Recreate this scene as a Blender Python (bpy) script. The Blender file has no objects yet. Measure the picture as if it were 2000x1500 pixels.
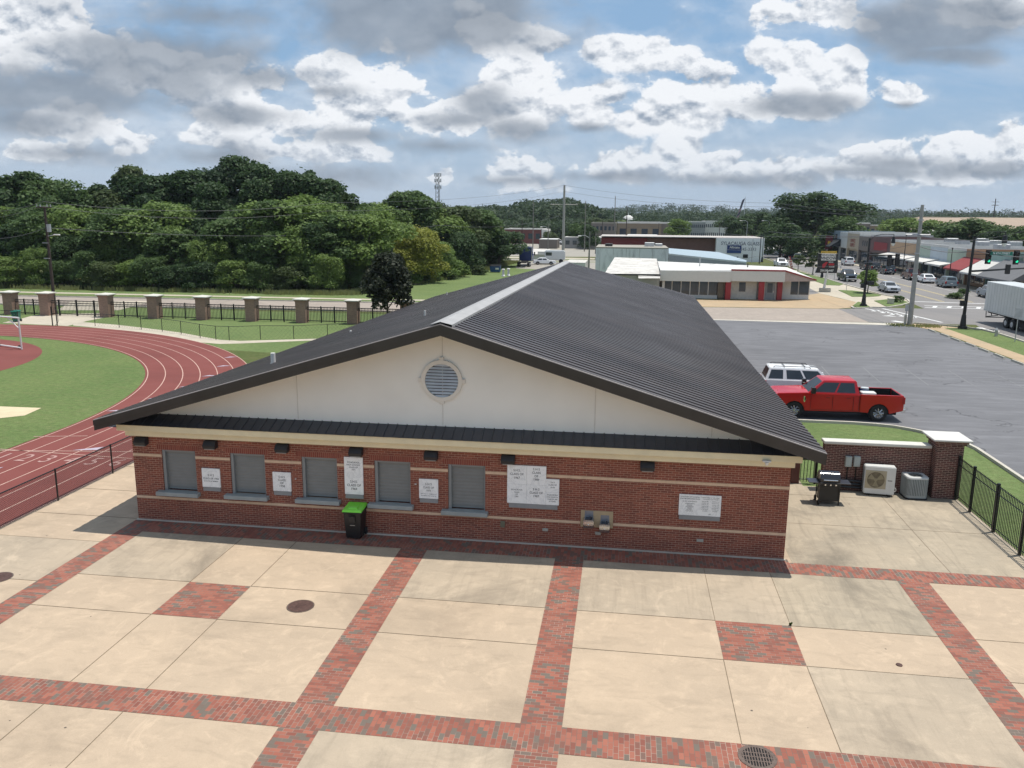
import bpy, bmesh, math, random
import numpy as np
from mathutils import Vector, Matrix
random.seed(7); rng = np.random.default_rng(7)
SC = bpy.context.scene; COL = SC.collection
# ---------------------------------------------------------------- camera
F_PX, PITCH, ROLL, YAW = 1596.985, 0.2031418, 0.00971037, -0.13568883   # for a 2000x1500 frame
def basis():
    cy, sy = math.cos(YAW), math.sin(YAW)
    f = Vector((sy*math.cos(PITCH), cy*math.cos(PITCH), -math.sin(PITCH)))
    r = Vector((cy, -sy, 0)); u = r.cross(f); c, s = math.cos(ROLL), math.sin(ROLL)
    return c*r+s*u, -s*r+c*u, f
RT, UP, FW = basis()
CAMZ = 10.0
cd = bpy.data.cameras.new('camera'); cam = bpy.data.objects.new('camera', cd); COL.objects.link(cam)
cd.sensor_width = 36; cd.sensor_fit = 'HORIZONTAL'; cd.lens = F_PX/2000*36; cd.clip_start = .1; cd.clip_end = 9000
M = Matrix.Identity(4)
for i in range(3): M[i][0], M[i][1], M[i][2] = RT[i], UP[i], -FW[i]
M[2][3] = CAMZ; cam.matrix_world = M; SC.camera = cam
def ray(px, py): return RT*((px-1000)/F_PX) - UP*((py-750)/F_PX) + FW
def G(px, py, z=0):            # surveyed ground position
    d = ray(px, py); t = (CAMZ-z)/-d.z; return (t*d.x, t*d.y)
def AY(px, py, Y):
    d = ray(px, py); t = Y/d.y; return (t*d.x, Y, CAMZ+t*d.z)
def AX(px, py, X):
    d = ray(px, py); t = X/d.x; return (X, t*d.y, CAMZ+t*d.z)
# ---------------------------------------------------------------- world and sun
SUNDIR = Vector((.225, .11, 1)).normalized()
elev = math.asin(SUNDIR.z); azim = math.atan2(SUNDIR.x, SUNDIR.y)
W = bpy.data.worlds.new('World'); SC.world = W; W.use_nodes = True
NT = W.node_tree; NT.nodes.clear()
class NB:
    """tiny node helper: every call returns an output socket"""
    def __init__(s, nt): s.nt = nt
    def n(s, t, **k):
        x = s.nt.nodes.new(t)
        for a, b in k.items(): setattr(x, a, b)
        return x
    def put(s, sock, v):
        if isinstance(v, bpy.types.NodeSocket): s.nt.links.new(v, sock)
        elif v is not None:
            try: sock.default_value = v
            except Exception: sock.default_value = (v[0], v[1], v[2], 1)
    def m(s, op, a, b=None, c=None, clamp=False):
        x = s.n('ShaderNodeMath', operation=op, use_clamp=clamp); s.put(x.inputs[0], a); s.put(x.inputs[1], b); s.put(x.inputs[2], c); return x.outputs[0]
    def v(s, op, a, b=None):
        x = s.n('ShaderNodeVectorMath', operation=op); s.put(x.inputs[0], a); s.put(x.inputs[1], b)
        return x.outputs['Value'] if op in ('LENGTH', 'DOT_PRODUCT', 'DISTANCE') else x.outputs[0]
    def mix(s, f, a, b, mode='MIX'):
        x = s.n('ShaderNodeMix', data_type='RGBA', blend_type=mode); x.clamp_factor = True
        s.put(x.inputs[0], f); s.put(x.inputs[6], a if isinstance(a, bpy.types.NodeSocket) else tuple(a)[:3]+(1,)); s.put(x.inputs[7], b if isinstance(b, bpy.types.NodeSocket) else tuple(b)[:3]+(1,)); return x.outputs[2]
    def mixf(s, f, a, b):
        x = s.n('ShaderNodeMix', data_type='FLOAT'); s.put(x.inputs[0], f); s.put(x.inputs[2], a); s.put(x.inputs[3], b); return x.outputs[0]
    def noise(s, vec, scale, det=4, rough=.5, dist=0):
        x = s.n('ShaderNodeTexNoise'); s.put(x.inputs['Vector'], vec); x.inputs['Scale'].default_value = scale; x.inputs['Detail'].default_value = det
        x.inputs['Roughness'].default_value = rough; x.inputs['Distortion'].default_value = dist; return x.outputs['Fac']
    def mr(s, v, a, b, c=0, d=1, smooth=False):
        x = s.n('ShaderNodeMapRange'); x.clamp = True
        if smooth: x.interpolation_type = 'SMOOTHSTEP'
        s.put(x.inputs[0], v)
        for i, q in enumerate((a, b, c, d)): s.put(x.inputs[i+1], q)
        return x.outputs[0]
    def xyz(s, x, y, z=0):
        c = s.n('ShaderNodeCombineXYZ'); s.put(c.inputs[0], x); s.put(c.inputs[1], y); s.put(c.inputs[2], z); return c.outputs[0]
    def sep(s, v):
        c = s.n('ShaderNodeSeparateXYZ'); s.put(c.inputs[0], v); return c.outputs
B = NB(NT)
sky = B.n('ShaderNodeTexSky', sky_type='NISHITA'); sky.sun_disc = False; sky.sun_elevation = elev; sky.sun_rotation = azim
sky.air_density = 1.0; sky.dust_density = 1.6; sky.ozone_density = 1.5
tc = B.n('ShaderNodeTexCoord').outputs['Generated']
s3 = B.sep(tc)
# azimuth/elevation style coordinates for the cumulus field: u to the side, v up
cy, sy = math.cos(YAW), math.sin(YAW)
fwd = B.m('MAXIMUM', B.m('ABSOLUTE', B.m('ADD', B.m('MULTIPLY', s3[0], sy), B.m('MULTIPLY', s3[1], cy))), .05)
side = B.m('SUBTRACT', B.m('MULTIPLY', s3[0], cy), B.m('MULTIPLY', s3[1], sy))
u = B.m('DIVIDE', side, fwd); v = B.m('DIVIDE', s3[2], fwd)
def uv(px, py):
    d = ray(px, py); f = d.x*sy+d.y*cy; return (d.x*cy-d.y*sy)/f, d.z/f
pv = B.xyz(u, v, 0)
nv = B.xyz(u, B.m('MULTIPLY', v, 1.5), 3.1)
warp = B.noise(nv, 4.0, 3, .55)
def voro(vec, scale):
    x = B.n('ShaderNodeTexVoronoi'); x.voronoi_dimensions = '2D'; B.put(x.inputs['Vector'], vec); x.inputs['Scale'].default_value = scale; return x.outputs['Distance']
lowf = B.mr(v, .03, .13, 1, 0)                                     # small far cumulus near the horizon, large ones above
def billow(p):
    wn = B.n('ShaderNodeTexNoise'); B.put(wn.inputs['Vector'], p); wn.inputs['Scale'].default_value = 11; wn.inputs['Detail'].default_value = 8; wn.inputs['Roughness'].default_value = .62
    q = B.v('ADD', p, B.v('MULTIPLY', B.v('SUBTRACT', wn.outputs['Color'], (.5,.5,.5)), (.075,.075,0)))
    mid = voro(q, 26); hi = B.m('ADD', B.m('MULTIPLY', voro(q, 12), .55), B.m('MULTIPLY', mid, .34)); lo = B.m('ADD', B.m('MULTIPLY', mid, .50), B.m('MULTIPLY', voro(q, 60), .34))
    return B.m('SUBTRACT', .95, B.mixf(lowf, hi, lo))
fine = B.noise(nv, 16.0, 9, .62)
nA = billow(nv); nB = billow(B.v('ADD', nv, (.003, .011, 0))); nL = B.noise(B.xyz(u, B.m('MULTIPLY', v, 3.0), 0), 3.0, 7, .62, .4)
whites = [(60,75,180,95),(330,150,120,50),(470,185,110,60),(640,150,95,45),(500,235,120,60),(700,225,140,70),(780,175,85,65),(870,240,130,50),(1010,130,85,85),(990,215,110,80),(930,60,90,50),
 (1240,112,110,34),(1155,232,52,32),(1160,188,50,22),(1330,215,80,60),(1400,190,120,60),(1560,130,95,60),(1500,210,150,40),(1640,120,40,50),(1625,180,90,45),(1768,190,48,26),
 (1010,345,80,46),(1190,332,75,30),(1325,295,42,34),(1390,335,80,30),(1530,340,45,26),(1300,240,110,34),(1720,315,110,34),(1920,300,130,46),(1860,348,100,22),(140,250,110,36),(255,285,50,32),(420,270,90,38),(560,300,80,24),(680,300,85,34),(870,345,50,26),(1780,345,110,22),(1590,35,160,50),(60,300,120,30),(1950,30,110,40)]
fld = None; fup = None
for (cx, cyy, rx, ry) in whites:
    c0 = uv(cx, cyy); ru, rv = rx/F_PX*1.08, ry/F_PX*1.1
    q = B.v('MULTIPLY', B.v('SUBTRACT', pv, (c0[0], c0[1], 0)), (1/ru, 1/rv, 0))
    bu = B.m('SUBTRACT', 1.0, B.v('LENGTH', B.v('SUBTRACT', q, (0, .42, 0))))
    fup = bu if fup is None else B.m('MAXIMUM', fup, bu)
    q = B.v('MAXIMUM', q, B.v('MULTIPLY', q, (-1, -1.7, 0)))      # flatter cloud bases
    b = B.m('SUBTRACT', 1.0, B.v('LENGTH', q))
    if fld is None: fld = b
    else: fld = B.m('SMOOTH_MAX', fld, b, .35)
darks = [(820,30,260,75,1.0),(1830,55,170,55,.95),(1850,105,120,22,.8),(330,110,260,60,.62),(110,185,190,50,.62),(520,150,120,28,.6),(150,300,200,22,.42),(60,235,140,40,.5),(1560,205,125,24,.75),(950,200,75,40,.6),(420,305,160,22,.35),(1750,322,90,16,.45),(660,345,160,26,.35),(900,235,90,20,.5),(1440,352,130,14,.45),(1000,352,110,14,.5),(1200,345,120,12,.5),(1920,335,120,16,.5),(1720,335,90,12,.5),(700,265,130,18,.45),(860,285,120,18,.5),(1010,255,90,25,.5),(470,225,110,20,.5),(640,178,80,14,.4),(1150,250,45,9,.4),(1770,205,40,9,.5),(400,30,300,35,.45)]
dk = None
for (cx, cyy, rx, ry, wgt) in darks:
    c0 = uv(cx, cyy); ru, rv = rx/F_PX*1.25, ry/F_PX*1.35
    q = B.v('MULTIPLY', B.v('SUBTRACT', pv, (c0[0], c0[1], 0)), (1/ru, 1/rv, 0))
    b = B.m('MULTIPLY', B.m('SUBTRACT', 1.0, B.v('LENGTH', q)), wgt)
    dk = b if dk is None else B.m('MAXIMUM', dk, b)
dens = B.m('ADD', B.m('MULTIPLY', B.m('MAXIMUM', fld, -.9), .72), B.m('MULTIPLY', B.m('SUBTRACT', nA, .56), .95))
dens = B.m('ADD', dens, B.m('ADD', B.m('MULTIPLY', B.m('SUBTRACT', warp, .5), 1.5), B.m('MULTIPLY', B.m('SUBTRACT', fine, .5), 1.5)))
low = B.m('SUBTRACT', .12, fup)                                   # towards the underside of each cloud
cov = B.mixf(B.mr(low, -.1, .35), B.mr(dens, -.03, .13, 0, 1, True), B.mr(dens, -.12, .34, 0, 1, True))
cov = B.m('MAXIMUM', cov, B.m('MULTIPLY', B.mr(B.m('ADD', dens, B.m('MULTIPLY', B.m('SUBTRACT', nL, .5), 1.6)), -.50, .25), .30))
fine2 = B.noise(B.v('ADD', nv, (.003, .010, 0)), 16.0, 9, .62)
lit = B.m('ADD', .92, B.m('MULTIPLY', B.m('SUBTRACT', nA, nB), 3.4))
lit = B.m('ADD', lit, B.m('MULTIPLY', B.m('SUBTRACT', fine, fine2), 4.2))
lit = B.m('ADD', lit, B.m('MULTIPLY', B.m('SUBTRACT', .35, dens), .30))
lit = B.m('SUBTRACT', lit, B.m('MULTIPLY', B.mr(low, -.15, .55), .75))
lit = B.m('ADD', lit, B.m('MULTIPLY', B.m('SUBTRACT', fine, .5), .6), clamp=True)
veil = B.m('MULTIPLY', B.mr(nL, .42, .62), .60)                 # thin high cloud between the cumulus
lowv = B.mr(v, .01, .16, .75, .0)
base = B.mix(.7, sky.outputs[0], (2.9, 4.9, 7.5))
base = B.mix(veil, base, (5.6, 6.5, 7.7))
base = B.mix(lowv, base, (5.1, 6.0, 7.1))
cw = B.mix(lit, (3.3, 3.95, 4.9), (9.4, 9.6, 9.9))
cw = B.mix(B.mr(v, .03, .11, .5, .0), cw, (5.6, 6.4, 7.4))
col = B.mix(B.m('MULTIPLY', cov, .95), base, cw)
dn = B.m('ADD', B.m('MULTIPLY', dk, 1.1), B.m('ADD', B.m('MULTIPLY', B.m('SUBTRACT', warp, .5), .9), B.m('MULTIPLY', B.m('SUBTRACT', fine, .5), .8)))
dcov = B.mr(dn, -.05, .5, 0, .86, True)
col = B.mix(dcov, col, B.mix(B.mr(B.m('ADD', B.m('MULTIPLY', nA, .5), B.m('MULTIPLY', fine, .5)), .35, .65), (2.3, 2.75, 3.4), (3.3, 3.8, 4.5)))
# the far side of the sky and straight overhead: broken light cloud
up = B.mr(v, .34, .8, 0, .55); col = B.mix(up, col, (4.2, 4.9, 5.9))
bg = B.n('ShaderNodeBackground'); bg.inputs[1].default_value = .1; B.put(bg.inputs[0], col)
wo = B.n('ShaderNodeOutputWorld'); NT.links.new(bg.outputs[0], wo.inputs[0])
sl = bpy.data.lights.new('sun', 'SUN'); sl.energy = 4.4; sl.angle = math.radians(.5); sl.color = (1, .955, .88)
so = bpy.data.objects.new('sun', sl); COL.objects.link(so); so.rotation_euler = SUNDIR.to_track_quat('Z', 'Y').to_euler(); so.location = (0, 0, 60)
SC.render.engine = 'CYCLES'
SC.view_settings.view_transform = 'Standard'; SC.view_settings.look = 'None'; SC.view_settings.exposure = 0; SC.view_settings.gamma = 1
SC.cycles.max_bounces = 5; SC.cycles.diffuse_bounces = 2; SC.cycles.glossy_bounces = 3; SC.cycles.transparent_max_bounces = 8
# ---------------------------------------------------------------- materials
MATS = {}
def newmat(name):
    m = bpy.data.materials.new(name); m.use_nodes = True; nt = m.node_tree
    return m, NB(nt), nt.nodes['Principled BSDF']
def setp(b, bs, col, rough=.6, metal=0, spec=None, bump=None, bstr=.3, bdist=.01):
    b.put(bs.inputs['Base Color'], col if isinstance(col, bpy.types.NodeSocket) else tuple(col)+(1,))
    b.put(bs.inputs['Roughness'], rough); b.put(bs.inputs['Metallic'], metal)
    if spec is not None: bs.inputs['Specular IOR Level'].default_value = spec
    if bump is not None:
        bp = b.n('ShaderNodeBump'); bp.inputs['Strength'].default_value = bstr; bp.inputs['Distance'].default_value = bdist
        b.put(bp.inputs['Height'], bump); b.nt.links.new(bp.outputs[0], bs.inputs['Normal'])
def mat(name, col, rough=.6, metal=0, var=.12, scale=3.0, spec=None, bump=0, dirt=0, dscale=.6, dcol=(.12,.10,.08)):
    """plain paint / metal / plastic with uneven tone, optional dirt"""
    if name in MATS: return MATS[name]
    m, b, bs = newmat(name); pos = b.n('ShaderNodeTexCoord').outputs['Object']
    n1 = b.noise(pos, scale, 5, .6)
    c = b.mix(b.mr(n1, .3, .7), tuple(x*(1-var) for x in col), tuple(min(1, x*(1+var)) for x in col))
    if dirt: c = b.mix(b.m('MULTIPLY', b.mr(b.noise(pos, dscale, 6, .65), .48, .75), dirt), c, dcol)
    r = b.m('ADD', rough-.06, b.m('MULTIPLY', b.noise(pos, scale*2.7, 3), .12), clamp=True)
    setp(b, bs, c, r, metal, spec, bump=b.noise(pos, scale*8, 3) if bump else None, bstr=bump)
    MATS[name] = m; return m
def wpos(b): return b.n('ShaderNodeNewGeometry').outputs['Position']
def brickmat(name, c1, c2, cm, bw=.203, rh=.0677, mo=.0055, dark=0.15, bstr=.25):
    if name in MATS: return MATS[name]
    m, b, bs = newmat(name); p = wpos(b); s = b.sep(p)
    vec = b.xyz(b.m('ADD', s[0], s[1]), s[2], 0)
    t = b.n('ShaderNodeTexBrick'); b.put(t.inputs['Vector'], vec); t.offset = .5
    t.inputs['Scale'].default_value = 1; t.inputs['Brick Width'].default_value = bw; t.inputs['Row Height'].default_value = rh
    t.inputs['Mortar Size'].default_value = mo; t.inputs['Mortar Smooth'].default_value = .1; t.inputs['Bias'].default_value = -.1
    t.inputs['Color1'].default_value = c1+(1,); t.inputs['Color2'].default_value = c2+(1,); t.inputs['Mortar'].default_value = cm+(1,)
    big = b.noise(p, .9, 5, .6); c = b.mix(b.m('MULTIPLY', b.mr(big, .35, .72), dark*2), t.outputs['Color'], tuple(x*.45 for x in c1))
    fine = b.noise(p, 14, 3); c = b.mix(.25, c, b.mix(fine, (0, 0, 0), (1, 1, 1)), 'SOFT_LIGHT')
    setp(b, bs, c, .85, bump=b.m('SUBTRACT', 1, t.outputs['Fac']), bstr=bstr, bdist=.006); MATS[name] = m; return m
def paver(name, ang=0, herring=False):
    if name in MATS: return MATS[name]
    m, b, bs = newmat(name); p = wpos(b); s = b.sep(p)
    vec = b.xyz(s[0], s[1], 0) if ang == 0 else b.xyz(s[1], s[0], 0)
    t = b.n('ShaderNodeTexBrick'); b.put(t.inputs['Vector'], vec); t.offset = .5; t.offset_frequency = 2
    for k, x in (('Scale', 1), ('Brick Width', .205), ('Row Height', .1025), ('Mortar Size', .0045), ('Mortar Smooth', .1), ('Bias', 0)): t.inputs[k].default_value = x
    t.inputs['Color1'].default_value = (0, 0, 0, 1); t.inputs['Color2'].default_value = (1, 1, 1, 1)
    r = b.n('ShaderNodeSeparateColor'); b.nt.links.new(t.outputs['Color'], r.inputs[0])
    zone = b.noise(p, .8, 3); rv = b.m('ADD', r.outputs[0], b.m('MULTIPLY', b.m('SUBTRACT', zone, .5), .5))
    ramp = b.n('ShaderNodeValToRGB'); b.put(ramp.inputs[0], rv); e = ramp.color_ramp.elements
    e[0].position = 0; e[0].color = (.22, .072, .050, 1); e[1].position = 1.0; e[1].color = (.155, .125, .10, 1)
    for pos, cc in ((.25, (.30, .10, .066)), (.45, (.35, .125, .082)), (.62, (.26, .088, .060)), (.78, (.20, .085, .062)), (.90, (.15, .12, .095))):
        x = e.new(pos); x.color = cc+(1,)
    ramp.color_ramp.interpolation = 'LINEAR'
    mort = b.mix(b.mr(b.noise(p, 1.0, 4), .40, .66), (.15, .11, .085), (.42, .34, .27))
    c = b.mix(t.outputs['Fac'], ramp.outputs[0], mort)
    c = b.mix(b.m('MULTIPLY', b.mr(b.noise(p, .5, 6, .65), .45, .75), .35), c, (.17, .10, .075))
    setp(b, bs, c, .85, bump=b.m('SUBTRACT', 1, t.outputs['Fac']), bstr=.3, bdist=.005); MATS[name] = m; return m
def concrete(name, ca, cb, dark=.45, spots=True, streak=0):
    if name in MATS: return MATS[name]
    m, b, bs = newmat(name); p = wpos(b)
    n1 = b.noise(p, .35, 7, .62, .4); n2 = b.noise(p, 2.2, 6, .6); n3 = b.noise(p, 45, 3, .6)
    c = b.mix(b.mr(n1, .3, .7), ca, cb)
    c = b.mix(b.m('MULTIPLY', b.mr(n2, .52, .72), .45), c, tuple(x*1.2 for x in ca))
    n5 = b.noise(b.v('MULTIPLY', p, (.7, 1.6, 1)), 1.1, 9, .68, 1.2); c = b.mix(b.m('MULTIPLY', b.mr(n5, .50, .66), .38), c, tuple(x*.74 for x in cb))
    n6 = b.noise(b.v('ADD', b.v('MULTIPLY', p, (1.3, 1, 1)), (5, 3, 1)), .55, 8, .7, 2.0); c = b.mix(b.m('MULTIPLY', b.mr(n6, .56, .66), .35), c, tuple(min(1, x*1.3) for x in ca))
    st = b.noise(b.v('ADD', p, (37, 11, 0)), .22, 8, .66, .8)
    c = b.mix(b.m('MULTIPLY', b.mr(st, .52, .72), dark), c, tuple(x*.55 for x in cb))
    c = b.mix(.22, c, b.mix(n3, (0, 0, 0), (1, 1, 1)), 'SOFT_LIGHT')
    if streak:
        q = b.noise(b.v('MULTIPLY', p, (3.5, .35, 1)), 1.1, 6, .7, .5); c = b.mix(b.m('MULTIPLY', b.mr(q, .5, .72), streak), c, tuple(x*.5 for x in cb))
    if spots:
        vo = b.n('ShaderNodeTexVoronoi'); b.put(vo.inputs['Vector'], p); vo.inputs['Scale'].default_value = 1.7
        hv = b.n('ShaderNodeSeparateColor'); b.nt.links.new(vo.outputs['Color'], hv.inputs[0])
        sp = b.m('LESS_THAN', vo.outputs['Distance'], b.m('MULTIPLY', b.m('SUBTRACT', hv.outputs[0], .5), .10))
        c = b.mix(b.m('MULTIPLY', sp, .8), c, (.04, .035, .03))
    setp(b, bs, c, .88, bump=n3, bstr=.15, bdist=.004); MATS[name] = m; return m
def grassmat(name, ca, cb, cc, mow=0, dry=.3, patch=None):
    if name in MATS: return MATS[name]
    m, b, bs = newmat(name); p = wpos(b)
    n1 = b.noise(p, .18, 6, .6, .5); n2 = b.noise(b.v('MULTIPLY', p, (1, 2.2, 1)), 1.3, 6, .65); n3 = b.noise(p, 22, 5, .7)
    c = b.mix(b.mr(n1, .3, .7), ca, cb); c = b.mix(b.m('MULTIPLY', b.mr(n2, .45, .75), dry), c, cc)
    c = b.mix(.75, c, b.mix(b.mr(n3, .25, .75), (.15,)*3, (.85,)*3), 'SOFT_LIGHT')
    n4 = b.noise(p, 3.5, 5, .7); c = b.mix(.45, c, b.mix(b.mr(n4, .3, .7), (.2,)*3, (.8,)*3), 'SOFT_LIGHT')
    setp(b, bs, c, .95, spec=.15, bump=n3, bstr=.7, bdist=.04); MATS[name] = m; return m
def asphalt(name, ca, cb, worn=.3, cracks=0):
    if name in MATS: return MATS[name]
    m, b, bs = newmat(name); p = wpos(b)
    n1 = b.noise(p, .12, 7, .6, .6); n2 = b.noise(b.v('MULTIPLY', p, (.45, 2.2, 1)), .7, 6, .65, .3); n3 = b.noise(p, 30, 4, .7)
    c = b.mix(b.mr(n1, .35, .65), ca, cb); c = b.mix(b.m('MULTIPLY', b.mr(n2, .45, .72), worn), c, tuple(x*1.5 for x in cb))
    c = b.mix(b.m('MULTIPLY', b.mr(b.noise(b.v('ADD', p, (9, 71, 0)), .3, 6, .6), .58, .7), .35), c, tuple(x*.6 for x in ca))
    if cracks:
        vo = b.n('ShaderNodeTexVoronoi', feature='DISTANCE_TO_EDGE'); q = b.v('ADD', p, b.v('MULTIPLY', b.v('SUBTRACT', b.xyz(b.noise(p, .5, 5), b.noise(b.v('ADD', p, (7,7,0)), .5, 5), 0), (.5,.5,0)), (5,5,0))); b.put(vo.inputs['Vector'], q); vo.inputs['Scale'].default_value = .13
        ck = b.m('MULTIPLY', b.m('LESS_THAN', vo.outputs['Distance'], .006), b.mr(b.noise(p, .12, 3), .45, .6)); c = b.mix(b.m('MULTIPLY', ck, .7), c, tuple(x*.4 for x in ca))
        ol = b.mr(b.noise(b.v('ADD', p, (3,9,0)), 1.3, 4, .5), .70, .76); c = b.mix(b.m('MULTIPLY', ol, .5), c, tuple(x*.45 for x in ca))
    c = b.mix(.3, c, b.mix(n3, (0, 0, 0), (1, 1, 1)), 'SOFT_LIGHT')
    setp(b, bs, c, .8, bump=n3, bstr=.2, bdist=.005); MATS[name] = m; return m
def leafmat(name, ca, cb, cc=None):
    if name in MATS: return MATS[name]
    m, b, bs = newmat(name); oi = b.n('ShaderNodeObjectInfo').outputs['Random']; p = wpos(b)
    n1 = b.noise(p, .8, 4, .6); n2 = b.noise(p, 6, 2)
    c = b.mix(oi, ca, cb); c = b.mix(b.m('MULTIPLY', b.mr(n1, .35, .7), .6), c, cc or tuple(x*1.5 for x in cb))
    c = b.mix(b.m('MULTIPLY', b.mr(n2, .4, .8), .5), c, tuple(x*.5 for x in ca))
    setp(b, bs, c, .6, spec=.25)
    tr = b.n('ShaderNodeBsdfTranslucent'); b.put(tr.inputs[0], b.mix(.5, c, tuple(x*1.6 for x in cb)))
    ms = b.n('ShaderNodeMixShader'); ms.inputs[0].default_value = .30
    out = m.node_tree.nodes['Material Output']
    b.nt.links.new(bs.outputs[0], ms.inputs[1]); b.nt.links.new(tr.outputs[0], ms.inputs[2]); b.nt.links.new(ms.outputs[0], out.inputs[0])
    MATS[name] = m; return m
def glassmat(name='dark_glass', col=(.02, .025, .03), rough=.06):
    if name in MATS: return MATS[name]
    m, b, bs = newmat(name); p = b.n('ShaderNodeTexCoord').outputs['Object']
    setp(b, bs, b.mix(b.noise(p, 1.5, 4), tuple(x*.5 for x in col), tuple(x*2 for x in col)), rough, spec=.7); MATS[name] = m; return m
def emit(name, col, s):
    if name in MATS: return MATS[name]
    m, b, bs = newmat(name); setp(b, bs, col, .3); bs.inputs['Emission Color'].default_value = tuple(col)+(1,); bs.inputs['Emission Strength'].default_value = s; MATS[name] = m; return m
# ---------------------------------------------------------------- geometry helpers
class MB:
    def __init__(s): s.v = []; s.f = []; s.mi = []
    def add(s, vs, fs, mi=0):
        o = len(s.v); s.v += [tuple(p) for p in vs]; s.f += [tuple(i+o for i in f) for f in fs]; s.mi += [mi]*len(fs); return s
    def box(s, x0, x1, y0, y1, z0, z1, mi=0):
        if x1 < x0: x0, x1 = x1, x0
        if y1 < y0: y0, y1 = y1, y0
        return s.add([(x0,y0,z0),(x1,y0,z0),(x1,y1,z0),(x0,y1,z0),(x0,y0,z1),(x1,y0,z1),(x1,y1,z1),(x0,y1,z1)],
                     [(3,2,1,0),(4,5,6,7),(0,1,5,4),(1,2,6,5),(2,3,7,6),(3,0,4,7)], mi)
    def tube(s, a, b, r0, r1=None, n=8, mi=0, cap=True):
        a = Vector(a); b = Vector(b); r1 = r0 if r1 is None else r1; d = (b-a)
        if d.length < 1e-6: return s
        d.normalize(); t = Vector((0,0,1)) if abs(d.z) < .9 else Vector((1,0,0)); x = d.cross(t).normalized(); y = d.cross(x)
        vs = []
        for c, r in ((a, r0), (b, r1)):
            for i in range(n):
                g = 2*math.pi*i/n; vs.append(c+x*(r*math.cos(g))+y*(r*math.sin(g)))
        fs = [(i, i+n, (i+1) % n+n, (i+1) % n) for i in range(n)]
        if cap: fs += [tuple(range(n)), tuple(range(2*n-1, n-1, -1))]
        return s.add(vs, fs, mi)
    def poly(s, pts, z=0, mi=0):      # flat polygon, forced to face up
        a = sum(pts[i][0]*pts[(i+1) % len(pts)][1]-pts[(i+1) % len(pts)][0]*pts[i][1] for i in range(len(pts)))
        if a < 0: pts = pts[::-1]
        return s.add([(p[0], p[1], z) for p in pts], [tuple(range(len(pts)))], mi)
    def slab(s, pts, z0, z1, mi=0):   # prism with a flat outline
        a = sum(pts[i][0]*pts[(i+1) % len(pts)][1]-pts[(i+1) % len(pts)][0]*pts[i][1] for i in range(len(pts)))
        if a < 0: pts = pts[::-1]
        n = len(pts)
        return s.add([(p[0], p[1], z0) for p in pts]+[(p[0], p[1], z1) for p in pts],
                     [tuple(range(n))[::-1], tuple(range(n, 2*n))]+[(i, (i+1) % n, (i+1) % n+n, i+n) for i in range(n)], mi)
    def ext(s, prof, axis, a, b, mi=0):  # extrude a 2D profile along an axis; profile in the other two axes
        def P(p, t):
            return (t, p[0], p[1]) if axis == 'x' else ((p[0], t, p[1]) if axis == 'y' else (p[0], p[1], t))
        n = len(prof); A = sum(prof[i][0]*prof[(i+1) % n][1]-prof[(i+1) % n][0]*prof[i][1] for i in range(n))
        if (A < 0) != (axis == 'y'): prof = prof[::-1]
        return s.add([P(p, a) for p in prof]+[P(p, b) for p in prof],
                     [tuple(range(n))[::-1], tuple(range(n, 2*n))]+[(i, (i+1) % n, (i+1) % n+n, i+n) for i in range(n)], mi)
    def path(s, pts, r, n=5, mi=0):
        for i in range(len(pts)-1): s.tube(pts[i], pts[i+1], r, r, n, mi, cap=(i in (0, len(pts)-2)))
        return s
    def build(s, name, mats, parent=None, smooth=False, bevel=0, seg=1, base=None):
        vs = s.v
        me = bpy.data.meshes.new(name)
        if parent is not None and base is None: base = parent.location
        if parent is None and base is None and vs:
            xs = [p[0] for p in vs]; ys = [p[1] for p in vs]; base = Vector(((min(xs)+max(xs))/2, (min(ys)+max(ys))/2, min(p[2] for p in vs)))
        base = Vector(base or (0, 0, 0))
        if parent is not None:
            root = parent
            while root.parent is not None: root = root.parent
            off = root.location
        else: off = base
        me.from_pydata([(p[0]-off.x, p[1]-off.y, p[2]-off.z) for p in vs], [], s.f)
        for mm in (mats if isinstance(mats, (list, tuple)) else [mats]): me.materials.append(mm)
        if len(me.materials) > 1: me.polygons.foreach_set('material_index', s.mi)
        me.update()
        if bevel:
            bm = bmesh.new(); bm.from_mesh(me); bmesh.ops.remove_doubles(bm, verts=bm.verts, dist=1e-5)
            ed = [e for e in bm.edges if e.is_manifold and e.calc_face_angle(0) > .5]
            bmesh.ops.bevel(bm, geom=ed, offset=bevel, segments=seg, affect='EDGES', clamp_overlap=True); bm.to_mesh(me); bm.free()
        if smooth:
            me.polygons.foreach_set('use_smooth', [True]*len(me.polygons)); me.set_sharp_from_angle(angle=math.radians(38))
        o = bpy.data.objects.new(name, me); COL.objects.link(o)
        if parent is not None: o.parent = parent
        else: o.location = off
        return o
def tag(o, label=None, cat=None, group=None, kind=None):
    if label: o['label'] = label
    if cat: o['category'] = cat
    if group: o['group'] = group
    if kind: o['kind'] = kind
    return o
def thing(name, loc, label, cat, group=None, rz=0):
    o = bpy.data.objects.new(name, None); COL.objects.link(o); o.location = loc; o.rotation_euler = (0, 0, rz); o.empty_display_size = .2
    return tag(o, label, cat, group)
def struct(name, mb, m, **k): return tag(mb.build(name, m, **k), kind='structure')
def kids(o): return [c for c in bpy.data.objects if c.parent == o]
def dup(o, loc, rz=0, scale=None, label=None, children=None):
    c = o.copy(); COL.objects.link(c); c.location = loc; c.rotation_euler = (0, 0, rz)
    if scale: c.scale = scale if isinstance(scale, tuple) else (scale,)*3
    if label: c['label'] = label
    for ch in (children if children is not None else kids(o)):
        k = ch.copy(); COL.objects.link(k); k.parent = c
        for g in kids(ch):
            g2 = g.copy(); COL.objects.link(g2); g2.parent = k
    return c
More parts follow.
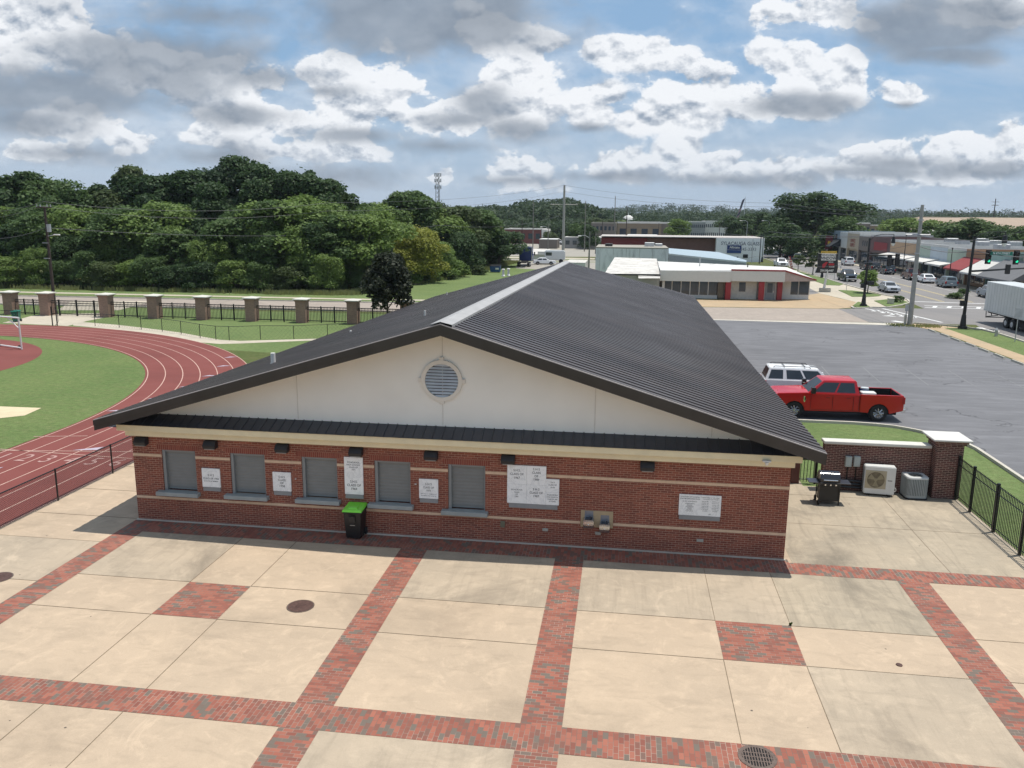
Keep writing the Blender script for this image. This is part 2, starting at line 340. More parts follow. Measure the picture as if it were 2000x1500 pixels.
def text_mesh(mb, lines, mi=0, plane='xz', depth=.003):
    """lines: (string, cx, cz, size) ; letters become thin real geometry standing in the plane y=Y (given as 5th item)"""
    for (t, cx, cz, size, Y, *rest) in lines:
        cu = bpy.data.curves.new('t', 'FONT'); cu.body = t; cu.size = size; cu.align_x = 'CENTER'; cu.align_y = 'CENTER'; cu.extrude = 0; cu.resolution_u = 2
        cu.offset = rest[1]*size if len(rest) > 1 else 0
        ob = bpy.data.objects.new('t', cu); COL.objects.link(ob); dg = bpy.context.evaluated_depsgraph_get(); dg.update()
        me = ob.evaluated_get(dg).to_mesh(); vs = [v.co.copy() for v in me.vertices]; fs = [tuple(p.vertices) for p in me.polygons]
        sx = rest[0] if rest else 1
        if plane == 'xz': V = [(cx+p.x*sx, Y, cz+p.y) for p in vs]
        elif plane == 'xy': V = [(cx+p.x*sx, cz+p.y, Y) for p in vs]
        elif plane == 'yz': V = [(Y, cx-p.x*sx, cz+p.y) for p in vs]     # read from -x side
        mb.add(V, fs, mi)
        ob.evaluated_get(dg).to_mesh_clear(); bpy.data.objects.remove(ob); bpy.data.curves.remove(cu)
    return mb
def arc(cx, cy, r, a0, a1, n):
    return [(cx+r*math.cos(math.radians(a0+(a1-a0)*i/n)), cy+r*math.sin(math.radians(a0+(a1-a0)*i/n))) for i in range(n+1)]
def ribbon(mb, A, Bp, z, mi=0):
    for i in range(len(A)-1):
        mb.poly([A[i], A[i+1], Bp[i+1], Bp[i]], z, mi)
    return mb
# ================================================================ the ground, roads and pavements
m_terrain = grassmat('terrain_green', (.075,.105,.03), (.11,.12,.045), (.17,.15,.075), dry=.6)
m_grass = grassmat('lawn', (.115,.168,.060), (.150,.200,.074), (.21,.205,.10), dry=.35)
m_turf = grassmat('infield_turf', (.104,.160,.052), (.142,.190,.066), (.18,.175,.085), dry=.5)
m_conc = concrete('plaza_concrete', (.50,.385,.272), (.42,.327,.235), dark=.42)
m_concr = concrete('stained_concrete', (.42,.345,.25), (.33,.28,.21), dark=1.0, streak=.45)
m_conc3 = concrete('weathered_concrete', (.46,.37,.27), (.36,.295,.22), dark=.8, streak=.3)
m_walk = concrete('sidewalk_concrete', (.52,.46,.36), (.44,.39,.31), dark=.3, spots=False)
m_croad = concrete('concrete_road', (.37,.31,.26), (.31,.265,.225), dark=.35, spots=False, streak=.15)
m_asph = asphalt('lot_asphalt', (.118,.117,.124), (.155,.154,.162), worn=.55, cracks=1)
m_asph2 = asphalt('street_asphalt', (.19,.18,.175), (.215,.20,.19), worn=.2)
m_dirt = concrete('sandy_dirt', (.46,.33,.20), (.40,.31,.20), dark=.2, spots=False)
m_gravel = concrete('gravel_lot', (.36,.33,.28), (.30,.28,.24), dark=.5, spots=False)
m_paver = paver('clay_pavers'); m_paver2 = paver('clay_pavers_turned', 1)
m_joint = mat('joint_sealant', (.20,.155,.105), .9, scale=5)
m_white = mat('road_paint_white', (.72,.72,.70), .7, scale=2, dirt=.6, dscale=2, dcol=(.3,.3,.29))
m_yellow = mat('road_paint_yellow', (.62,.50,.24), .7, scale=2, dirt=.5, dscale=2, dcol=(.3,.28,.22))
m_kerb = concrete('kerb_concrete', (.58,.54,.46), (.50,.46,.39), dark=.3, spots=False)
g = MB(); N = 24
R0 = 5000; g.poly([(R0*math.cos(2*math.pi*i/N), R0*math.sin(2*math.pi*i/N)) for i in range(N)], 0)
struct('ground', g, m_terrain)
# plaza
struct('plaza', MB().poly([(-19.9,4),(12.3,4),(12.3,22.76),(5.2,22.76),(5.2,70),(5.2,70),(-19.9,70)][:4]+[(5.2,23.7),(5.2,40),(-19.9,40)], .012), m_conc)
struct('side_pavement', MB().poly([(5.2,22.76),(12.3,22.76),(12.3,31),(7.0,31),(7.0,44),(5.2,44)], .016), m_concr)
struct('track_side_path', MB().poly([(-19.9,40),(-15.5,40),(-15.5,72),(-19.9,66)], .012), m_walk)
struct('stained_slab', MB().poly([(4.42,19.6),(7.91,19.6),(7.91,22.76),(4.42,22.76)], .016), m_concr)
ws_ = MB()
for a in ((-5.66,-1.76,19.6,22.76),(-.92,4.42,19.6,22.76),(-14.95,-11.59,19.6,22.76),(-5.66,-1.76,9.0,13.77),(4.42,7.91,14.6,17.7),(-19.5,-15.76,19.0,21.8)): ws_.poly([(a[0],a[2]),(a[1],a[2]),(a[1],a[3]),(a[0],a[3])], .016)
struct('weathered_slabs', ws_, m_conc3)
st = MB()
for x0, x1 in ((-15.75,-14.95),(-6.48,-5.66),(-1.76,-.92)):
    st.poly([(x0,14.6),(x1,14.6),(x1,22.76),(x0,22.76)], .020); st.poly([(x0,4),(x1,4),(x1,13.77),(x0,13.77)], .020)
st.poly([(7.91,14.6),(8.75,14.6),(8.75,22.76),(7.91,22.76)], .020); st.poly([(7.91,4),(8.75,4),(8.75,13.77),(7.91,13.77)], .020)
struct('brick_paving_bands', st, m_paver)
st = MB(); st.poly([(-15.75,22.76),(12.25,22.76),(12.25,23.55),(5.1,23.55),(5.1,23.79),(-15.75,23.79)], .020); st.poly([(-19.9,13.77),(12.3,13.77),(12.3,14.6),(-19.9,14.6)], .020)
struct('brick_paving_cross_bands', st, m_paver2)
st = MB(); st.poly([(2.57,17.71),(4.42,17.71),(4.42,19.59),(2.57,19.59)], .020); st.poly([(-11.59,17.71),(-9.82,17.71),(-9.82,19.59),(-11.59,19.59)], .020)
struct('brick_paving_squares', st, m_paver)
j = MB(); w = .007
def hj(y, x0, x1): j.box(x0, x1, y-w, y+w, .012, .0205)
def vj(x, y0, y1): j.box(x-w, x+w, y0, y1, .012, .0205)
for y in (19.6, 17.71):
    for a, b in ((-14.95,-11.59),(-9.82,-6.48),(-5.66,-1.76),(-.92,2.57),(4.42,7.91),(8.75,12.3)): hj(y, a, b)
for x in (4.42, 2.57, -9.82, -11.59):
    vj(x, 19.6, 22.76); vj(x, 14.6, 17.7); vj(x, 4, 13.77)
for y in (21.8, 19.0, 23.8, 26.3, 29, 32): hj(y, -19.5, -15.76)
hj(16.4, -19.5, -15.76)
vj(9.62, 23.56, 30.7); hj(26.9, 5.3, 12.1); hj(29.9, 5.3, 9.0)
struct('paving_joints', j, m_joint)
# lawns
struct('infield_lawn', MB().poly([(-130,10),(-26,10),(-26,33.2)]+arc(-52.5,33.2,26.8,0,90,40)+[(-130,60)], .004), m_turf)
struct('outer_lawn', MB().poly([(-19.6,30),(-19.9,66),(-15,72),(-15,81),(-130,79),(-130,60),(-52.5,60),(-25,56)], .004), m_grass)
struct('verge_lawn', MB().poly([(-260,90.2),(-30,91.2),(5,94.4),(4,120),(-2,190),(-21,200),(-26,150),(-33,100),(-70,97),(-260,97)], .004), m_grass)
struct('lot_lawn', MB().poly([(7.0,31),(15.8,31),(15.8,14),(12.3,14),(12.3,31)][:0]+[(7.0,30.9),(12.3,30.9),(12.3,10),(15.6,10),(15.6,37.6),(15.2,38.7),(14.5,39.8),(13.3,40.9),(11.5,41.3),(7.0,41.3)], .008), m_grass)
# running track
m_track = mat('track_rubber', (.19,.048,.038), .9, var=.16, scale=.25, dirt=.4, dscale=.25, dcol=(.16,.055,.05))
m_line = mat('lane_paint', (.52,.33,.27), .8, scale=3)
tr = MB(); CX, CY, RI, RO = -52.5, 33.2, 26.6, 32.9
ins = [(CX+RI, 6), (CX+RI, 20)]+arc(CX, CY, RI, 0, 100, 50)+[(-130, 61)]; outs = [(CX+RO, 6), (CX+RO, 20)]+arc(CX, CY, RO, 0, 100, 50)+[(-130, 67)]
ribbon(tr, ins, outs, .016); struct('running_track', tr, m_track)
ln = MB()
for k in range(7):
    r = RI+.12+k*1.02
    a = [(CX+r, 6)]+arc(CX, CY, r, 0, 95, 60)+[(-90, CY+r)]; b = [(CX+r+.055, 6)]+arc(CX, CY, r+.055, 0, 95, 60)+[(-90, CY+r+.055)]
    ribbon(ln, a, b, .022)
for (p, q) in (((-26.2,30.15),(-19.9,31.0)), ((-26.2,30.35),(-19.9,30.0)),((-26.2,32.4),(-23.9,32.9))):
    d = Vector((q[0]-p[0], q[1]-p[1])).normalized()*.03; nn = (-d.y, d.x); ln.poly([(p[0]-nn[0],p[1]-nn[1]),(q[0]-nn[0],q[1]-nn[1]),(q[0]+nn[0],q[1]+nn[1]),(p[0]+nn[0],p[1]+nn[1])], .026)
struct('lane_lines', ln, m_line)
mk = MB()
for k, ang in enumerate((10.5, 16.5, 22.5, 28.5, 34.5, 40.5)):   # staggered exchange marks, one lane each
    r0 = RI+.2+k*1.02; a0 = math.radians(ang-1.5); a1 = math.radians(ang-.9); am = math.radians(ang-2.1)
    mk.poly([(CX+r0*math.cos(a0), CY+r0*math.sin(a0)), (CX+(r0+.95)*math.cos(a0), CY+(r0+.95)*math.sin(a0)), (CX+(r0+.5)*math.cos(a1), CY+(r0+.5)*math.sin(a1))], .026)
mk.poly([(-23.1,30.7),(-22.1,30.9),(-22.1,31.4)], .026); mk.poly([(-24.9,27.4),(-24.2,27.5),(-24.2,28.1)], .026)
struct('exchange_marks', mk, mat('faded_marks', (.42,.36,.42), .8))
nm = MB()
for k in range(6): text_mesh(nm, [(str(k+1), CX+RI+.12+k*1.02+.52, 29.35, 1.35, .024, .75)], plane='xy')
struct('lane_numbers', nm, mat('number_paint', (.42,.25,.22), .8))
dz = MB().poly(arc(-51.7, 45.85, 12.5, -70, 100, 50)+[(-80,58.4),(-80,34)], .010); struct('jump_apron', dz, m_track)
struct('sand_pit', MB().poly([(-60,36.9),(-29.7,37.5),(-29.4,35.9),(-31,34.5),(-60,33.5)], .012), mat('pit_sand', (.60,.50,.33), .95, scale=1))
struct('pit_runway', MB().poly([(-60,31.4),(-27.0,31.35),(-26.9,31.0),(-60,30.9)], .012), m_walk)
# walk along the curved fence and the gate apron
wk = MB().poly([G(*p) for p in [(40,623),(62,617),(107,613),(196,612),(206,620),(170,627),(143,634)]]+[(-49,66.2),(-56,66.9)], .010)
A_ = [G(*p) for p in [(143,628),(186,631),(233,635),(276,640),(317,645),(354,650),(391,657),(430,664),(470,666),(540,664),(640,661),(700,652)]]
B_ = [G(*p) for p in [(143,636),(186,640),(233,645),(276,651),(317,657),(354,663),(391,669),(430,672),(470,671),(540,668),(640,664),(700,655)]]
ribbon(wk, A_, B_, .011); struct('track_walk', wk, m_walk)
struct('gate_apron', MB().poly([G(*p) for p in [(112,606),(196,606),(232,606),(300,588),(140,588)]], .009), m_walk)
# roads
def lw(x): return 82.3 if x < -20 else 83.8     # near kerb of the cross road
struct('cross_road', MB().poly([(-400,77.5),(-64,80.6),(-28,82.5),(8,83.6),(24,84.3),(24,96.6),(8,94.9),(-30,91.0),(-70,88.7),(-400,84)], .008), m_croad)
struct('cross_road_asphalt', MB().poly([(24,84.3),(34,84.6),(34,99),(29.5,99),(26,97.3),(24,96.6)], .012), m_asph2)
struct('main_street', MB().poly([(33.4,20),(49.5,20),(49.5,84),(120,84),(120,97),(49.5,98),(49.5,330),(60,420),(52,420),(38,300),(34.3,170),(34.0,118),(35.0,108),(34,99),(34,84.6),(33.4,82)], .008), m_asph2)
struct('parking_lot', MB().poly([(5.2,44),(7.0,44),(7.0,41.5),(11.5,41.5),(13.3,41.1),(14.6,40.0),(15.4,38.8),(15.8,37.6),(15.8,10),(28.3,10),(28.3,79.5),(27.2,82.3),(5.2,83.2)], .008), m_asph)
for i in range(0): pass
struct('lot_apron', MB().poly([(5.2,83.2),(24,82.6),(27.0,82.3),(27,84.2),(8,83.6),(5.2,83.5)], .010), m_kerb)
kb = MB()
def kerb(pts, wdt=.15, h=.13):
    for i in range(len(pts)-1):
        a = Vector(pts[i]); b = Vector(pts[i+1]); d = (b-a).normalized(); nn = Vector((-d.y, d.x))*wdt/2; e = d*.0
        kb.slab([tuple(a-nn-e), tuple(b-nn+e), tuple(b+nn+e), tuple(a+nn-e)], 0, h)
kerb([(7.0,41.4),(11.5,41.4),(12.5,41.25),(13.3,41.0),(14.0,40.5),(14.6,39.9),(15.2,38.9),(15.6,38.2),(15.72,37.4),(15.72,10)])
kerb([(-260,79.6),(-64,80.5),(-28,82.4)]); kerb([(-260,84.6),(-70,88.8),(-30,91.1),(4,94.5)])
kerb([(49.6,99),(49.6,230)]); kerb([(49.6,20),(49.6,83)]); kerb([(33.3,20),(33.3,78),(33,80.5),(31.8,82.4),(30,83.6),(28.2,84.4)])
kerb([G(*p) for p in [(1663,600),(1668,603),(1700,602),(1735,601),(1760,597),(1778,592),(1772,586),(1750,581),(1722,576),(1700,570),(1650,556),(1600,541),(1562,529)]]+[(34.1,185),(34.5,230)], .2)
struct('kerbs', kb, m_kerb)
struct('far_sidewalk', MB().poly([(-260,92),(-70.5,94.2),(-30,95.3),(2,98.2),(2,96.9),(-30,94.0),(-70,92.9),(-260,90.8)], .010), m_walk)
struct('corner_pavement', MB().poly([G(*p) for p in [(1500,522),(1562,529),(1600,541),(1650,556),(1700,570),(1722,576),(1750,581),(1772,586),(1778,592),(1760,597),(1735,601),(1700,602),(1668,603),(1663,600),(1672,590),(1600,573),(1560,552),(1530,540)]], .014), m_walk)
struct('dirt_forecourt', MB().poly([(4,95),(24,96.8),(26.2,98.6),G(1672,590),G(1640,583),G(1600,573),(24,113.5),(22.5,108.0),(16,106.2),(12.7,104),(4,104)], .012), m_dirt)
struct('shop_side_lot', MB().poly([G(1600,573),G(1560,552),(28.5,150),(22,150),(21,112.5),(24,113.5)], .010), m_asph2)
isl = MB()
for pts in ([(1537,531),(1560,530),(1596,541),(1648,555),(1640,558),(1614,557),(1590,549),(1556,540)], [(1637,567),(1664,568),(1700,572),(1721,577),(1716,579),(1698,580),(1664,580),(1652,574)],
            [(1665,598),(1676,590),(1690,594),(1699,600),(1690,601),(1672,601)], [(1707,588),(1735,585),(1765,588),(1778,592),(1770,596),(1735,600),(1728,598),(1716,592)]):
    isl.slab([G(*p) for p in pts], .0, .06)
struct('kerbside_lawns', isl, m_grass)
struct('corner_lawn', MB().poly([(30.2,20),(33.2,20),(33.2,78),(32.8,80.2),(31.8,81.5),(30.0,81.6)], .014), m_grass)
struct('lot_sidewalk', MB().poly([(28.5,20),(30.2,20),(30.0,81.6),(31.8,81.6),(29.5,83.9),(27.2,84.2),(27.2,82.3),(28.5,79.5)], .012), m_dirt)
struct('store_sidewalk', MB().poly([(49.7,99),(53,99),(53,228),(49.7,228)], .014), m_walk)
struct('street_far_plaza', MB().poly([(49.7,20),(90,20),(90,83),(49.7,83)], .014), m_walk)
rp = MB()
def stripe(p, q, wd, z=.018, mi=0, mb=None):
    p = Vector(p); q = Vector(q); d = (q-p).normalized(); nn = Vector((-d.y, d.x))*wd/2
    (mb or rp).poly([tuple(p-nn), tuple(q-nn), tuple(q+nn), tuple(p+nn)], z, mi)
for x in (42.75, 39.35): stripe((x, 108), (x+.6, 225), .14, mi=1)
for x in (42.45, 39.05): stripe((x, 108), (x+.6, 225), .10, mi=1)
stripe((35.2,107.6),(44,106.6), .5); stripe((35.2,102.5),(49.3,102.5), .35); stripe((34.5,100.3),(49.3,100.3), .35)
for k in range(9): stripe((35.6+k*1.6,100.6),(36.4+k*1.6,102.3), .45)
stripe(G(1690,603), G(1790,621), .3); stripe(G(1724,603), G(1840,630), .3)
for k in range(5): a = G(1715+k*18,606+k*3.3); stripe(a, (a[0]-.9, a[1]-1.2), .5)
stripe(G(1744,627), G(1765,630), .7); stripe(G(1912,640), G(1938,648), .6)
a = G(1722,617); rp.poly([a, (a[0]+1.4,a[1]-.6), (a[0]+.9,a[1]+.5)], .018)
for k in range(6): stripe((49.3,118+k*6.5),(46.6,118+k*6.5), .1)
stripe((46.5,118),(46.5,200), .09)
struct('road_markings', rp, [m_white, m_yellow])
fp = MB()
for k in range(12):
    y = 46+k*3.0; stripe((22.5,y),(27.4,y+.1), .09, .0125, mb=fp)
for k in range(9): stripe((10.5+k*2.75,52.5-k*.05),(10.9+k*2.75,58), .06, .0125, mb=fp)
struct('faded_bay_lines', fp, mat('worn_bay_paint', (.21,.21,.21), .8, dirt=.8, dscale=1.2, dcol=(.14,.14,.15)))
# town ground behind
struct('far_lot', MB().poly([(-30,205),(120,232),(130,330),(-60,330)], .006), m_gravel)
struct('rail_strip', MB().poly([(-40,186),(8,186),(8,193),(-40,193)], .010), m_gravel)
struct('back_lot', MB().poly([(-21,158),(-3,150),(20,150),(20,184),(-24,184)], .008), m_gravel)
struct('side_street', MB().poly([(-40,196),(20,197),(20,203),(-40,202)], .012), m_walk)
# ================================================================ concession building
m_brick = brickmat('red_brick', (.29,.080,.048), (.17,.046,.032), (.46,.30,.21), mo=.0058)
m_sold = brickmat('soldier_brick', (.26,.065,.042), (.20,.045,.032), (.36,.22,.15), bw=.0677, rh=.203)
m_stone = mat('cast_stone', (.66,.47,.32), .85, scale=4)
m_cream = mat('cream_trim', (.80,.69,.46), .45, var=.05)
m_dark = mat('dark_bronze_metal', (.045,.038,.035), .38, var=.2, scale=1.2, spec=.5)
m_roof = mat('dark_roof_panel', (.050,.037,.032), .36, var=.25, scale=.35, spec=.38, dirt=.3, dscale=.5, dcol=(.085,.072,.066))
def roofmat():
    m, b, bs = newmat('ribbed_roof_paint'); p = wpos(b)
    bands = b.noise(b.v('MULTIPLY', p, (.05,.55,.05)), 1.0, 5, .65); drip = b.noise(b.v('MULTIPLY', p, (.25,6,.25)), 1.0, 4, .6); big = b.noise(p, .25, 5, .6)
    c = b.mix(b.mr(bands, .35, .68), (.042,.031,.027), (.080,.061,.053)); c = b.mix(b.m('MULTIPLY', b.mr(drip, .45, .75), .5), c, (.13,.102,.09)); c = b.mix(b.m('MULTIPLY', b.mr(big, .5, .7), .35), c, (.03,.026,.025))
    setp(b, bs, c, b.mr(big, .3, .7, .30, .44), spec=.42); return m
m_roof = roofmat()
m_cap = mat('ridge_metal', (.38,.37,.36), .5, 0, var=.12, scale=2)
m_stuc = mat('stucco', (.91,.87,.80), .9, var=.04, scale=.6, dirt=.12, dscale=.4, dcol=(.6,.55,.48))
m_shut = mat('grey_shutter', (.20,.205,.20), .5, var=.06)
m_frame = mat('grey_frame', (.24,.25,.25), .5, var=.06); m_sill = mat('blue_grey_sill', (.33,.35,.34), .7, var=.1)
FY = 23.78; XL, XR = -15.72, 5.0; YB = 69.4
bld = thing('concession_building', (-5.36, FY, 0), 'long red brick concession building with dark ribbed metal roof and cream gable facing the plaza', 'building')
OPN = [(-14.72,-13.56),(-12.37,-11.2),(-9.97,-8.8),(-7.58,-6.42),(-5.22,-4.05)]
ZB = [1.06,1.08,1.08,1.06,.98]; ZT = 2.45
wl = MB(); xs = [XL]+[x for o in OPN for x in o]+[XR]
for i in range(len(xs)-1):
    a, b = xs[i], xs[i+1]
    if i % 2 == 0: wl.add([(a,FY,0),(b,FY,0),(b,FY,3.0),(a,FY,3.0)], [(0,1,2,3)])
    else:
        zb = ZB[i//2]
        wl.add([(a,FY,0),(b,FY,0),(b,FY,zb),(a,FY,zb)], [(0,1,2,3)]); wl.add([(a,FY,ZT),(b,FY,ZT),(b,FY,3.0),(a,FY,3.0)], [(0,1,2,3)])
        for x, fl in ((a,0),(b,1)):
            f = (0,1,2,3) if fl else (3,2,1,0); wl.add([(x,FY,zb),(x,FY,ZT),(x,FY+.2,ZT),(x,FY+.2,zb)], [f])
        wl.add([(a,FY,ZT),(b,FY,ZT),(b,FY+.2,ZT),(a,FY+.2,ZT)], [(3,2,1,0)]); wl.add([(a,FY,zb),(b,FY,zb),(b,FY+.2,zb),(a,FY+.2,zb)], [(0,1,2,3)])
wl.add([(XR,FY,0),(XR,YB,0),(XR,YB,3.3),(XR,FY,3.0)], [(0,1,2,3)]); wl.add([(XL,FY,0),(XL,YB,0),(XL,YB,3.0),(XL,FY,3.0)], [(3,2,1,0)])
wl.add([(XL,YB,0),(XR,YB,0),(XR,YB,3.3),(-5.0,YB,6),(XL,YB,2.9)], [(4,3,2,1,0)])
wl.build('wall', m_brick, bld)
for (a, b), zb in zip(OPN, ZB):
    wn = MB()
    for k in range(13):      # rolling shutter slats
        z0 = zb+.04+k*(ZT-zb-.04)/13; z1 = z0+(ZT-zb-.04)/13
        wn.add([(a+.1,FY+.13,z0),(b,FY+.13,z0),(b,FY+.137,(z0+z1)/2),(b,FY+.13,z1),(a+.1,FY+.13,z1),(a+.1,FY+.137,(z0+z1)/2)], [(0,1,2,5),(5,2,3,4)])
    w_ = wn.build('window', m_shut, bld)
    fr = MB(); fr.box(a+.003,a+.1,FY+.03,FY+.19,zb+.003,ZT-.003); fr.box(b-.05,b-.003,FY+.06,FY+.19,zb+.003,ZT-.003); fr.box(a+.1,b-.05,FY+.05,FY+.19,ZT-.07,ZT-.003); fr.build('frame', m_frame, w_, bevel=.006)
    MB().box(a-.2,b+.1,FY-.20,FY+.12,zb-.13,zb+.005).build('sill', m_sill, w_, bevel=.012)
    MB().box(a-.16,b+.14,FY-.004,FY+.02,ZT+.003,ZT+.21).build('lintel', m_sold, bld)
bd = MB(); cuts = [XL-.004]+[x for o in OPN for x in (o[0]-.003, o[1]+.003)]
for i in range(0, len(cuts)-1, 2): bd.box(cuts[i], cuts[i+1], FY-.008, FY+.01, 2.2, 2.285)
bd.box(cuts[-1], -3.37, FY-.008, FY+.01, 2.2, 2.285); bd.box(-2.16, XR+.004, FY-.008, FY+.01, 2.2, 2.285); bd.box(XR-.01, XR+.008, FY+.01, YB, 2.2, 2.285)
bd.build('stone_band', m_stone, bld)
bd = MB().box(XL-.004, -1.09, FY-.008, FY+.01, .765, .845); bd.box(-.09, XR+.004, FY-.008, FY+.01, .765, .845); bd.box(XR-.01, XR+.008, FY+.01, YB, .765, .845); bd.build('stone_band', m_stone, bld)
MB().box(XL-.03, XR+.03, FY-.1, FY-.003, 0, .035).build('footing', m_kerb, bld)
# eaves
fa = MB().box(-15.98, 5.22, 23.40, 23.56, 3.13, 3.335); fa.ext([(23.56,2.93),(23.56,3.128),(23.82,3.128),(23.80,2.93)], 'x', -15.8, 5.06)
fa.build('fascia', m_cream, bld, bevel=.01)
pr = MB()
x = -16.0; n = 0
while x < 5.2:
    x2 = min(x+.305, 5.25)
    pr.add([(x,23.36,3.345),(x2-.03,23.36,3.345),(x2-.02,23.36,3.37),(x2,23.36,3.37),(x2+.005,23.36,3.345), (x,24.02,3.60),(x2-.03,24.02,3.60),(x2-.02,24.02,3.625),(x2,24.02,3.625),(x2+.005,24.02,3.60)],
           [(0,1,6,5),(1,2,7,6),(2,3,8,7),(3,4,9,8),(0,1,2,3,4)[::-1]]); x = x2
pr.add([(-16,23.36,3.34),(5.25,23.36,3.34),(5.25,24.02,3.3),(-16,24.02,3.3)], [(3,2,1,0)])
pr.build('skirt_roof', mat('skirt_panel', (.055,.055,.062), .45, var=.1), bld)
# main roof surface
RY0, RY1 = 22.9, 70.0
def eL(Y): f = (Y-RY0)/(RY1-RY0); return (-16.37, Y, 3.55-.57*f)
def eR(Y): f = (Y-RY0)/(RY1-RY0); return (5.73-.08*f, Y, 3.56-.03*f)
def rg(Y): f = (Y-RY0)/(RY1-RY0); return (-5.22+.2*f, Y, 6.88-.71*f)
rf = MB(); nr = int((RY1-RY0)/.40); vs = []; prof = [(0,.072),(.21,.072),(.222,0),(.390,0)]
for k in range(nr):
    for dy, h in prof:
        Y = RY0+k*.40+dy
        for P_ in (eL, rg, eR): p = P_(Y); vs.append((p[0], p[1], p[2]+h))
Y = RY0+nr*.40
for P_ in (eL, rg, eR): p = P_(Y); vs.append(p)
fs = []
for i in range(len(vs)//3-1):
    a = i*3; fs += [(a,a+1,a+4,a+3),(a+1,a+2,a+5,a+4)]
fs = [f[::-1] for f in fs]
rf.add(vs, fs)
for k in range(48):
    Ya, Yb2 = RY0+(Y-RY0)*k/48, RY0+(Y-RY0)*(k+1)/48; rf.add([(p[0],p[1],p[2]-.06) for p in (eL(Ya),rg(Ya),eR(Ya),eL(Yb2),rg(Yb2),eR(Yb2))], [(0,1,4,3),(1,2,5,4)])
for P_, s_ in ((eL,-1),(eR,1)):
    a = P_(RY0); b = P_(Y); rf.add([(a[0],a[1],a[2]+.0),(b[0],b[1],b[2]),(b[0],b[1],b[2]-.18),(a[0],a[1],a[2]-.18)], [(0,1,2,3) if s_ > 0 else (3,2,1,0)])
roof = rf.build('roof', m_roof, bld)
def capstrip(mb, off0, off1, dz0, dz1):
    A0, A1 = rg(RY0-.03), rg(RY1)
    q = []
    for R_ in (A0, A1): q += [(R_[0]+off0, R_[1], R_[2]+dz0), (R_[0]+off1, R_[1], R_[2]+dz1)]
    mb.add(q, [(0,1,3,2)])
rc = MB(); capstrip(rc, -.30, 0, .03, .11); capstrip(rc, 0, .34, .11, .03); capstrip(rc, .34, .345, .03, -.05); rc.build('ridge_cap', m_cap, roof)
tr_ = MB()
for (A, Bq) in ((eL(RY0), rg(RY0)), (rg(RY0), eR(RY0))):
    for (y0, y1, t, bt) in ((RY0-.06, RY0-.002, .05, -.14), (RY0-.03, RY0-.002, -.14, -.30)):
        tr_.add([(A[0],y0,A[2]+t),(Bq[0],y0,Bq[2]+t),(Bq[0],y0,Bq[2]+bt),(A[0],y0,A[2]+bt),(A[0],y1,A[2]+t),(Bq[0],y1,Bq[2]+t),(Bq[0],y1,Bq[2]+bt),(A[0],y1,A[2]+bt)],
                [(3,2,1,0),(4,5,6,7),(0,1,5,4),(2,3,7,6),(1,2,6,5),(3,0,4,7)])
tr_.build('rake_trim', m_dark, bld)
te = MB()
for (A, Bq) in ((eL(RY0), rg(RY0)), (rg(RY0), eR(RY0))):
    te.add([(A[0],RY0-.063,A[2]+.048),(Bq[0],RY0-.063,Bq[2]+.048),(Bq[0],RY0-.0,Bq[2]+.06),(A[0],RY0-.0,A[2]+.06)], [(0,1,2,3)]); te.add([(A[0],RY0-.064,A[2]+.03),(Bq[0],RY0-.064,Bq[2]+.03),(Bq[0],RY0-.063,Bq[2]+.05),(A[0],RY0-.063,A[2]+.05)], [(0,1,2,3)])
te.build('rake_highlight', mat('edge_highlight', (.32,.29,.28), .4), bld)  # pale strip: highlight on the rake's top edge, put into the colour
sf = MB(); A, C_, D_ = eL(RY0), rg(RY0), eR(RY0)
for P0, P1 in ((A, C_), (C_, D_)):
    sf.add([(P0[0],RY0,P0[2]-.29),(P1[0],RY0,P1[2]-.29),(P1[0],24.0,P1[2]-.29),(P0[0],24.0,P0[2]-.29)], [(3,2,1,0)])
sf.add([(-16.37,RY0,3.25),(-16.37,24,3.25),(-16.37,24,3.5),(-16.37,RY0,3.5)], [(0,1,2,3)])
for xx in (-16.42, 4.99): sf.add([(xx,23.6,3.18),(xx+.72,23.6,3.18),(xx+.72,YB,2.9 if xx < 0 else 3.15),(xx,YB,2.75 if xx < 0 else 3.15)], [(3,2,1,0)])
sf.build('soffit', m_dark, bld)
gw = MB(); x0, x1 = -15.5, 4.6
def rz_(x): return (3.52+(x+16.45)*(6.86-3.52)/(16.45-5.3)) if x < -5.3 else (6.86-(x+5.3)*(6.86-3.52)/(5.76+5.3))
gw.add([(-15.6,24.0,3.3),(4.9,24.0,3.3),(4.9,24.0,rz_(4.9)-.2),(-5.3,24.0,6.7),(-15.6,24.0,rz_(-15.6)-.2)], [(0,1,2,3,4)])
gable = gw.build('gable_wall', m_stuc, bld)
for x in (-10.1, -5.42, -.75, 2.7): MB().box(x-.007, x+.007, 23.988, 24.0, 3.62, rz_(x)-.31).build('control_joint', mat('stucco_joint', (.68,.62,.55), .9), gable)
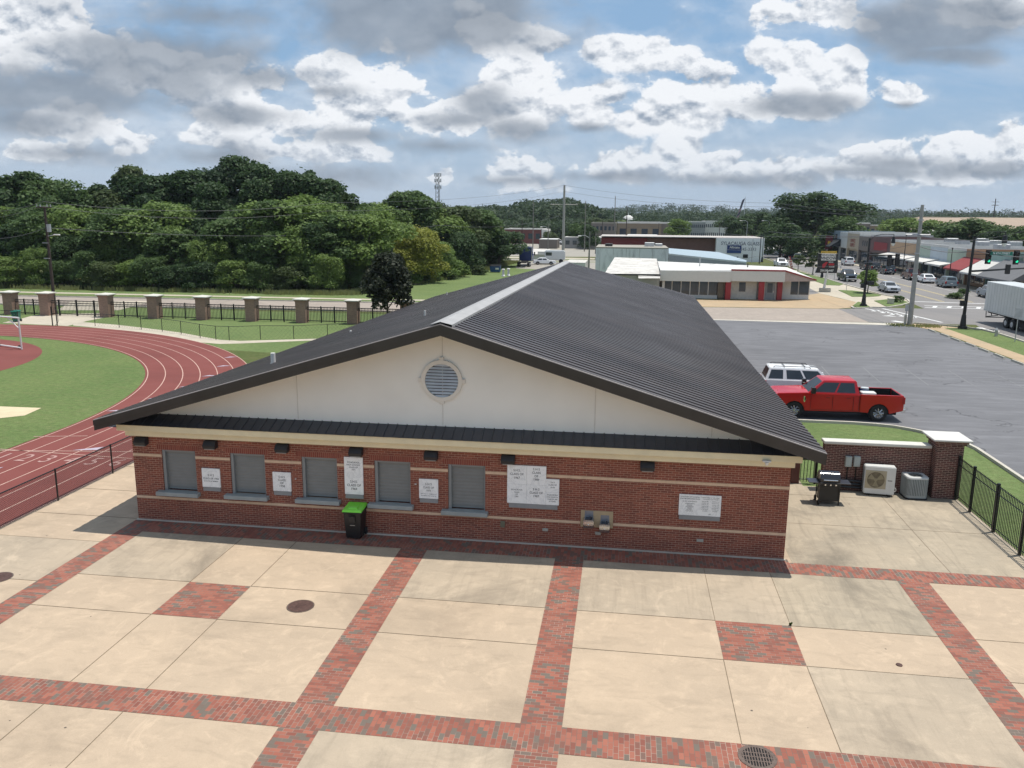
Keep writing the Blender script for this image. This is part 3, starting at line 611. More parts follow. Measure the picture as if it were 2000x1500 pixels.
# round louvred vent
def ring(mb, cx, cz, r0, r1, y0, y1, n=40, mi=0):
    vs = []
    for i in range(n):
        a = 2*math.pi*i/n
        for r, y in ((r0,y0),(r1,y0),(r1,y1),(r0,y1)): vs.append((cx+r*math.cos(a), y, cz+r*math.sin(a)))
    fs = []
    for i in range(n):
        k = (i+1) % n
        for q in range(4): fs.append((i*4+q, k*4+q, k*4+(q+1) % 4, i*4+(q+1) % 4))
    mb.add(vs, fs, mi)
vt = MB(); ring(vt, -5.44, 5.04, .52, .64, 23.93, 24.02)
for a in range(4):
    c, s = math.cos(a*math.pi/2), math.sin(a*math.pi/2); vt.box(-5.44+c*.655-.07, -5.44+c*.655+.07, 23.94, 24.01, 5.04+s*.655-.07, 5.04+s*.655+.07)
gv = vt.build('round_vent', mat('vent_surround', (.78,.72,.64), .8, var=.03), bld, smooth=False)
lv = MB()
for k in range(11):
    z = 5.04-.48+k*.096; hw = math.sqrt(max(.02, .53**2-(z-5.04)**2)); lv.ext([(23.95,z-.035),(24.01,z+.045),(24.018,z+.04),(23.958,z-.04)], 'x', -5.44-hw, -5.44+hw)
lv.build('louvre', mat('louvre_grey', (.62,.64,.67), .6), gv); MB().tube((-5.44,24.03,5.04),(-5.44,23.995,5.04),.53,.53,32).build('recess', mat('vent_dark', (.05,.05,.055), .9), gv)
# vent pipes through the roof
m_pvc = mat('white_pipe', (.72,.70,.66), .5, var=.08)
for (px, py, h, r) in [(534,712,.42,.085),(685,650,.12,.05),(830,620,.28,.045),(873,577,.25,.045),(983,538,.5,.09),(993,537,.5,.09),(1039,526,.55,.10),(1047,523,.35,.08),(1064,517,.6,.12)]:
    d = ray(px, py)
    for k in range(20, 700):
        t = k*.1; X = Vector((0,0,CAMZ))+d*t
        if X.y > 24 and X.z <= (eL(X.y)[2]+(X.x+16.45)*(rg(X.y)[2]-eL(X.y)[2])/11.3): break
    if X.y > 69.8: continue
    vp = MB().tube((X.x,X.y,X.z-.1),(X.x,X.y,X.z+h),r,r,10); vp.tube((X.x,X.y,X.z-.05),(X.x,X.y,X.z+.07),r*1.9,r*1.1,10)
    if h > .45: vp.tube((X.x,X.y,X.z+h),(X.x,X.y,X.z+h+.06),r*1.7,r*1.3,10)
    vp.build('vent_pipe', m_pvc, roof, smooth=True)
# ---------------------------------------------------------------- things on the front wall
m_lamp = mat('black_lamp', (.018,.019,.023), .42, var=.2); m_lens = mat('lamp_lens', (.35,.35,.33), .2)
lab = ['black box wall lamp at the far left corner, above the first shutter', 'black box wall lamp between the first and second shutters', 'black box wall lamp between the second and third shutters', 'black box wall lamp above the tall marble plaque',
       'black box wall lamp between the fourth and fifth shutters', 'black box wall lamp over the large marble plaque cluster', 'black box wall lamp on the blank right part of the brick wall']
for x, l in zip((-15.34,-12.96,-10.55,-8.13,-5.73,-3.33,.86), lab):
    t = thing('wall_lamp', (x, FY, 2.6), l, 'wall lamp', 'black wall lamps along the brick front')
    MB().ext([(FY,2.62),(FY-.20,2.60),(FY-.24,2.72),(FY-.12,2.86),(FY,2.87)], 'x', x-.21, x+.21).build('housing', m_lamp, t, bevel=.012, seg=2)
    MB().box(x-.16,x+.16,FY-.19,FY-.03,2.585,2.603).build('lens', m_lens, t)
mm, b, bs = newmat('white_marble'); p = wpos(b); wv = b.noise(p, 1.6, 7, .7, 1.4)
vein = b.m('SUBTRACT', 1, b.mr(b.m('ABSOLUTE', b.m('SUBTRACT', wv, .5)), 0, .035)); c = b.mix(b.m('MULTIPLY', vein, .38), (.93,.93,.92), (.50,.51,.53)); c = b.mix(b.m('MULTIPLY', b.noise(p, 3, 4), .15), c, (.6,.6,.6)); setp(b, bs, c, .35)
m_ledge = mat('grey_ledge', (.27,.27,.27), .8); m_ink = mat('engraving', (.07,.07,.08), .8)
def plaque(x0, x1, z0, z1, lines, label, ledge=True, grp='marble class plaques on the brick wall'):
    t = thing('marble_plaque', ((x0+x1)/2, FY, z0), label, 'plaque', grp)
    MB().box(x0, x1, FY-.045, FY-.002, z0, z1).build('slab', mm, t, bevel=.004)
    cx = (x0+x1)/2; tx = MB(); text_mesh(tx, [(s_, cx+dx, z, sz, FY-.0475, .95, .012) for s_, z, sz, dx in lines]); tx.build('lettering', m_ink, t)
    if ledge: MB().box(x0+.02, x1-.01, FY-.05, FY-.002, z0-.135, z0-.003).build('ledge', m_ledge, t)
    return t
plaque(-13.35,-12.73,1.28,1.91, [('S H S',1.68,.10,0),('CLASS OF 1956',1.57,.085,0),('DONATED BY MEMBERS',1.48,.048,0)], 'small square marble plaque for the class of 1956, leftmost on the wall')
plaque(-10.94,-10.33,1.28,1.91, [('S H S',1.75,.10,0),('CLASS',1.65,.10,0),('OF',1.55,.10,0),('1958',1.45,.10,0)], 'small square marble plaque for the class of 1958, right of the second shutter')
plaque(-8.55,-7.94,1.31,2.53, [('SYLACAUGA',2.36,.075,0),('HIGH SCHOOL',2.28,.07,0),('CLASS OF',2.20,.07,0),('1971',2.12,.07,0),('S.H.S.',1.73,.11,0),('CLASS OF',1.61,.11,0),('1969',1.49,.11,0)], 'tall narrow marble plaque of two stones, for the class of 1969')
plaque(-6.14,-5.53,1.31,1.94, [('S H S',1.78,.10,0),('CLASS OF',1.67,.085,0),('1975',1.57,.08,0),('DEDICATED TO THE MEMORY OF',1.46,.035,0),('OUR FRIENDS AND CLASSMATES',1.40,.035,0)], 'small square marble plaque for the class of 1975, right of the fourth shutter')
pl = thing('marble_plaque_cluster', (-2.57, FY, 1.32), 'large stepped block of six marble class plaques right of the last shutter', 'plaque')
for (a, b_, z0, z1, L) in ((-3.36,-2.765,1.94,2.54,[('S.H.S.',2.38,.10),('CLASS OF',2.26,.10),('1967',2.14,.10)]), (-2.762,-2.165,1.94,2.54,[('S H S',2.44,.10),('CLASS',2.33,.10),('OF',2.22,.10),('1989',2.11,.10)]),
        (-3.36,-2.765,1.325,1.937,[('SYLACAUGA',1.76,.065),('CLASS',1.68,.065),('OF',1.61,.065),('1981',1.54,.065)]), (-2.762,-2.165,1.325,1.937,[('S H S',1.80,.10),('CLASS OF',1.69,.10),('1987',1.58,.10)]),
        (-2.162,-1.76,1.735,2.15,[('S H S',2.05,.06),('CLASS OF',1.97,.06),('10-00',1.89,.06)]), (-2.162,-1.76,1.325,1.732,[('SYLACAUGA',1.65,.06),('HIGH SCHOOL',1.58,.055),('CLASS OF 1966',1.51,.05),('50 YEARS',1.44,.055)])):
    sl_ = MB().box(a, b_, FY-.045, FY-.002, z0, z1).build('slab', mm, pl, bevel=.003)
    tx = MB(); text_mesh(tx, [(s_, (a+b_)/2, z, sz, FY-.0475, .95, .012) for s_, z, sz in L]); tx.build('lettering', m_ink, sl_)
MB().box(-3.3,-1.8,FY-.05,FY-.002,1.18,1.322).build('ledge', m_ledge, pl)
L = [('SYLACAUGA CITY SCHOOLS',1.83,.045,-.3),('STADIUM DEDICATION PLAZA',1.77,.045,-.3),('BOARD OF EDUCATION',1.69,.04,-.3),('SUPERINTENDENT',1.62,.035,-.3)]+[(s_,1.57-k*.045,.034,-.3) for k, s_ in enumerate(('PRESIDENT','VICE PRESIDENT','MEMBERS','ARCHITECT','CONTRACTOR'))]
L += [('IN APPRECIATION OF THE CITIZENS',1.83,.034,.3),('WHO GAVE TO THIS STADIUM',1.78,.034,.3)]+[(s_,1.71-k*.05,.032,dx) for k, s_ in enumerate(('CLASS OF 1951','CLASS OF 1956','CLASS OF 1958','CLASS OF 1966','CLASS OF 1967','CLASS OF 1969','BOOSTERS')) for dx in (.15,.45)]+[('2007',1.31,.04,.3)]
plaque(1.84,3.07,1.25,1.90, L, 'wide white dedication plaque with two columns of small text near the right corner')
fo = thing('drinking_fountain', (-.59, FY, .6), 'pair of steel drinking fountains on a tan backing panel low on the brick wall', 'drinking fountain')
m_steel = mat('brushed_steel', (.55,.55,.54), .28, .9, var=.1)
MB().box(-1.08,-.1,FY-.025,FY-.0095,.68,1.21).build('panel', mat('tan_panel', (.44,.33,.20), .5), fo)
for cx, z in ((-.83,.98),(-.345,.87)):
    a = MB().ext([(FY-.025,z-.26),(FY-.25,z-.26),(FY-.33,z-.12),(FY-.33,z),(FY-.30,z+.02),(FY-.025,z+.02)], 'x', cx-.155, cx+.155).build('basin', m_steel, fo, bevel=.02, seg=2)
    MB().box(cx-.11,cx+.11,FY-.28,FY-.06,z+.021,z+.027).build('bowl', mat('bowl_shadow', (.12,.12,.13), .2, .8), a)
    MB().tube((cx+.06,FY-.08,z+.02),(cx+.06,FY-.12,z+.09),.015,.012).build('spout', m_steel, a); MB().tube((cx,FY-.335,z-.1),(cx,FY-.328,z-.1),.02,.02,10).build('button', m_pvc, a)
    MB().box(cx-.13,cx+.13,FY-.032,FY-.0255,z+.02,z+.22).build('splash_plate', mat('blue_grey_plate', (.20,.22,.26), .35, .4), fo)
mo_ = mat('outlet_cover', (.40,.38,.33), .5); mo2 = mat('hose_box_green', (.16,.15,.10), .6)
for (px, py, w_, h_, mt, l, nm_) in ((982,1023,.14,.2,mo2,'round olive hose bibb cover low on the wall below the plaque cluster','hose_bibb_cover'),(1065,1034,.17,.09,mo_,'small pale outlet cover left of the drinking fountains','outlet_cover'),(1168,1041,.17,.09,mo_,'small pale outlet cover right below the drinking fountains','outlet_cover'),
        (1367,1055,.2,.09,mo_,'small outlet cover low on the wall below the dedication plaque','outlet_cover'),(578,935,.05,.03,m_pvc,'tiny white clip fixed right of the second square plaque','wall_clip'),(812,945,.07,.03,m_pvc,'tiny white clip left of the last small square plaque','wall_clip')):
    x, _, z = AY(px, py, FY); tag(MB().box(x-w_/2,x+w_/2,FY-.05,FY-.002,z-h_/2,z+h_/2).build(nm_, mt, bevel=.01), l, 'wall fixture')
x, _, z = AY(1497, 901, 23.4)
t = thing('security_camera', (x,23.40,z), 'small white dome camera under the cream fascia near the right corner', 'camera')
MB().box(x-.12,x+.12,23.28,23.398,z+.0,z+.05).build('bracket', m_pvc, t, bevel=.01); MB().tube((x,23.32,z),(x,23.32,z-.09),.07,.04,12).build('dome', m_pvc, t, smooth=True)
# ================================================================ things on the plaza
m_blk = mat('black_plastic', (.012,.012,.014), .38, var=.3, spec=.5); m_lime = mat('lime_plastic', (.24,.78,.06), .35, var=.06)
m_rub = mat('rubber', (.02,.02,.021), .8); m_bm = mat('black_metal', (.010,.011,.012), .4, var=.2, spec=.5); m_chr = mat('chrome', (.75,.75,.76), .12, 1, var=.05)
def wheelie_bin(name, loc, rz, mb_, ml, label, s=1.0, grp=None):
    t = thing(name, (0,0,0), label, 'trash bin', grp)
    b = MB(); b.add([(-.24,-.28,.05),(.24,-.28,.05),(.24,.24,.05),(-.24,.24,.05),(-.29,-.36,.95),(.29,-.36,.95),(.29,.32,.95),(-.29,.32,.95)], [(3,2,1,0),(4,5,6,7),(0,1,5,4),(1,2,6,5),(2,3,7,6),(3,0,4,7)])
    b.box(-.31,.31,-.385,.34,.90,.955); b.box(-.11,.11,-.40,-.32,.62,.84); b.box(-.14,.14,-.372,-.33,.86,.90)
    body = b.build('body', mb_, t, bevel=.02, seg=2)
    MB().box(-.08,.08,-.352,-.34,.50,.515).build('handle_bar', mat('pale_metal', (.5,.5,.5), .3, .6), body)
    l = MB(); l.add([(-.33,-.41,.96),(.33,-.41,.96),(.33,.36,1.0),(-.33,.36,1.0),(-.30,-.36,1.03),(.30,-.36,1.03),(.29,.30,1.07),(-.29,.30,1.07)], [(3,2,1,0),(4,5,6,7),(0,1,5,4),(1,2,6,5),(2,3,7,6),(3,0,4,7)])
    l.add([(-.17,-.30,1.03),(.17,-.30,1.03),(.17,-.05,1.045),(-.17,-.05,1.045),(-.13,-.26,1.075),(.13,-.26,1.075),(.13,-.09,1.08),(-.13,-.09,1.08)], [(4,5,6,7),(0,1,5,4),(1,2,6,5),(2,3,7,6),(3,0,4,7)])
    l.build('lid', ml, t, bevel=.012, seg=2)
    MB().tube((-.2,.38,.93),(.2,.38,.93),.018).build('handle', mb_, t)
    for x in (-.27,.27): w_ = MB().tube((x-.03,.26,.12),(x+.03,.26,.12),.12,.12,16).build('wheel', m_rub, t, smooth=True)
    t.location = loc; t.rotation_euler = (0,0,rz); t.scale = (s,s,s); return t
x, y = G(687,1057); wheelie_bin('trash_bin', (x+.02,y+.36,.02), .03, m_blk, m_lime, 'black wheeled trash bin with bright lime green lid against the brick front', .97)
wheelie_bin('trash_bin', (-55.3,67.9,.01), .2, mat('green_plastic', (.01,.13,.085), .4), mat('green_plastic_lid', (.015,.17,.11), .4), 'dark green wheeled trash bin beyond the track behind the goal', .98)
# manholes
m_iron = mat('rusty_iron', (.10,.055,.045), .7, .3, var=.3, scale=14, bump=.4); m_iron2 = mat('grate_iron', (.16,.12,.10), .6, .5, var=.3, scale=14); m_void = mat('drain_void', (.006,.006,.007), .9)
def manhole(px, py, r, label):
    x, y = G(px, py); t = thing('manhole_cover', (x,y,.012), label, 'manhole cover')
    MB().tube((x,y,.01),(x,y,.021),r-.015,r-.015,40).build('rim', m_iron2, t); mh = MB().tube((x,y,.012),(x,y,.027),r-.045,r-.05,40)
    for k in range(-2,3): mh.box(x-.12,x+.12,y+k*.05-.008,y+k*.05+.008,.027,.031)
    mh.build('lid', m_iron, t)
manhole(587,1185,.37,'round rusty manhole cover in the concrete slab right of the brick square'); manhole(-2,1129,.37,'round rusty manhole cover cut by the left edge of the photo')
x, y = G(1756,1300); tag(MB().tube((x,y,.012),(x,y,.03),.075,.07,16).build('cleanout_cap', m_iron), 'small rusty cleanout cap in the concrete near the right paving band', 'pipe cap')
x, y = G(1479,1481); t = thing('drain_grate', (x,y,.02), 'round slotted drain grate in the brick paving band at the bottom', 'drain grate')
MB().tube((x,y,.018),(x,y,.0235),.29,.29,40).build('drain_opening', m_void, t)
gr = MB(); 
for i in range(40):
    a0, a1 = 2*math.pi*i/40, 2*math.pi*(i+1)/40; gr.slab([(x+r*math.cos(a), y+r*math.sin(a)) for r, a in ((.285,a0),(.36,a0),(.36,a1),(.285,a1))], .018, .032)
gr.build('frame', m_iron2, t); gb = MB()
for k in range(-5,6):
    hx = k*.052; hl = math.sqrt(max(0, .29**2-hx*hx)); gb.box(x+hx-.011,x+hx+.011,y-hl,y+hl,.02,.031)
for k in (-1,0,1): hl = math.sqrt(.29**2-(k*.12)**2); gb.box(x-hl,x+hl,y+k*.12-.013,y+k*.12+.013,.0205,.0305)
gb.build('bars', m_iron2, t)
# weed by the wall
m_weed = leafmat('weed_leaf', (.05,.09,.02), (.08,.13,.03))
def weed(px, py, n, h, label, name='weed'):
    x, y = G(px, py); w_ = MB()
    for i in range(n):
        a = random.random()*6.28; l = h*(.4+random.random()*.6); dx, dy = math.cos(a)*l*.5, math.sin(a)*l*.35-.03; s_ = .012+random.random()*.014
        w_.add([(x-s_,y,.0),(x+s_,y,.0),(x+dx*.5+s_,y+dy*.5,l*.7),(x+dx*.5-s_,y+dy*.5,l*.7),(x+dx,y+dy,l)], [(0,1,2,3),(3,2,4)])
    tag(w_.build(name, m_weed), label, 'weed')
weed(808,1045,46,.34,'small green weed growing at the foot of the brick front'); weed(1543,1222,26,.12,'tiny weed in the joint at the corner of the brick square')
# barbecue grill
gx, gy = 7.45, 29.2
t = thing('barbecue_grill', (gx,gy,.016), 'black gas barbecue grill with side shelves standing between the building and the air units', 'grill')
m_gl = mat('gloss_black_hood', (.015,.014,.02), .12, var=.1, spec=.8)
hd = MB().ext([(gy-.28,.86),(gy-.29,1.0),(gy-.22,1.13),(gy-.05,1.21),(gy+.12,1.19),(gy+.24,1.08),(gy+.28,.86)], 'x', gx-.34, gx+.34); hood = hd.build('hood', m_gl, t, smooth=True, bevel=.015, seg=2)
MB().tube((gx-.24,gy-.33,.95),(gx+.24,gy-.33,.95),.016).build('handle', m_chr, hood)
MB().box(gx-.36,gx+.36,gy-.29,gy+.29,.70,.86).build('firebox', m_bm, t, bevel=.01)
MB().box(gx-.36,gx+.36,gy-.335,gy-.29,.73,.85).build('control_panel', m_bm, t, bevel=.008)
for k in (-.18,0,.18): MB().tube((gx+k,gy-.336,.79),(gx+k,gy-.375,.79),.034,.028,12).build('knob', m_chr, t)
for s_ in (-1,1):
    MB().box(gx+s_*.365,gx+s_*.72,gy-.26,gy+.22,.80,.84).build('side_shelf', mat('shelf_plastic', (.035,.037,.05), .35), t, bevel=.012)
cb = MB().box(gx-.30,gx+.33,gy-.22,gy+.2,.14,.70); cb.build('cabinet', m_bm, t)
for xx in (-.33,.35):
    for yy in (-.24,.22): MB().box(gx+xx-.02,gx+xx+.02,gy+yy-.02,gy+yy+.02,.016,.71).build('leg', m_bm, t)
for yy in (-.27,.25): MB().tube((gx-.37,gy+yy,.11),(gx-.33,gy+yy,.11),.095,.095,16).build('wheel', m_rub, t)
# condensing units
m_acw = mat('ac_white', (.66,.66,.63), .4, var=.05, dirt=.15); m_acg = mat('ac_grey', (.34,.37,.37), .45, var=.08); m_tan = mat('tan_grille', (.42,.36,.25), .6); m_fan = mat('fan_brown', (.16,.13,.08), .6, var=.4, scale=6)
t = thing('air_conditioner', (0,0,0), 'tall white box air conditioner with round tan fan grille against the garden wall', 'air conditioner')
ab = MB().box(-.53,.53,-.19,.19,.07,1.12); body = ab.build('cabinet', m_acw, t, bevel=.025, seg=2)
fg = MB(); ring(fg, -.14, .62, .30, .335, -.215, -.19, 40); fg.box(-.50,.22,-.197,-.191,.28,.97); fg.build('fan_guard', m_tan, t)
MB().tube((-.14,-.198,.62),(-.14,-.203,.62),.30,.30,36).build('fan_recess', m_fan, t)
bl = MB()
for k in range(3):
    a = k*2.09; pts = [(-.14+r*math.cos(a+q), -.206-.004*q, .62+r*math.sin(a+q)) for r, q in ((.05,0),(.28,.15),(.28,.95),(.05,.9))]; bl.add(pts, [(0,1,2,3)])
bl.tube((-.14,-.204,.62),(-.14,-.214,.62),.06,.05,16); bl.build('fan', mat('fan_blade', (.28,.24,.15), .5), t)
gl = MB()
for k in range(14): gl.box(-.545,-.533,-.16,.16,.16+k*.066,.19+k*.066)
gl.build('side_louvre', m_acg, t); MB().box(.27,.42,-.1945,-.1905,.60,.625).build('badge', m_bm, t)
for xx in (-.35,.35): MB().box(xx-.04,xx+.04,-.21,.21,.0,.07).build('foot', m_bm, t)
MB().path([(.54,.0,.30),(.60,.0,.30),(.63,.0,.22),(.60,.0,.16),(.54,.0,.16)], .012).build('hose', m_pvc, t)
t.location = (9.53,30.42,.016); t.rotation_euler = (0,0,-.10)
t = thing('air_conditioner', (0,0,0), 'squat grey louvred condenser unit with a round top fan beside the brick pier', 'air conditioner')
def rsq(h, r, n=6):
    return [(sx*(h-r)+r*math.cos(math.radians(a0+90*i/n)), sy_*(h-r)+r*math.sin(math.radians(a0+90*i/n))) for sx, sy_, a0 in ((1,1,0),(-1,1,90),(-1,-1,180),(1,-1,270)) for i in range(n+1)]
MB().slab(rsq(.36,.13), .06, .78).build('coil_core', mat('coil_dark', (.10,.12,.13), .6), t); MB().slab(rsq(.375,.14), .05, .14).build('base_pan', m_acg, t); MB().slab(rsq(.40,.15), .0, .05).build('pad', m_bm, t)
lg = MB(); P4 = rsq(.372,.14,5)
for i in range(len(P4)):
    p = Vector(P4[i]); q = Vector(P4[(i+1) % len(P4)]); L_ = (q-p).length; nseg = max(1, int(L_/.055))
    for k in range(nseg):
        a = p.lerp(q, (k+.1)/nseg); b2 = p.lerp(q, (k+.62)/nseg); o = ((a+b2)/2).normalized()*.012; lg.slab([tuple(a), tuple(b2), tuple(b2+o), tuple(a+o)], .14, .76)
lg.build('side_louvre', m_acg, t)
tp = MB(); RQ = rsq(.385,.15,8); n_ = len(RQ); CI = [(.27*math.cos(math.atan2(p[1],p[0])), .27*math.sin(math.atan2(p[1],p[0]))) for p in RQ]
vs = [(p[0],p[1],.76) for p in RQ]+[(p[0],p[1],.80) for p in RQ]+[(p[0]*.96,p[1]*.96,.825) for p in RQ]+[(p[0],p[1],.83) for p in CI]+[(p[0],p[1],.77) for p in CI]
tp.add(vs, [(a*n_+i, a*n_+(i+1) % n_, (a+1)*n_+(i+1) % n_, (a+1)*n_+i) for a in range(4) for i in range(n_)]); tp.build('top_panel', mat('ac_top', (.58,.58,.56), .4), t, smooth=True)
MB().tube((0,0,.772),(0,0,.776),.27,.27,32).build('fan_opening', m_void, t); fw = MB()
for r in (.08,.13,.18,.23): 
    for i in range(24): a = 2*math.pi*i/24; a2 = a+2*math.pi/24; fw.tube((r*math.cos(a),r*math.sin(a),.826),(r*math.cos(a2),r*math.sin(a2),.826),.004,n=4,cap=False)
for i in range(8): a = math.pi*i/4; fw.tube((0,0,.83),(.27*math.cos(a),.27*math.sin(a),.828),.004,n=4)
fw.tube((0,0,.80),(0,0,.832),.05,.04,12); fw.build('fan_guard', m_bm, t)
t.location = (10.78,30.42,.016); t.rotation_euler = (0,0,.05)
# garden wall, pier, boxes
m_brick2 = brickmat('brown_brick', (.135,.045,.038), (.05,.022,.020), (.42,.29,.22), mo=.0075)
gwz = 1.80
t = thing('garden_wall', (9.4,30.73,0), 'low dark brown brick wall with pale stone coping behind the air units', 'wall')
MB().box(7.6,11.38,30.73,31.03,0,gwz).build('brickwork', m_brick2, t); m_cop = mat('pale_coping', (.60,.58,.52), .8, var=.06); MB().box(7.55,11.34,30.64,31.12,gwz,gwz+.11).build('coping', m_cop, t, bevel=.015)
t = thing('brick_pier', (11.85,30.85,0), 'square brown brick pier with overhanging white stone cap at the end of the garden wall', 'pillar')
MB().box(11.4,12.32,30.35,31.27,0,2.05).build('shaft', m_brick2, t); c_ = MB().box(11.34,12.38,30.29,31.33,2.05,2.13); c_.box(11.29,12.43,30.24,31.38,2.13,2.2); c_.build('corbel', m_brick2, t)
MB().box(11.2,12.52,30.15,31.47,2.2,2.27).build('cap', mat('white_stone_cap', (.62,.60,.56), .75, var=.08, scale=1.5), t, bevel=.015)
m_gbox = mat('grey_box', (.38,.42,.40), .4)
for px, l in ((1656,'left grey electrical disconnect box on the garden wall'), (1672.5,'right grey electrical disconnect box on the garden wall')):
    x, _, z = AY(px, 900, 30.73); t = thing('disconnect_box', (x,30.73,z), l, 'electrical box', 'electrical boxes on the garden wall')
    MB().box(x-.115,x+.115,30.60,30.727,z-.2,z+.2).build('housing', m_gbox, t, bevel=.01); MB().box(x-.10,x+.10,30.592,30.601,z-.18,z+.18).build('cover', m_gbox, t, bevel=.004)
    MB().path([(x,30.69,z-.2),(x,30.69,z-.75),(x+.12,30.66,.42),(x+.2,30.6,.25)], .02, 6).build('conduit', m_bm, t)
pi = MB()
for k, zz in enumerate((.22,.34,.46)): pi.tube((8.0,30.58,zz),(9.05,30.58,zz-.03),.045,.045,8)
tag(pi.build('insulated_pipes', m_blk), 'bundle of black insulated pipes running along the wall to the white unit', 'pipes')
# iron fences
def iron_panel(name, p, q, h, label, grp, step=.115, posts=(), pr=.03, rp_=.012, parent=None, rails=(.12,.82,.97), m_=None, z0=0.02, cat='fence'):
    p = Vector((p[0],p[1],0)); q = Vector((q[0],q[1],0)); t = thing(name, tuple(p), label, cat, grp); d = (q-p); L_ = d.length; d.normalize(); m_ = m_ or m_bm
    b = MB(); n = int(L_/step)
    for k in range(n+1): c = p+d*(L_*k/n); b.tube((c.x,c.y,z0+.05),(c.x,c.y,h),rp_,rp_,4,cap=False)
    b.build('pickets', m_, t)
    for f in rails: MB().tube((p.x,p.y,h*f),(q.x,q.y,h*f),rp_*1.5,rp_*1.5,4).build('rail', m_, t)
    for s_ in posts: c = p+d*s_; MB().box(c.x-pr,c.x+pr,c.y-pr,c.y+pr,0,h+.06).build('post', m_, t)
    return t
iron_panel('iron_fence', (12.2,30.35), (12.2,18), 1.62, 'black iron picket fence running from the brick pier out of the right edge', None, .105, [0.05]+[1.35+1.87*k for k in range(6)], .04, .013)
iron_panel('iron_fence', (5.15,31.35), (7.55,31.35), 1.45, 'short black iron gate section between the building and the garden wall', None, .12, (.1,1.55,2.35), .04, .013)
tag(MB().box(6.60,6.9,31.25,31.5,.0,1.3).build('door_panel', mat('rust_brown_panel', (.10,.03,.022), .6)), 'narrow dark reddish panel standing in the gap beside the gate post', 'panel')
# ================================================================ around the track
def chain_fence(name, pts, h, step, wr, label, post_r=.03, ms=None):
    t = thing(name, (pts[0][0],pts[0][1],0), label, 'fence'); mesh = MB(); rail = MB()
    for i in range(len(pts)-1):
        a = Vector((*pts[i],0)); b = Vector((*pts[i+1],0)); d = b-a; L_ = d.length; d.normalize()
        n = max(1, int(L_/step)); st_ = L_/n; hh = h-.05; k0 = -int(hh/st_)
        for k in range(k0, n):
            for sg in (1,-1):
                s0, s1 = k*st_, k*st_+hh; z0, z1 = .03, .03+hh
                c0, c1 = max(s0,0), min(s1,L_)
                if c1 <= c0: continue
                za, zb = z0+(c0-s0), z0+(c1-s0)
                if sg < 0: za, zb = z0+hh-(c0-s0), z0+hh-(c1-s0)
                A_, B2 = a+d*c0, a+d*c1; mesh.tube((A_.x,A_.y,za),(B2.x,B2.y,zb),wr,wr,3,cap=False)
        rail.tube((a.x,a.y,h),(b.x,b.y,h),post_r*.7,n=6)
    mesh.build('chain_link_mesh', m_bm, t); rail.build('top_rail', m_bm, t)
    for p in pts: MB().tube((p[0],p[1],0),(p[0],p[1],h+.03),post_r,n=8).build('post', m_bm, t)
    return t
chain_fence('chain_link_fence', [(-19.5,y) for y in (9.4,12.5,15.6,18.7,21.85,24.95,28.1,31.2,34.3,37.4,40.5,44,48)], 1.16, .075, .0042, 'black chain link fence along the straight of the running track')
bp = [G(*p) for p in [(186,637),(233,640),(276,644),(317,648),(354,653),(391,660),(422,664),(448,665),(509,663),(574,663),(640,660),(706,657)]]
chain_fence('chain_link_fence', bp, 1.12, .3, .004, 'low black chain link fence curving round the far bend of the track', .028)
chain_fence('chain_link_fence', [G(-60,629),(-58.5,66.9),G(0,632.5)][:2]+[G(36,631)], 1.12, .3, .004, 'short run of black chain link fence beside the green bin', .035)
gp = G(103,636); t = thing('fence_gate', (gp[0],gp[1],0), 'narrow open black walk gate in the chain link fence by the apron', 'gate')
for dx in (0,.45): MB().tube((gp[0]+dx,gp[1],0),(gp[0]+dx,gp[1],1.7),.05).build('post', m_bm, t)
fr = MB(); 
for a, b2 in (((.45,.05),(1.05,.45)),((.45,1.55),(1.05,1.45)),((1.05,.45),(1.05,1.45))): fr.tube((gp[0]+a[0],gp[1]-a[0]*.6,a[1]),(gp[0]+b2[0],gp[1]-b2[0]*.6,b2[1]),.02)
fr.build('gate_leaf', m_bm, t)
PX = [22,92,208,302,396,492,590,690,794]; m_capw = mat('pillar_cap', (.58,.56,.50), .8, var=.06); m_brick3 = brickmat('tan_brown_brick', (.33,.20,.15), (.24,.145,.115), (.36,.28,.22))
pos = [(-60.5,73.0),(-55.7,73.0),(-49.7,72.9),(-44.4,72.9),(-39.5,72.9),(-34.7,72.8),(-29.8,72.8),(-25.1,72.8),(-20.3,72.8),(-15.4,72.8),(-70,73.1)]
pos = [(AY(px, 600, 72.9)[0], 72.9) for px in PX]+[(-15.6,72.9)]
lab = ['leftmost brick fence pillar, cut by the left edge','brick fence pillar beside the open gate, second from the left','brick fence pillar right of the driveway gate, third from the left','fourth brick fence pillar from the left','fifth brick fence pillar from the left, above the bend','sixth brick fence pillar from the left','seventh brick fence pillar from the left','eighth brick fence pillar, just left of the dark magnolia','brick fence pillar half hidden by the roof, right of the magnolia','brick fence pillar hidden behind the roof']
P0 = None
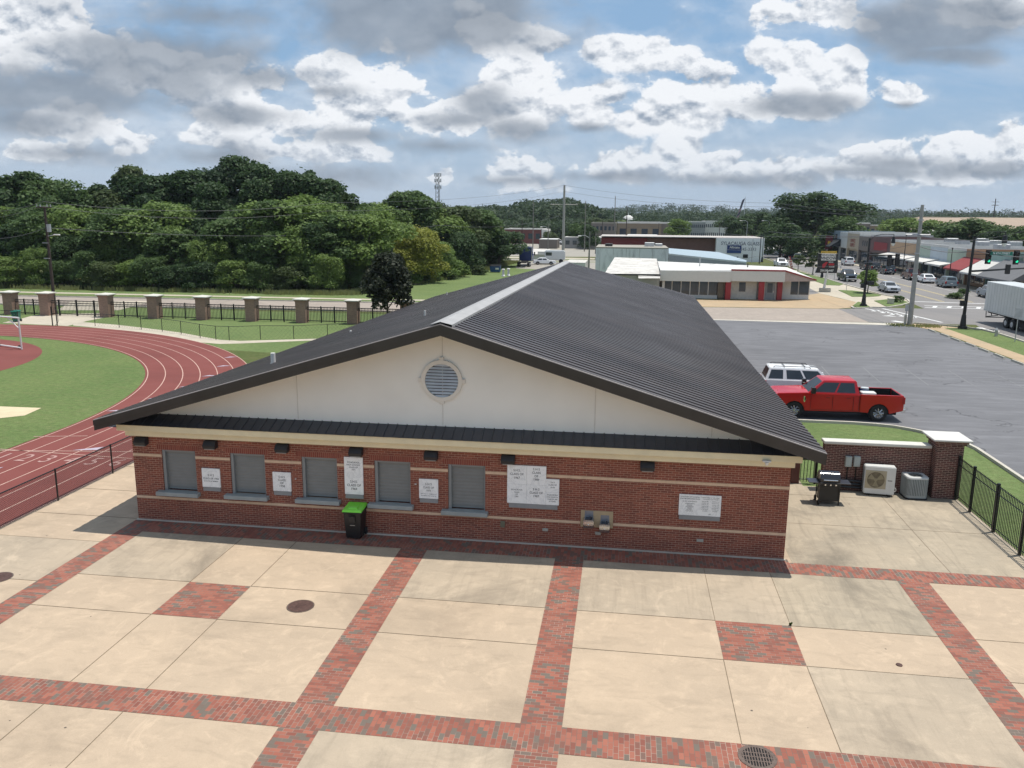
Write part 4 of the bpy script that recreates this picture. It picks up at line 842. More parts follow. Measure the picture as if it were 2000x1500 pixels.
for i, (x, y) in enumerate(pos[:9]):
    if P0 is None:
        P0 = thing('fence_pillar', (0,0,0), lab[0], 'pillar', 'brick pillars of the iron fence')
        MB().box(-.48,.48,-.48,.48,0,1.98).build('shaft', m_brick3, P0); c_ = MB().box(-.53,.53,-.53,.53,1.98,2.07); c_.box(-.58,.58,-.58,.58,2.07,2.14); c_.build('corbel', m_brick3, P0)
        c_ = MB().add([(-.68,-.68,2.14),(.68,-.68,2.14),(.68,.68,2.14),(-.68,.68,2.14),(-.68,-.68,2.22),(.68,-.68,2.22),(.68,.68,2.22),(-.68,.68,2.22),(0,0,2.36)], [(3,2,1,0),(0,1,5,4),(1,2,6,5),(2,3,7,6),(3,0,4,7),(4,5,8),(5,6,8),(6,7,8),(7,4,8)]); c_.build('cap', m_capw, P0); P0.location = (x,y,0)
    else: dup(P0, (x,y,0), 0, None, lab[i])
fl = ['black iron fence panel left of the gate pillar','black iron double driveway gate between the pillars over the apron']+['black iron fence panel between the %s and %s brick pillars' % q for q in (('third','fourth'),('fourth','fifth'),('fifth','sixth'),('sixth','seventh'),('seventh','eighth'))]+['black iron fence panel behind the trunk of the dark magnolia']
for i in range(8):
    a, b2 = pos[i][0]+.5, pos[i+1][0]-.5; gate = (i == 1); n = 2 if i != 1 else 0
    iron_panel('driveway_gate' if gate else 'iron_fence', (a,72.9), (b2,72.9), 1.5, fl[i], 'iron fence panels between brick pillars' if not gate else None, .14, [(b2-a)*f for f in ((1/3,2/3) if not gate else (.15,.5,.85))], .045 if not gate else .07, .024, cat='gate' if gate else 'fence')
# soccer goal
m_gw = mat('goal_white', (.78,.76,.74), .35, var=.03)
gx0, gy0 = -43.75, 53.9; ux, uy = -.97, .22; pv_, pw_ = (gx0,gy0), (gx0+ux*7.3, gy0+uy*7.3); bk = (-uy*-1*.25, 1)
t = thing('soccer_goal', (gx0,gy0,0), 'white metal soccer goal frame on the red apron, cut by the left edge', 'goal')
def P3(a, bck, z): return (gx0+ux*a+.22*bck, gy0+uy*a+.97*bck, z)
MB().tube(P3(0,0,.02),P3(0,0,2.35),.06,n=10).build('post', m_gw, t); MB().tube(P3(7.3,0,.02),P3(7.3,0,2.35),.06,n=10).build('post', m_gw, t); MB().tube(P3(-.06,0,2.35),P3(7.36,0,2.35),.06,n=10).build('crossbar', m_gw, t)
MB().tube(P3(0,0,1.55),P3(1.1,.0,2.3),.03).build('brace', m_gw, t); MB().tube(P3(0,.02,.12),P3(3.4,.5,.12),.055,n=8).build('ground_bar', m_gw, t)
for a in (.6,2.7): MB().tube(P3(a,.3,.12),P3(a+.06,.3,.12),.12,n=12).build('wheel', m_rub, t)
# ================================================================ wheel stops, lot furniture
m_ws = mat('wheel_stop_concrete', (.45,.42,.35), .9, var=.15, scale=2, dirt=.4, dscale=2); W0 = None
wsl = ['concrete wheel stop nearest the grey utility pole','second wheel stop from the utility pole','third wheel stop from the utility pole','fourth wheel stop from the utility pole','fifth wheel stop from the utility pole','sixth wheel stop, doubled with a loose block','seventh wheel stop, near the right edge','wheel stop cut by the right edge of the photo']
for k in range(8):
    y = 78.6-k*2.78
    if W0 is None: W0 = MB().add([(-.1,-.95,0),(.1,-.95,0),(.1,.95,0),(-.1,.95,0),(-.07,-.9,.14),(.07,-.9,.14),(.07,.9,.14),(-.07,.9,.14)], [(3,2,1,0),(4,5,6,7),(0,1,5,4),(1,2,6,5),(2,3,7,6),(3,0,4,7)]).build('wheel_stop', m_ws, base=(0,0,0)); o = W0
    else: o = W0.copy(); COL.objects.link(o)
    o.location = (27.95+random.uniform(-.06,.06), y, .008); o.rotation_euler = (0,0,random.uniform(-.03,.03)); tag(o, wsl[k], 'wheel stop', 'concrete wheel stops along the lot edge')
# ================================================================ vehicles
m_tyre = mat('tyre', (.018,.018,.018), .85); m_rim = mat('alloy_rim', (.5,.5,.51), .25, .9); m_gls = glassmat(); m_under = mat('underbody', (.01,.01,.01), .9)
m_red_l = mat('tail_lamp_red', (.35,.01,.012), .15); m_hl = mat('head_lamp', (.6,.62,.65), .08, .2)
def paint(name, col, metal=.0, rough=.22): return mat(name, col, rough, metal, var=.03, spec=.6)
def wheel(t, x, y, r, w=.24, side=1):
    tb = MB(); prof = [(-w/2,r*.62),(-w/2,r*.93),(-w/2+.03,r),(w/2-.03,r),(w/2,r*.93),(w/2,r*.62)]; n = 24; vs = []
    for i in range(n):
        a = 2*math.pi*i/n
        for (yy, rr) in prof: vs.append((x+rr*math.cos(a), y+yy, r+rr*math.sin(a)))
    k = len(prof); fs = [(i*k+q, ((i+1) % n)*k+q, ((i+1) % n)*k+(q+1) % k, i*k+(q+1) % k) for i in range(n) for q in range(k)]
    o = tb.add(vs, fs).build('wheel', m_tyre, t, smooth=True)
    rb = MB(); ys = y+side*(w/2-.03); rb.tube((x,y-side*.05,r),(x,y+side*(w/2-.08),r),r*.62,r*.62,24)
    for s_ in range(8):
        a = 2*math.pi*s_/8; c, s2 = math.cos(a), math.sin(a); p0 = (x+.05*c,ys,r+.05*s2); p1 = (x+r*.58*c,ys,r+r*.58*s2); rb.tube(p0,p1,r*.075,r*.10,4)
    rb.tube((x,ys-side*.02,r),(x,ys+side*.012,r),r*.16,r*.12,12)
    for i in range(24):
        a, a2 = 2*math.pi*i/24, 2*math.pi*(i+1)/24; rb.tube((x+r*.6*math.cos(a),ys,r+r*.6*math.sin(a)),(x+r*.6*math.cos(a2),ys,r+r*.6*math.sin(a2)),r*.035,n=4,cap=False)
    rb.build('rim', m_rim, o, smooth=False)
def arch(cx, r, z, n=8, rev=False):
    return [(cx+r*math.cos(math.pi*(1-i/n)), z+r*math.sin(math.pi*(1-i/n))) for i in range(n+1)]
def car(name, kind, col, label, cat, loc, rz, grp=None, rough=.22, metal=0, s=1.0, L=None):
    """local +x is forward. Body side outline with wheel arches, tapered greenhouse with set-in glass"""
    m_ = paint('paint_'+col[0], col[1], metal, rough); t = thing(name, (0,0,0), label, cat, grp)
    K = dict(sedan=dict(L=4.75,W=1.82,H=1.45,r=.33,b=.92,hood=.88,trunk=.98,c0=-1.95,c1=1.05,r0=-1.05,r1=.35,wb=1.38,gc=.26),
             suv=dict(L=4.7,W=1.86,H=1.70,r=.36,b=1.08,hood=1.02,trunk=1.08,c0=-2.25,c1=1.05,r0=-1.95,r1=.35,wb=1.36,gc=.30),
             bigsuv=dict(L=5.05,W=1.95,H=1.86,r=.40,b=1.18,hood=1.12,trunk=1.15,c0=-2.45,c1=1.12,r0=-2.2,r1=.42,wb=1.5,gc=.34),
             pickup=dict(L=5.8,W=2.0,H=1.88,r=.40,b=1.20,hood=1.16,trunk=1.18,c0=-.95,c1=1.42,r0=-.75,r1=.72,wb=1.78,gc=.38),
             heavy=dict(L=6.35,W=2.04,H=2.02,r=.43,b=1.34,hood=1.30,trunk=1.36,c0=-1.02,c1=1.50,r0=-.86,r1=.72,wb=2.03,gc=.44))[kind]
    Lh, Wh, r, b, gc = K['L']/2, K['W']/2, K['r'], K['b'], K['gc']; pick = kind in ('pickup','heavy'); fw_, rw_ = K['wb'], -K['wb']
    if kind == 'heavy': fw_, rw_ = 2.12, -1.97
    ar = r+.07; zt = K['trunk']; zh = K['hood']; fr_ = Lh
    low = [(-Lh+.06,gc+.08)] if not pick else [(K['c0']-.02,gc)]
    out = [(-Lh+.12,gc)] if not pick else [(K['c0']-.02,gc)]
    if not pick: out += arch(rw_, ar, r-.02)
    out += arch(fw_, ar, r-.02); out += [(Lh-.15,gc),(Lh,gc+.14),(Lh-.0,zh*.62),(Lh-.06,zh-.12),(Lh-.25,zh-.03),(K['c1']+.05,zh+.05 if pick else zh+.06)]
    if pick: out += [(K['c1']-.1,b),(K['c0']-.02,b)]
    else: out += [(K['c1']-.12,b),(K['c0'],b),(K['c0']-.12,zt) if kind == 'sedan' else (K['c0']-.03,b-.02),(-Lh+.06,zt-.06) if kind == 'sedan' else (-Lh+.05,b-.18),(-Lh,zt*.7),(-Lh+.02,gc+.1)]
    bd_ = MB(); n = len(out)
    lay = [(-Wh+.10,.0,1),(-Wh,.0,0),(Wh,.0,0),(Wh-.10,.0,1)]; vs = []
    for (yy, _, inn) in lay:
        for (x, z) in out: vs.append((x*(.985 if inn else 1), yy, z-(.05 if inn and z < b*.5 else 0)+(.035 if inn and z > zh-.1 else 0)))
    # order: outer side faces are the lay 1 and 2 loops; roll over to the narrower top/bottom
    vs = [(x, -Wh, z) if z < zh-.14 else (x, -Wh+.05, z) for (x, z) in out]+[(x*.99, -Wh*.45, z+(.03 if z > zh-.1 else 0)) for (x, z) in out]+[(x*.99, Wh*.45, z+(.03 if z > zh-.1 else 0)) for (x, z) in out]+[(x, Wh, z) if z < zh-.14 else (x, Wh-.05, z) for (x, z) in out]
    bd_.add(vs, [tuple(range(n))]+[tuple(range(4*n-1, 3*n-1, -1))]+[(a*n+i, (a+1)*n+i, (a+1)*n+(i+1) % n, a*n+(i+1) % n) for a in range(3) for i in range(n)])
    body = bd_.build('body', m_, t, smooth=True, bevel=.028 if kind in ('heavy','bigsuv') else .03, seg=2)
    un = MB().box(-Lh+.3,Lh-.3,-Wh+.2,Wh-.2,gc-.1,gc+.25); 
    for x in (fw_, rw_): un.box(x-ar*.98,x+ar*.98,-Wh+.09,Wh-.09,gc,r+ar*.9)
    un.build('underbody', m_under, t)
    # greenhouse
    c0, c1, q0, q1, H = K['c0'], K['c1'], K['r0'], K['r1'], K['H']; wb_, wt = Wh-.07, Wh-.27; zb = b-.03
    cab = [(c0,-wb_,zb),(c1,-wb_+.04,zb),(c1,wb_-.04,zb),(c0,wb_,zb),(q0,-wt,H-.04),(q1,-wt,H-.06),(q1,wt,H-.06),(q0,wt,H-.04),(q0+.12,-wt*.6,H),(q1-.15,-wt*.6,H-.01),(q1-.15,wt*.6,H-.01),(q0+.12,wt*.6,H)]
    cb_ = MB().add(cab, [(0,1,5,4),(1,2,6,5),(2,3,7,6),(3,0,4,7),(4,5,9,8),(5,6,10,9),(6,7,11,10),(7,4,8,11),(8,9,10,11)]).build('cabin', m_, t, smooth=True, bevel=.03, seg=2)
    def lerp4(A, Bq, Cq, Dq, u_, v_):
        A, Bq, Cq, Dq = map(Vector, (A, Bq, Cq, Dq)); return (A*(1-u_)+Bq*u_)*(1-v_)+(Dq*(1-u_)+Cq*u_)*v_
    def pane(idx, u0, u1, v0, v1, nm='window', slant0=0, slant1=0):
        A, Bq, Cq, Dq = [cab[i] for i in idx]; nrm = (Vector(Bq)-Vector(A)).cross(Vector(Dq)-Vector(A)).normalized()*.008
        pts = [lerp4(A,Bq,Cq,Dq,u0,v0)+nrm, lerp4(A,Bq,Cq,Dq,u1,v0)+nrm, lerp4(A,Bq,Cq,Dq,u1+slant1,v1)+nrm, lerp4(A,Bq,Cq,Dq,u0+slant0,v1)+nrm]
        MB().add(pts, [(0,1,2,3)]).build(nm, m_gls, cb_)
    spl = {'sedan':(.08,.47,.51,.90),'suv':(.05,.30,.335,.62,.655,.93),'bigsuv':(.04,.27,.33,.60,.635,.94),'pickup':(.07,.45,.50,.92),'heavy':(.08,.46,.50,.92)}[kind]
    for k in range(0, len(spl), 2):
        pane((0,1,5,4), spl[k], spl[k+1], .14, .86); pane((2,3,7,6), 1-spl[k+1], 1-spl[k], .14, .86)
    pane((1,2,6,5), .07,.93,.08,.92,'windshield'); pane((3,0,4,7), .10,.90,.18,.88,'rear_window')
    if pick:
        rail = K['trunk']; bx0, bx1 = -Lh+.04, c0-.03; out2 = [(bx0,gc+.14)]+[(bx0+.02,gc+.12)][:0]+arch(rw_, ar, r-.02)+[(bx1,gc),(bx1,rail),(bx0+.02,rail),(bx0,rail-.3)]
        out2[0] = (bx0, gc+.16)
        for sg in (-1,1):
            MB().ext(out2, 'y', sg*(Wh-.13), sg*Wh).build('bed_side', m_, t, smooth=True, bevel=.025, seg=2)
        MB().box(bx0,bx0+.07,-Wh+.12,Wh-.12,gc+.25,rail-.01).build('tailgate', m_, t, bevel=.02)
        MB().box(bx0+.07,bx1,-Wh+.13,Wh-.13,r+.34,r+.38).build('bed_floor', m_under, t)
        ln_ = MB()
        for sg in (-1,1): ln_.box(bx0+.08,bx1,sg*(Wh-.15),sg*(Wh-.133),r+.38,rail-.02)
        ln_.box(bx1-.02,bx1-.004,-Wh+.15,Wh-.15,r+.38,rail-.02); ln_.box(bx0+.072,bx0+.085,-Wh+.15,Wh-.15,r+.38,rail-.03); ln_.build('bed_liner', m_under, t)
    for x, sg in ((fw_,-1),(fw_,1),(rw_,-1),(rw_,1)): wheel(t, x, sg*(Wh-.15), r, .24 if kind != 'heavy' else .28, sg)
    for sg in (-1,1):
        MB().box(Lh-.22,Lh+.005,sg*(Wh-.45),sg*(Wh-.07),zh*.66,zh*.80).build('headlight', m_hl, t, bevel=.02)
        z1 = b-.06 if kind != 'sedan' else zt-.1
        MB().box(-Lh-.008,-Lh+.14,sg*(Wh-.22),sg*(Wh-.0)+sg*.006,z1-(.34 if kind != 'sedan' else .17),z1).build('taillight', m_red_l, t, bevel=.012)
        MB().box(c1-.28,c1-.10,sg*(Wh-.03),sg*(Wh+.17),b+.0,b+.17).build('mirror', m_blk if pick else m_, t, bevel=.03)
    MB().box(Lh-.06,Lh+.05,-Wh+.12,Wh-.12,gc+.02,gc+.20).build('bumper', m_chr if pick else m_, t, bevel=.03)
    MB().box(-Lh-(.10 if pick else .03),-Lh+.1,-Wh+.08,Wh-.08,gc+.06,gc+.24).build('bumper', m_chr if pick else m_, t, bevel=.03)
    MB().box(Lh-.05,Lh+.012,-Wh+.5,Wh-.5,gc+.24,zh*.80).build('grille', m_under, t, bevel=.01)
    MB().box(-Lh-.012-(.03 if pick else .0),-Lh+.02,-.16,.16,gc+.32,gc+.47).build('number_plate', m_pvc, t)
    t.location = loc; t.rotation_euler = (0,0,rz); t.scale = (s,s,s); return t
RED = ('red', (.50,.008,.012)); WHT = ('white', (.86,.86,.86)); SIL = ('silver', (.42,.44,.47)); BLK = ('black', (.012,.013,.016)); DBL = ('dark_blue', (.02,.035,.055)); MAR = ('maroon', (.085,.02,.022)); GBL = ('grey_blue', (.20,.25,.28)); GRY = ('grey', (.22,.24,.23)); GGR = ('green_grey', (.16,.19,.17))
tk = car('pickup_truck', 'heavy', RED, 'bright red crew cab pickup truck parked beside the roof with an open bed', 'pickup truck', (10.88,43.12,.008), math.pi, rough=.16)
# door seams, handles, emblem and mirror details of the red truck (its right-hand side in local space faces the camera)
dt = MB()
for x in (1.34,.28,-.72,-1.0): dt.box(x-.007,x+.007,1.012,1.0235,.52,1.26)
dt.box(-1.0,1.34,1.012,1.0235,.50,.515)
def local_part(parent, mb_, nm, m_):      # geometry given in the parent's own coordinates
    me = bpy.data.meshes.new(nm); me.from_pydata(mb_.v, [], mb_.f); me.materials.append(m_); o = bpy.data.objects.new(nm, me); COL.objects.link(o); o.parent = parent; return o
local_part(tk, dt, 'door_seams', m_under)
for x in (.42,-.58): local_part(tk, MB().box(x,x+.2,1.02,1.045,1.13,1.17), 'door_handle', paint('paint_dark_red', (.25,.01,.012)))
local_part(tk, MB().ext([(1.58,1.02),(1.64,1.17),(1.70,1.19),(1.70,.93),(1.66,.86),(1.62,.90)], 'y', 1.018, 1.028), 'fender_vent', m_chr)
local_part(tk, MB().box(1.60,1.66,1.0275,1.032,.96,1.12), 'vent_inset', m_under)
local_part(tk, MB().box(-2.0,2.0,.86,1.0,.40,.46), 'running_board', m_under); local_part(tk, MB().box(-3.24,-3.16,-.9,.9,.55,.75), 'rear_bumper_face', m_chr)
for sg in (-1,1): local_part(tk, MB().box(1.18,1.38,sg*1.04,sg*1.24,1.36,1.66), 'tow_mirror', m_blk)
sx, sy2 = 12.5, 43.6
t = thing('cooler', (sx,sy2,.82), 'round blue drink cooler with white lid in the bed of the red pickup', 'cooler')
MB().tube((sx,sy2,.83),(sx,sy2,1.38),.19,.2,20).build('body', mat('cooler_blue', (.02,.16,.45), .4), t, smooth=True); MB().tube((sx,sy2,1.38),(sx,sy2,1.45),.21,.2,20).build('lid', mat('cooler_lid', (.55,.58,.58), .4), t, smooth=True)
tag(MB().box(12.05,12.75,42.35,42.85,1.05,1.43).build('white_case', m_acw, bevel=.03), 'flat white case lying in the bed of the red pickup', 'case')
su = car('sport_utility', 'bigsuv', WHT, 'white full size suv with roof rails parked behind the red pickup', 'suv', (10.4,47.1,.008), -.02, rough=.2)
for sg in (-1,1): local_part(su, MB().path([(-2.0,sg*.62,1.84),(-1.95,sg*.62,1.91),(-.1,sg*.62,1.91),(.0,sg*.62,1.83)], .02), 'roof_rail', m_blk)
for x in (-1.4,-.3): local_part(su, MB().tube((x,-.62,1.905),(x,.62,1.905),.02), 'cross_bar', m_blk)
local_part(su, MB().box(.05,.4,-.3,.3,1.845,1.858), 'sunroof', m_gls)
S90 = math.pi/2
def roadcar(px, py, kind, col, label, cat, dirn=1, dx=0, dy=0, grp='parked cars along the shop side of the street', s=1.0, rz=None):
    x, y = G(px, py); Lh = 2.4; return car({'pickup':'pickup_truck','sedan':'sedan','suv':'sport_utility','bigsuv':'sport_utility'}[kind], kind, col, label, cat, (x+dx, y+dy, .012), (S90 if dirn > 0 else -S90) if rz is None else rz, grp, s=s)
roadcar(1745,573,'sedan',SIL,'silver sedan driving towards the intersection in the near lane','sedan',-1,0,2.3,None)
roadcar(1663,551,'pickup',DBL,'dark blue pickup truck driving down the street behind the silver sedan','pickup truck',-1,0,2.8,None)
roadcar(1529,523,'pickup',WHT,'white pickup truck coming down the street beyond the shop roof','pickup truck',-1,0,2.8,None)
roadcar(1507,494,'pickup',SIL,'silver pickup truck far up the street near the trees','pickup truck',-1,0,2.8,None)
roadcar(1524,498,'sedan',SIL,'small pale sedan far up the street beside the silver pickup','sedan',-1,0,2.3,None)
roadcar(1546,504,'suv',DBL,'dark blue suv far up the street turning right','suv',1,0,0,None,rz=.3)
roadcar(1563,509,'suv',GGR,'green grey suv waiting at the far junction','suv',1,0,2,None,rz=1.2)
for px, py, k, c, l, ct in ((1659,527,'pickup',BLK,'black pickup truck parked below the tan shop front','pickup truck'),(1657,519,'bigsuv',WHT,'white suv parked in front of the black pickup','suv'),(1688,530,'suv',BLK,'black suv parked directly behind the front traffic light pole','suv'),(1713,536,'suv',DBL,'dark navy suv parked right of the traffic light pole','suv'),
        (1766,547,'pickup',MAR,'maroon pickup truck parked under the white awnings','pickup truck'),(1790,553,'sedan',WHT,'white sedan parked behind the maroon pickup','sedan'),(1825,562,'suv',GBL,'grey blue suv parked behind the white sedan','suv'),(1910,583,'suv',SIL,'silver crossover parked beside the big white trailer','suv')):
    x, y = G(px, py); car({'pickup':'pickup_truck','sedan':'sedan'}.get(k,'sport_utility'), k, c, l, ct, (48.2 if px != 1910 else 47.6, y+1.6, .012), S90-.05, 'parked cars along the shop side of the street')
car('sedan', 'sedan', DBL, 'dark blue car parked against the side of the red and white shop', 'sedan', (22.3,117.2,.012), -S90, None)
car('sport_utility', 'suv', BLK, 'dark suv on the far lot left of the tall grey pole', 'suv', G(1023,488)+(.01,), .2)
car('sedan', 'sedan', WHT, 'white car parked right of the blue truck behind the roof', 'sedan', (-16.9,172,.01), .1)
# white semi trailer
t = thing('semi_trailer', (37,80,0), 'large white semi trailer with black tandem wheels crossing the right edge', 'trailer')
m_tw = mat('trailer_white', (.62,.64,.64), .4, var=.05, scale=.5, dirt=.15)
MB().box(35.75,38.3,71.5,87.6,1.15,4.05).build('box_body', m_tw, t, bevel=.03)
rv = MB()
for k in range(26): rv.box(35.738,35.752,71.9+k*.6,71.93+k*.6,1.2,4.0)
rv.box(35.72,35.75,71.5,87.6,1.15,1.30); rv.build('side_ribs', mat('trailer_rib', (.5,.52,.52), .4), t)
MB().box(36.1,37.9,71.6,87.5,.95,1.15).build('chassis', m_under, t)
def wheelx(t, x, y, r, w, side):
    o = MB().tube((x-w/2,y,r),(x+w/2,y,r),r,r,24).build('wheel', m_tyre, t, smooth=True, bevel=.03)
    MB().tube((x+side*w*.35,y,r),(x+side*(w/2+.012),y,r),r*.55,r*.5,16).tube((x+side*w*.5,y,r),(x+side*(w/2+.06),y,r),r*.2,r*.16,10).build('rim', mat('white_rim', (.5,.5,.5), .5), o)
for yy in (81.3,82.6):
    for xx, sd in ((36.0,-1),(38.05,1)): wheelx(t, xx, yy, .5, .5, sd)
ub = MB(); ub.tube((35.9,87.4,.5),(38.1,87.4,.5),.05); 
for a, b2 in (((35.95,87.5,1.1),(35.95,87.4,.5)),((38.1,87.5,1.1),(38.1,87.4,.5)),((35.95,87.4,.55),(35.95,84.9,.95)),((35.95,86.4,1.1),(35.95,86.1,.75))): ub.tube(a,b2,.04)
ub.build('underride_guard', m_bm, t); MB().box(35.8,38.2,78.5,80.6,.45,.95).build('landing_gear_box', m_under, t)
# blue tractor unit far behind the roof
t = thing('semi_truck', (-20.2,165,0), 'dark blue semi truck tractor with tall sleeper seen from behind', 'truck')
mbl = paint('paint_navy', (.012,.03,.16)); MB().box(-21.4,-19.0,166.5,169.5,1.0,3.75).build('sleeper', mbl, t, bevel=.12, seg=2); MB().box(-21.2,-19.2,169.5,172.5,1.0,2.3).build('hood', mbl, t, bevel=.15)
MB().box(-20.8,-19.6,162.5,166.5,.8,1.05).build('frame', m_under, t)
for yy in (163.4,164.7):
    for xx in (-21.2,-19.2): wheelx(t, xx, yy, .5, .5, 1)
for s_ in (-1,1): MB().tube((-20.2+s_*1.25,166.4,.9),(-20.2+s_*1.25,166.4,3.9),.08).build('exhaust_stack', m_chr, t); MB().box(-20.2+s_*1.3,-20.2+s_*1.55,170,170.15,2.0,2.7).build('mirror', m_blk, t)
x, y = G(967.5,532); t = thing('dumpster', (x,y,0), 'blue steel dumpster on the grass at the edge of the woods', 'dumpster'); mdb = mat('dumpster_blue', (.015,.07,.22), .5)
MB().add([(x-.85,y-.5,.1),(x+.85,y-.5,.1),(x+.85,y+.7,.1),(x-.85,y+.7,.1),(x-.95,y-.6,1.1),(x+.95,y-.6,1.1),(x+.95,y+.7,1.35),(x-.95,y+.7,1.35)], [(3,2,1,0),(4,5,6,7),(0,1,5,4),(1,2,6,5),(2,3,7,6),(3,0,4,7)]).build('bin', mdb, t, bevel=.03)
MB().add([(x-.97,y-.62,1.12),(x+.97,y-.62,1.12),(x+.97,y+.72,1.38),(x-.97,y+.72,1.38)], [(0,1,2,3)]).build('lid', m_blk, t); MB().box(x+.1,x+.7,y-.62,y-.6,.55,.85).build('sticker', m_pvc, t)
# ================================================================ poles, signals, signs
m_wood = mat('weathered_pole', (.20,.19,.17), .9, var=.2, scale=3); m_woodd = mat('dark_pole', (.05,.035,.03), .85, var=.25, scale=3); m_gal = mat('galvanised', (.45,.46,.47), .45, .4); m_ins = mat('insulator', (.40,.40,.42), .3); m_wire = mat('wire', (.10,.10,.11), .6)
def upole(x, y, h, r, label, m_=None, arm=0, armz=-1, lean=0, arma=0, grp=None, name='utility_pole'):
    t = thing(name, (x,y,0), label, 'utility pole', grp); m_ = m_ or m_wood
    MB().tube((x,y,0),(x+lean*h,y,h),r,r*.62,12).build('shaft', m_, t, smooth=True)
    if arm:
        z = h+armz; dx, dy = math.cos(arma)*arm/2, math.sin(arma)*arm/2; MB().tube((x-dx+lean*z,y-dy-.1,z),(x+dx+lean*z,y+dy-.1,z),.07,n=4).build('crossarm', m_, t)
        for f in (-.92,-.45,.45,.92): MB().tube((x+dx*f+lean*z,y+dy*f-.1,z+.05),(x+dx*f+lean*z,y+dy*f-.1,z+.3),.05,.035,8).build('insulator', m_ins, t)
    return t
m_conp = mat('grey_concrete_pole', (.34,.33,.30), .8, var=.12, scale=2)
lp = upole(27.35,83.0,11.35,.24,'tall thick grey utility pole at the corner of the parking lot', m_conp)
for z, w_ in ((8.6,1.1),(8.45,.7)): MB().tube((27.2-w_,82.85,z),(27.2+w_,82.85,z),.06,n=4).build('crossarm', m_ins, lp)
for z in (6.8,4.9,9.9): MB().tube((27.35,83,z),(27.35,83,z+.12),.25,.25,12).build('band', m_gal, lp)
upole(-14.5,191.3,16.9,.36,'tall grey utility pole rising behind the roof ridge', m_conp, 6.3, -4.3)
t = upole(-56.4,74.6,10.4,.17,'dark brown utility pole with transformer beside the fence pillar', m_woodd, 1.6, -.05)
MB().tube((-56.0,74.4,8.0),(-56.0,74.4,8.75),.2,.2,14).build('transformer', m_gal, t, smooth=True); MB().tube((-56.2,74.4,7.6),(-55.1,74.2,7.75),.035).build('lamp_arm', m_gal, t); MB().box(-55.4,-54.8,74.1,74.35,7.68,7.8).build('lamp_head', m_pvc, t, bevel=.03)
for z in (6.9,5.4): MB().box(-56.9,-56.3,74.4,74.5,z,z+.06).build('bracket', m_gal, t)
for (px, py0, py1, Y, r, l, mt) in ((1144,490,392,240,.16,'slim grey pole left of the brown tower building',m_wood),(1042,486,368+24,250,.15,'thin pale pole standing before the red brick building',m_wood),(1020,500,430,200,.12,'dark pole above the blue truck',m_woodd),(1071,500,437,215,.13,'grey pole right of the ridge end',m_wood),
        (1152,585,452,150,.16,'weathered pole with a street lamp left of the white block building',m_wood),(1164,500,452,225,.13,'second weathered pole left of the white block building',m_wood),(1177,480,430,235,.14,'dark pole in front of the dark grey building',m_woodd),(1202,470,383,300,.2,'tall thin pole rising above the hills left of the mast',m_wood),
        (1225,468,402,205,.13,'thin dark mast standing on the long brick roof',m_woodd),(1287,470,436,280,.12,'dark pole before the tan building',m_woodd),(1406,470,436,260,.12,'dark pole behind the white sign wall',m_woodd),(1471,512,466,192,.10,'thin pole in front of the white sign wall',m_gal),(1487,508,455,190,.12,'black pole at the right end of the sign wall',m_bm),
        (1533,480,428,260,.13,'pale pole before the big oak',m_wood),(1945,430,388,420,.3,'distant power pole on the right skyline',m_woodd)):
    x, _, zt = AY(px, py1, Y); o = upole(x, Y, zt, r, l, mt, 0 if px not in (1945,) else 3.5, -1.5)
    if px in (1152, 1071):
        MB().path([(x,Y,zt-1.2),(x-.8,Y,zt-.7),(x-1.7,Y,zt-.8)], .05).build('lamp_arm', m_gal, o); MB().box(x-2.1,x-1.5,Y-.15,Y+.15,zt-.95,zt-.72).build('lamp_head', m_pvc, o, bevel=.05)
    if px == 1945: MB().tube((x-1.5,Y,zt-3),(x+1.5,Y,zt-3),.12,n=4).build('crossarm', m_woodd, o)
for (px, py, Y, l) in ((1460,434,235,'arched street lamp before the gas canopy'),(1503,434,240,'arched street lamp left of the big oak'),(1555,440,225,'round street lamp below the big oak')):
    x, _, z = AY(px, py, Y); t = thing('street_lamp', (x,Y,0), l, 'street lamp'); MB().tube((x,Y,0),(x,Y,z),.1,.06,8).build('pole', m_gal, t)
    MB().path([(x,Y,z),(x-.6,Y,z+.45),(x-1.6,Y,z+.4)], .05).build('arm', m_gal, t); MB().box(x-2.1,x-1.5,Y-.12,Y+.12,z+.3,z+.46).build('lamp_head', m_pvc, t, bevel=.04)
def wire(pts, label, sag=.5, r=.014, grp='overhead power lines', name='power_line'):
    w_ = MB()
    for i in range(len(pts)-1):
        a, b2 = Vector(pts[i]), Vector(pts[i+1]); P_ = []
        for k in range(17): f = k/16; p = a.lerp(b2, f); p.z -= sag*4*f*(1-f); P_.append(tuple(p))
        w_.path(P_, r, 4)
    tag(w_.build(name, m_wire), label, 'power line', grp)
def PY(px, py, Y): return AY(px, py, Y)
wire([PY(-140,398,74.6), (-56.4,74.5,10.9), PY(640,396,90), PY(1101,362,191)], 'upper power line crossing in front of the woods to the tall pole', .9, .016)
wire([PY(-140,412,74.6), (-56.9,74.5,10.5), PY(640,412,90), PY(1097,374,191)], 'second power line crossing in front of the woods', 1.0, .016)
wire([PY(-140,440,74.6), (-56.4,74.5,8.4), PY(860,440,130), PY(1096,420,191)], 'lower cable crossing in front of the woods', 1.2, .02)
wire([PY(1103,362,191), PY(1520,397,150), PY(2080,412,83)], 'highest power line from the tall pole to the right edge', .8, .02)
wire([PY(1103,374,191), PY(1520,404,150), PY(2080,418,83)], 'second power line from the tall pole to the right edge', .9, .02)
wire([PY(1103,428,191), PY(1300,440,180), (27.3,83,8.5), PY(2080,424,70)], 'cable from the tall pole to the thick grey pole', 1.0, .018)
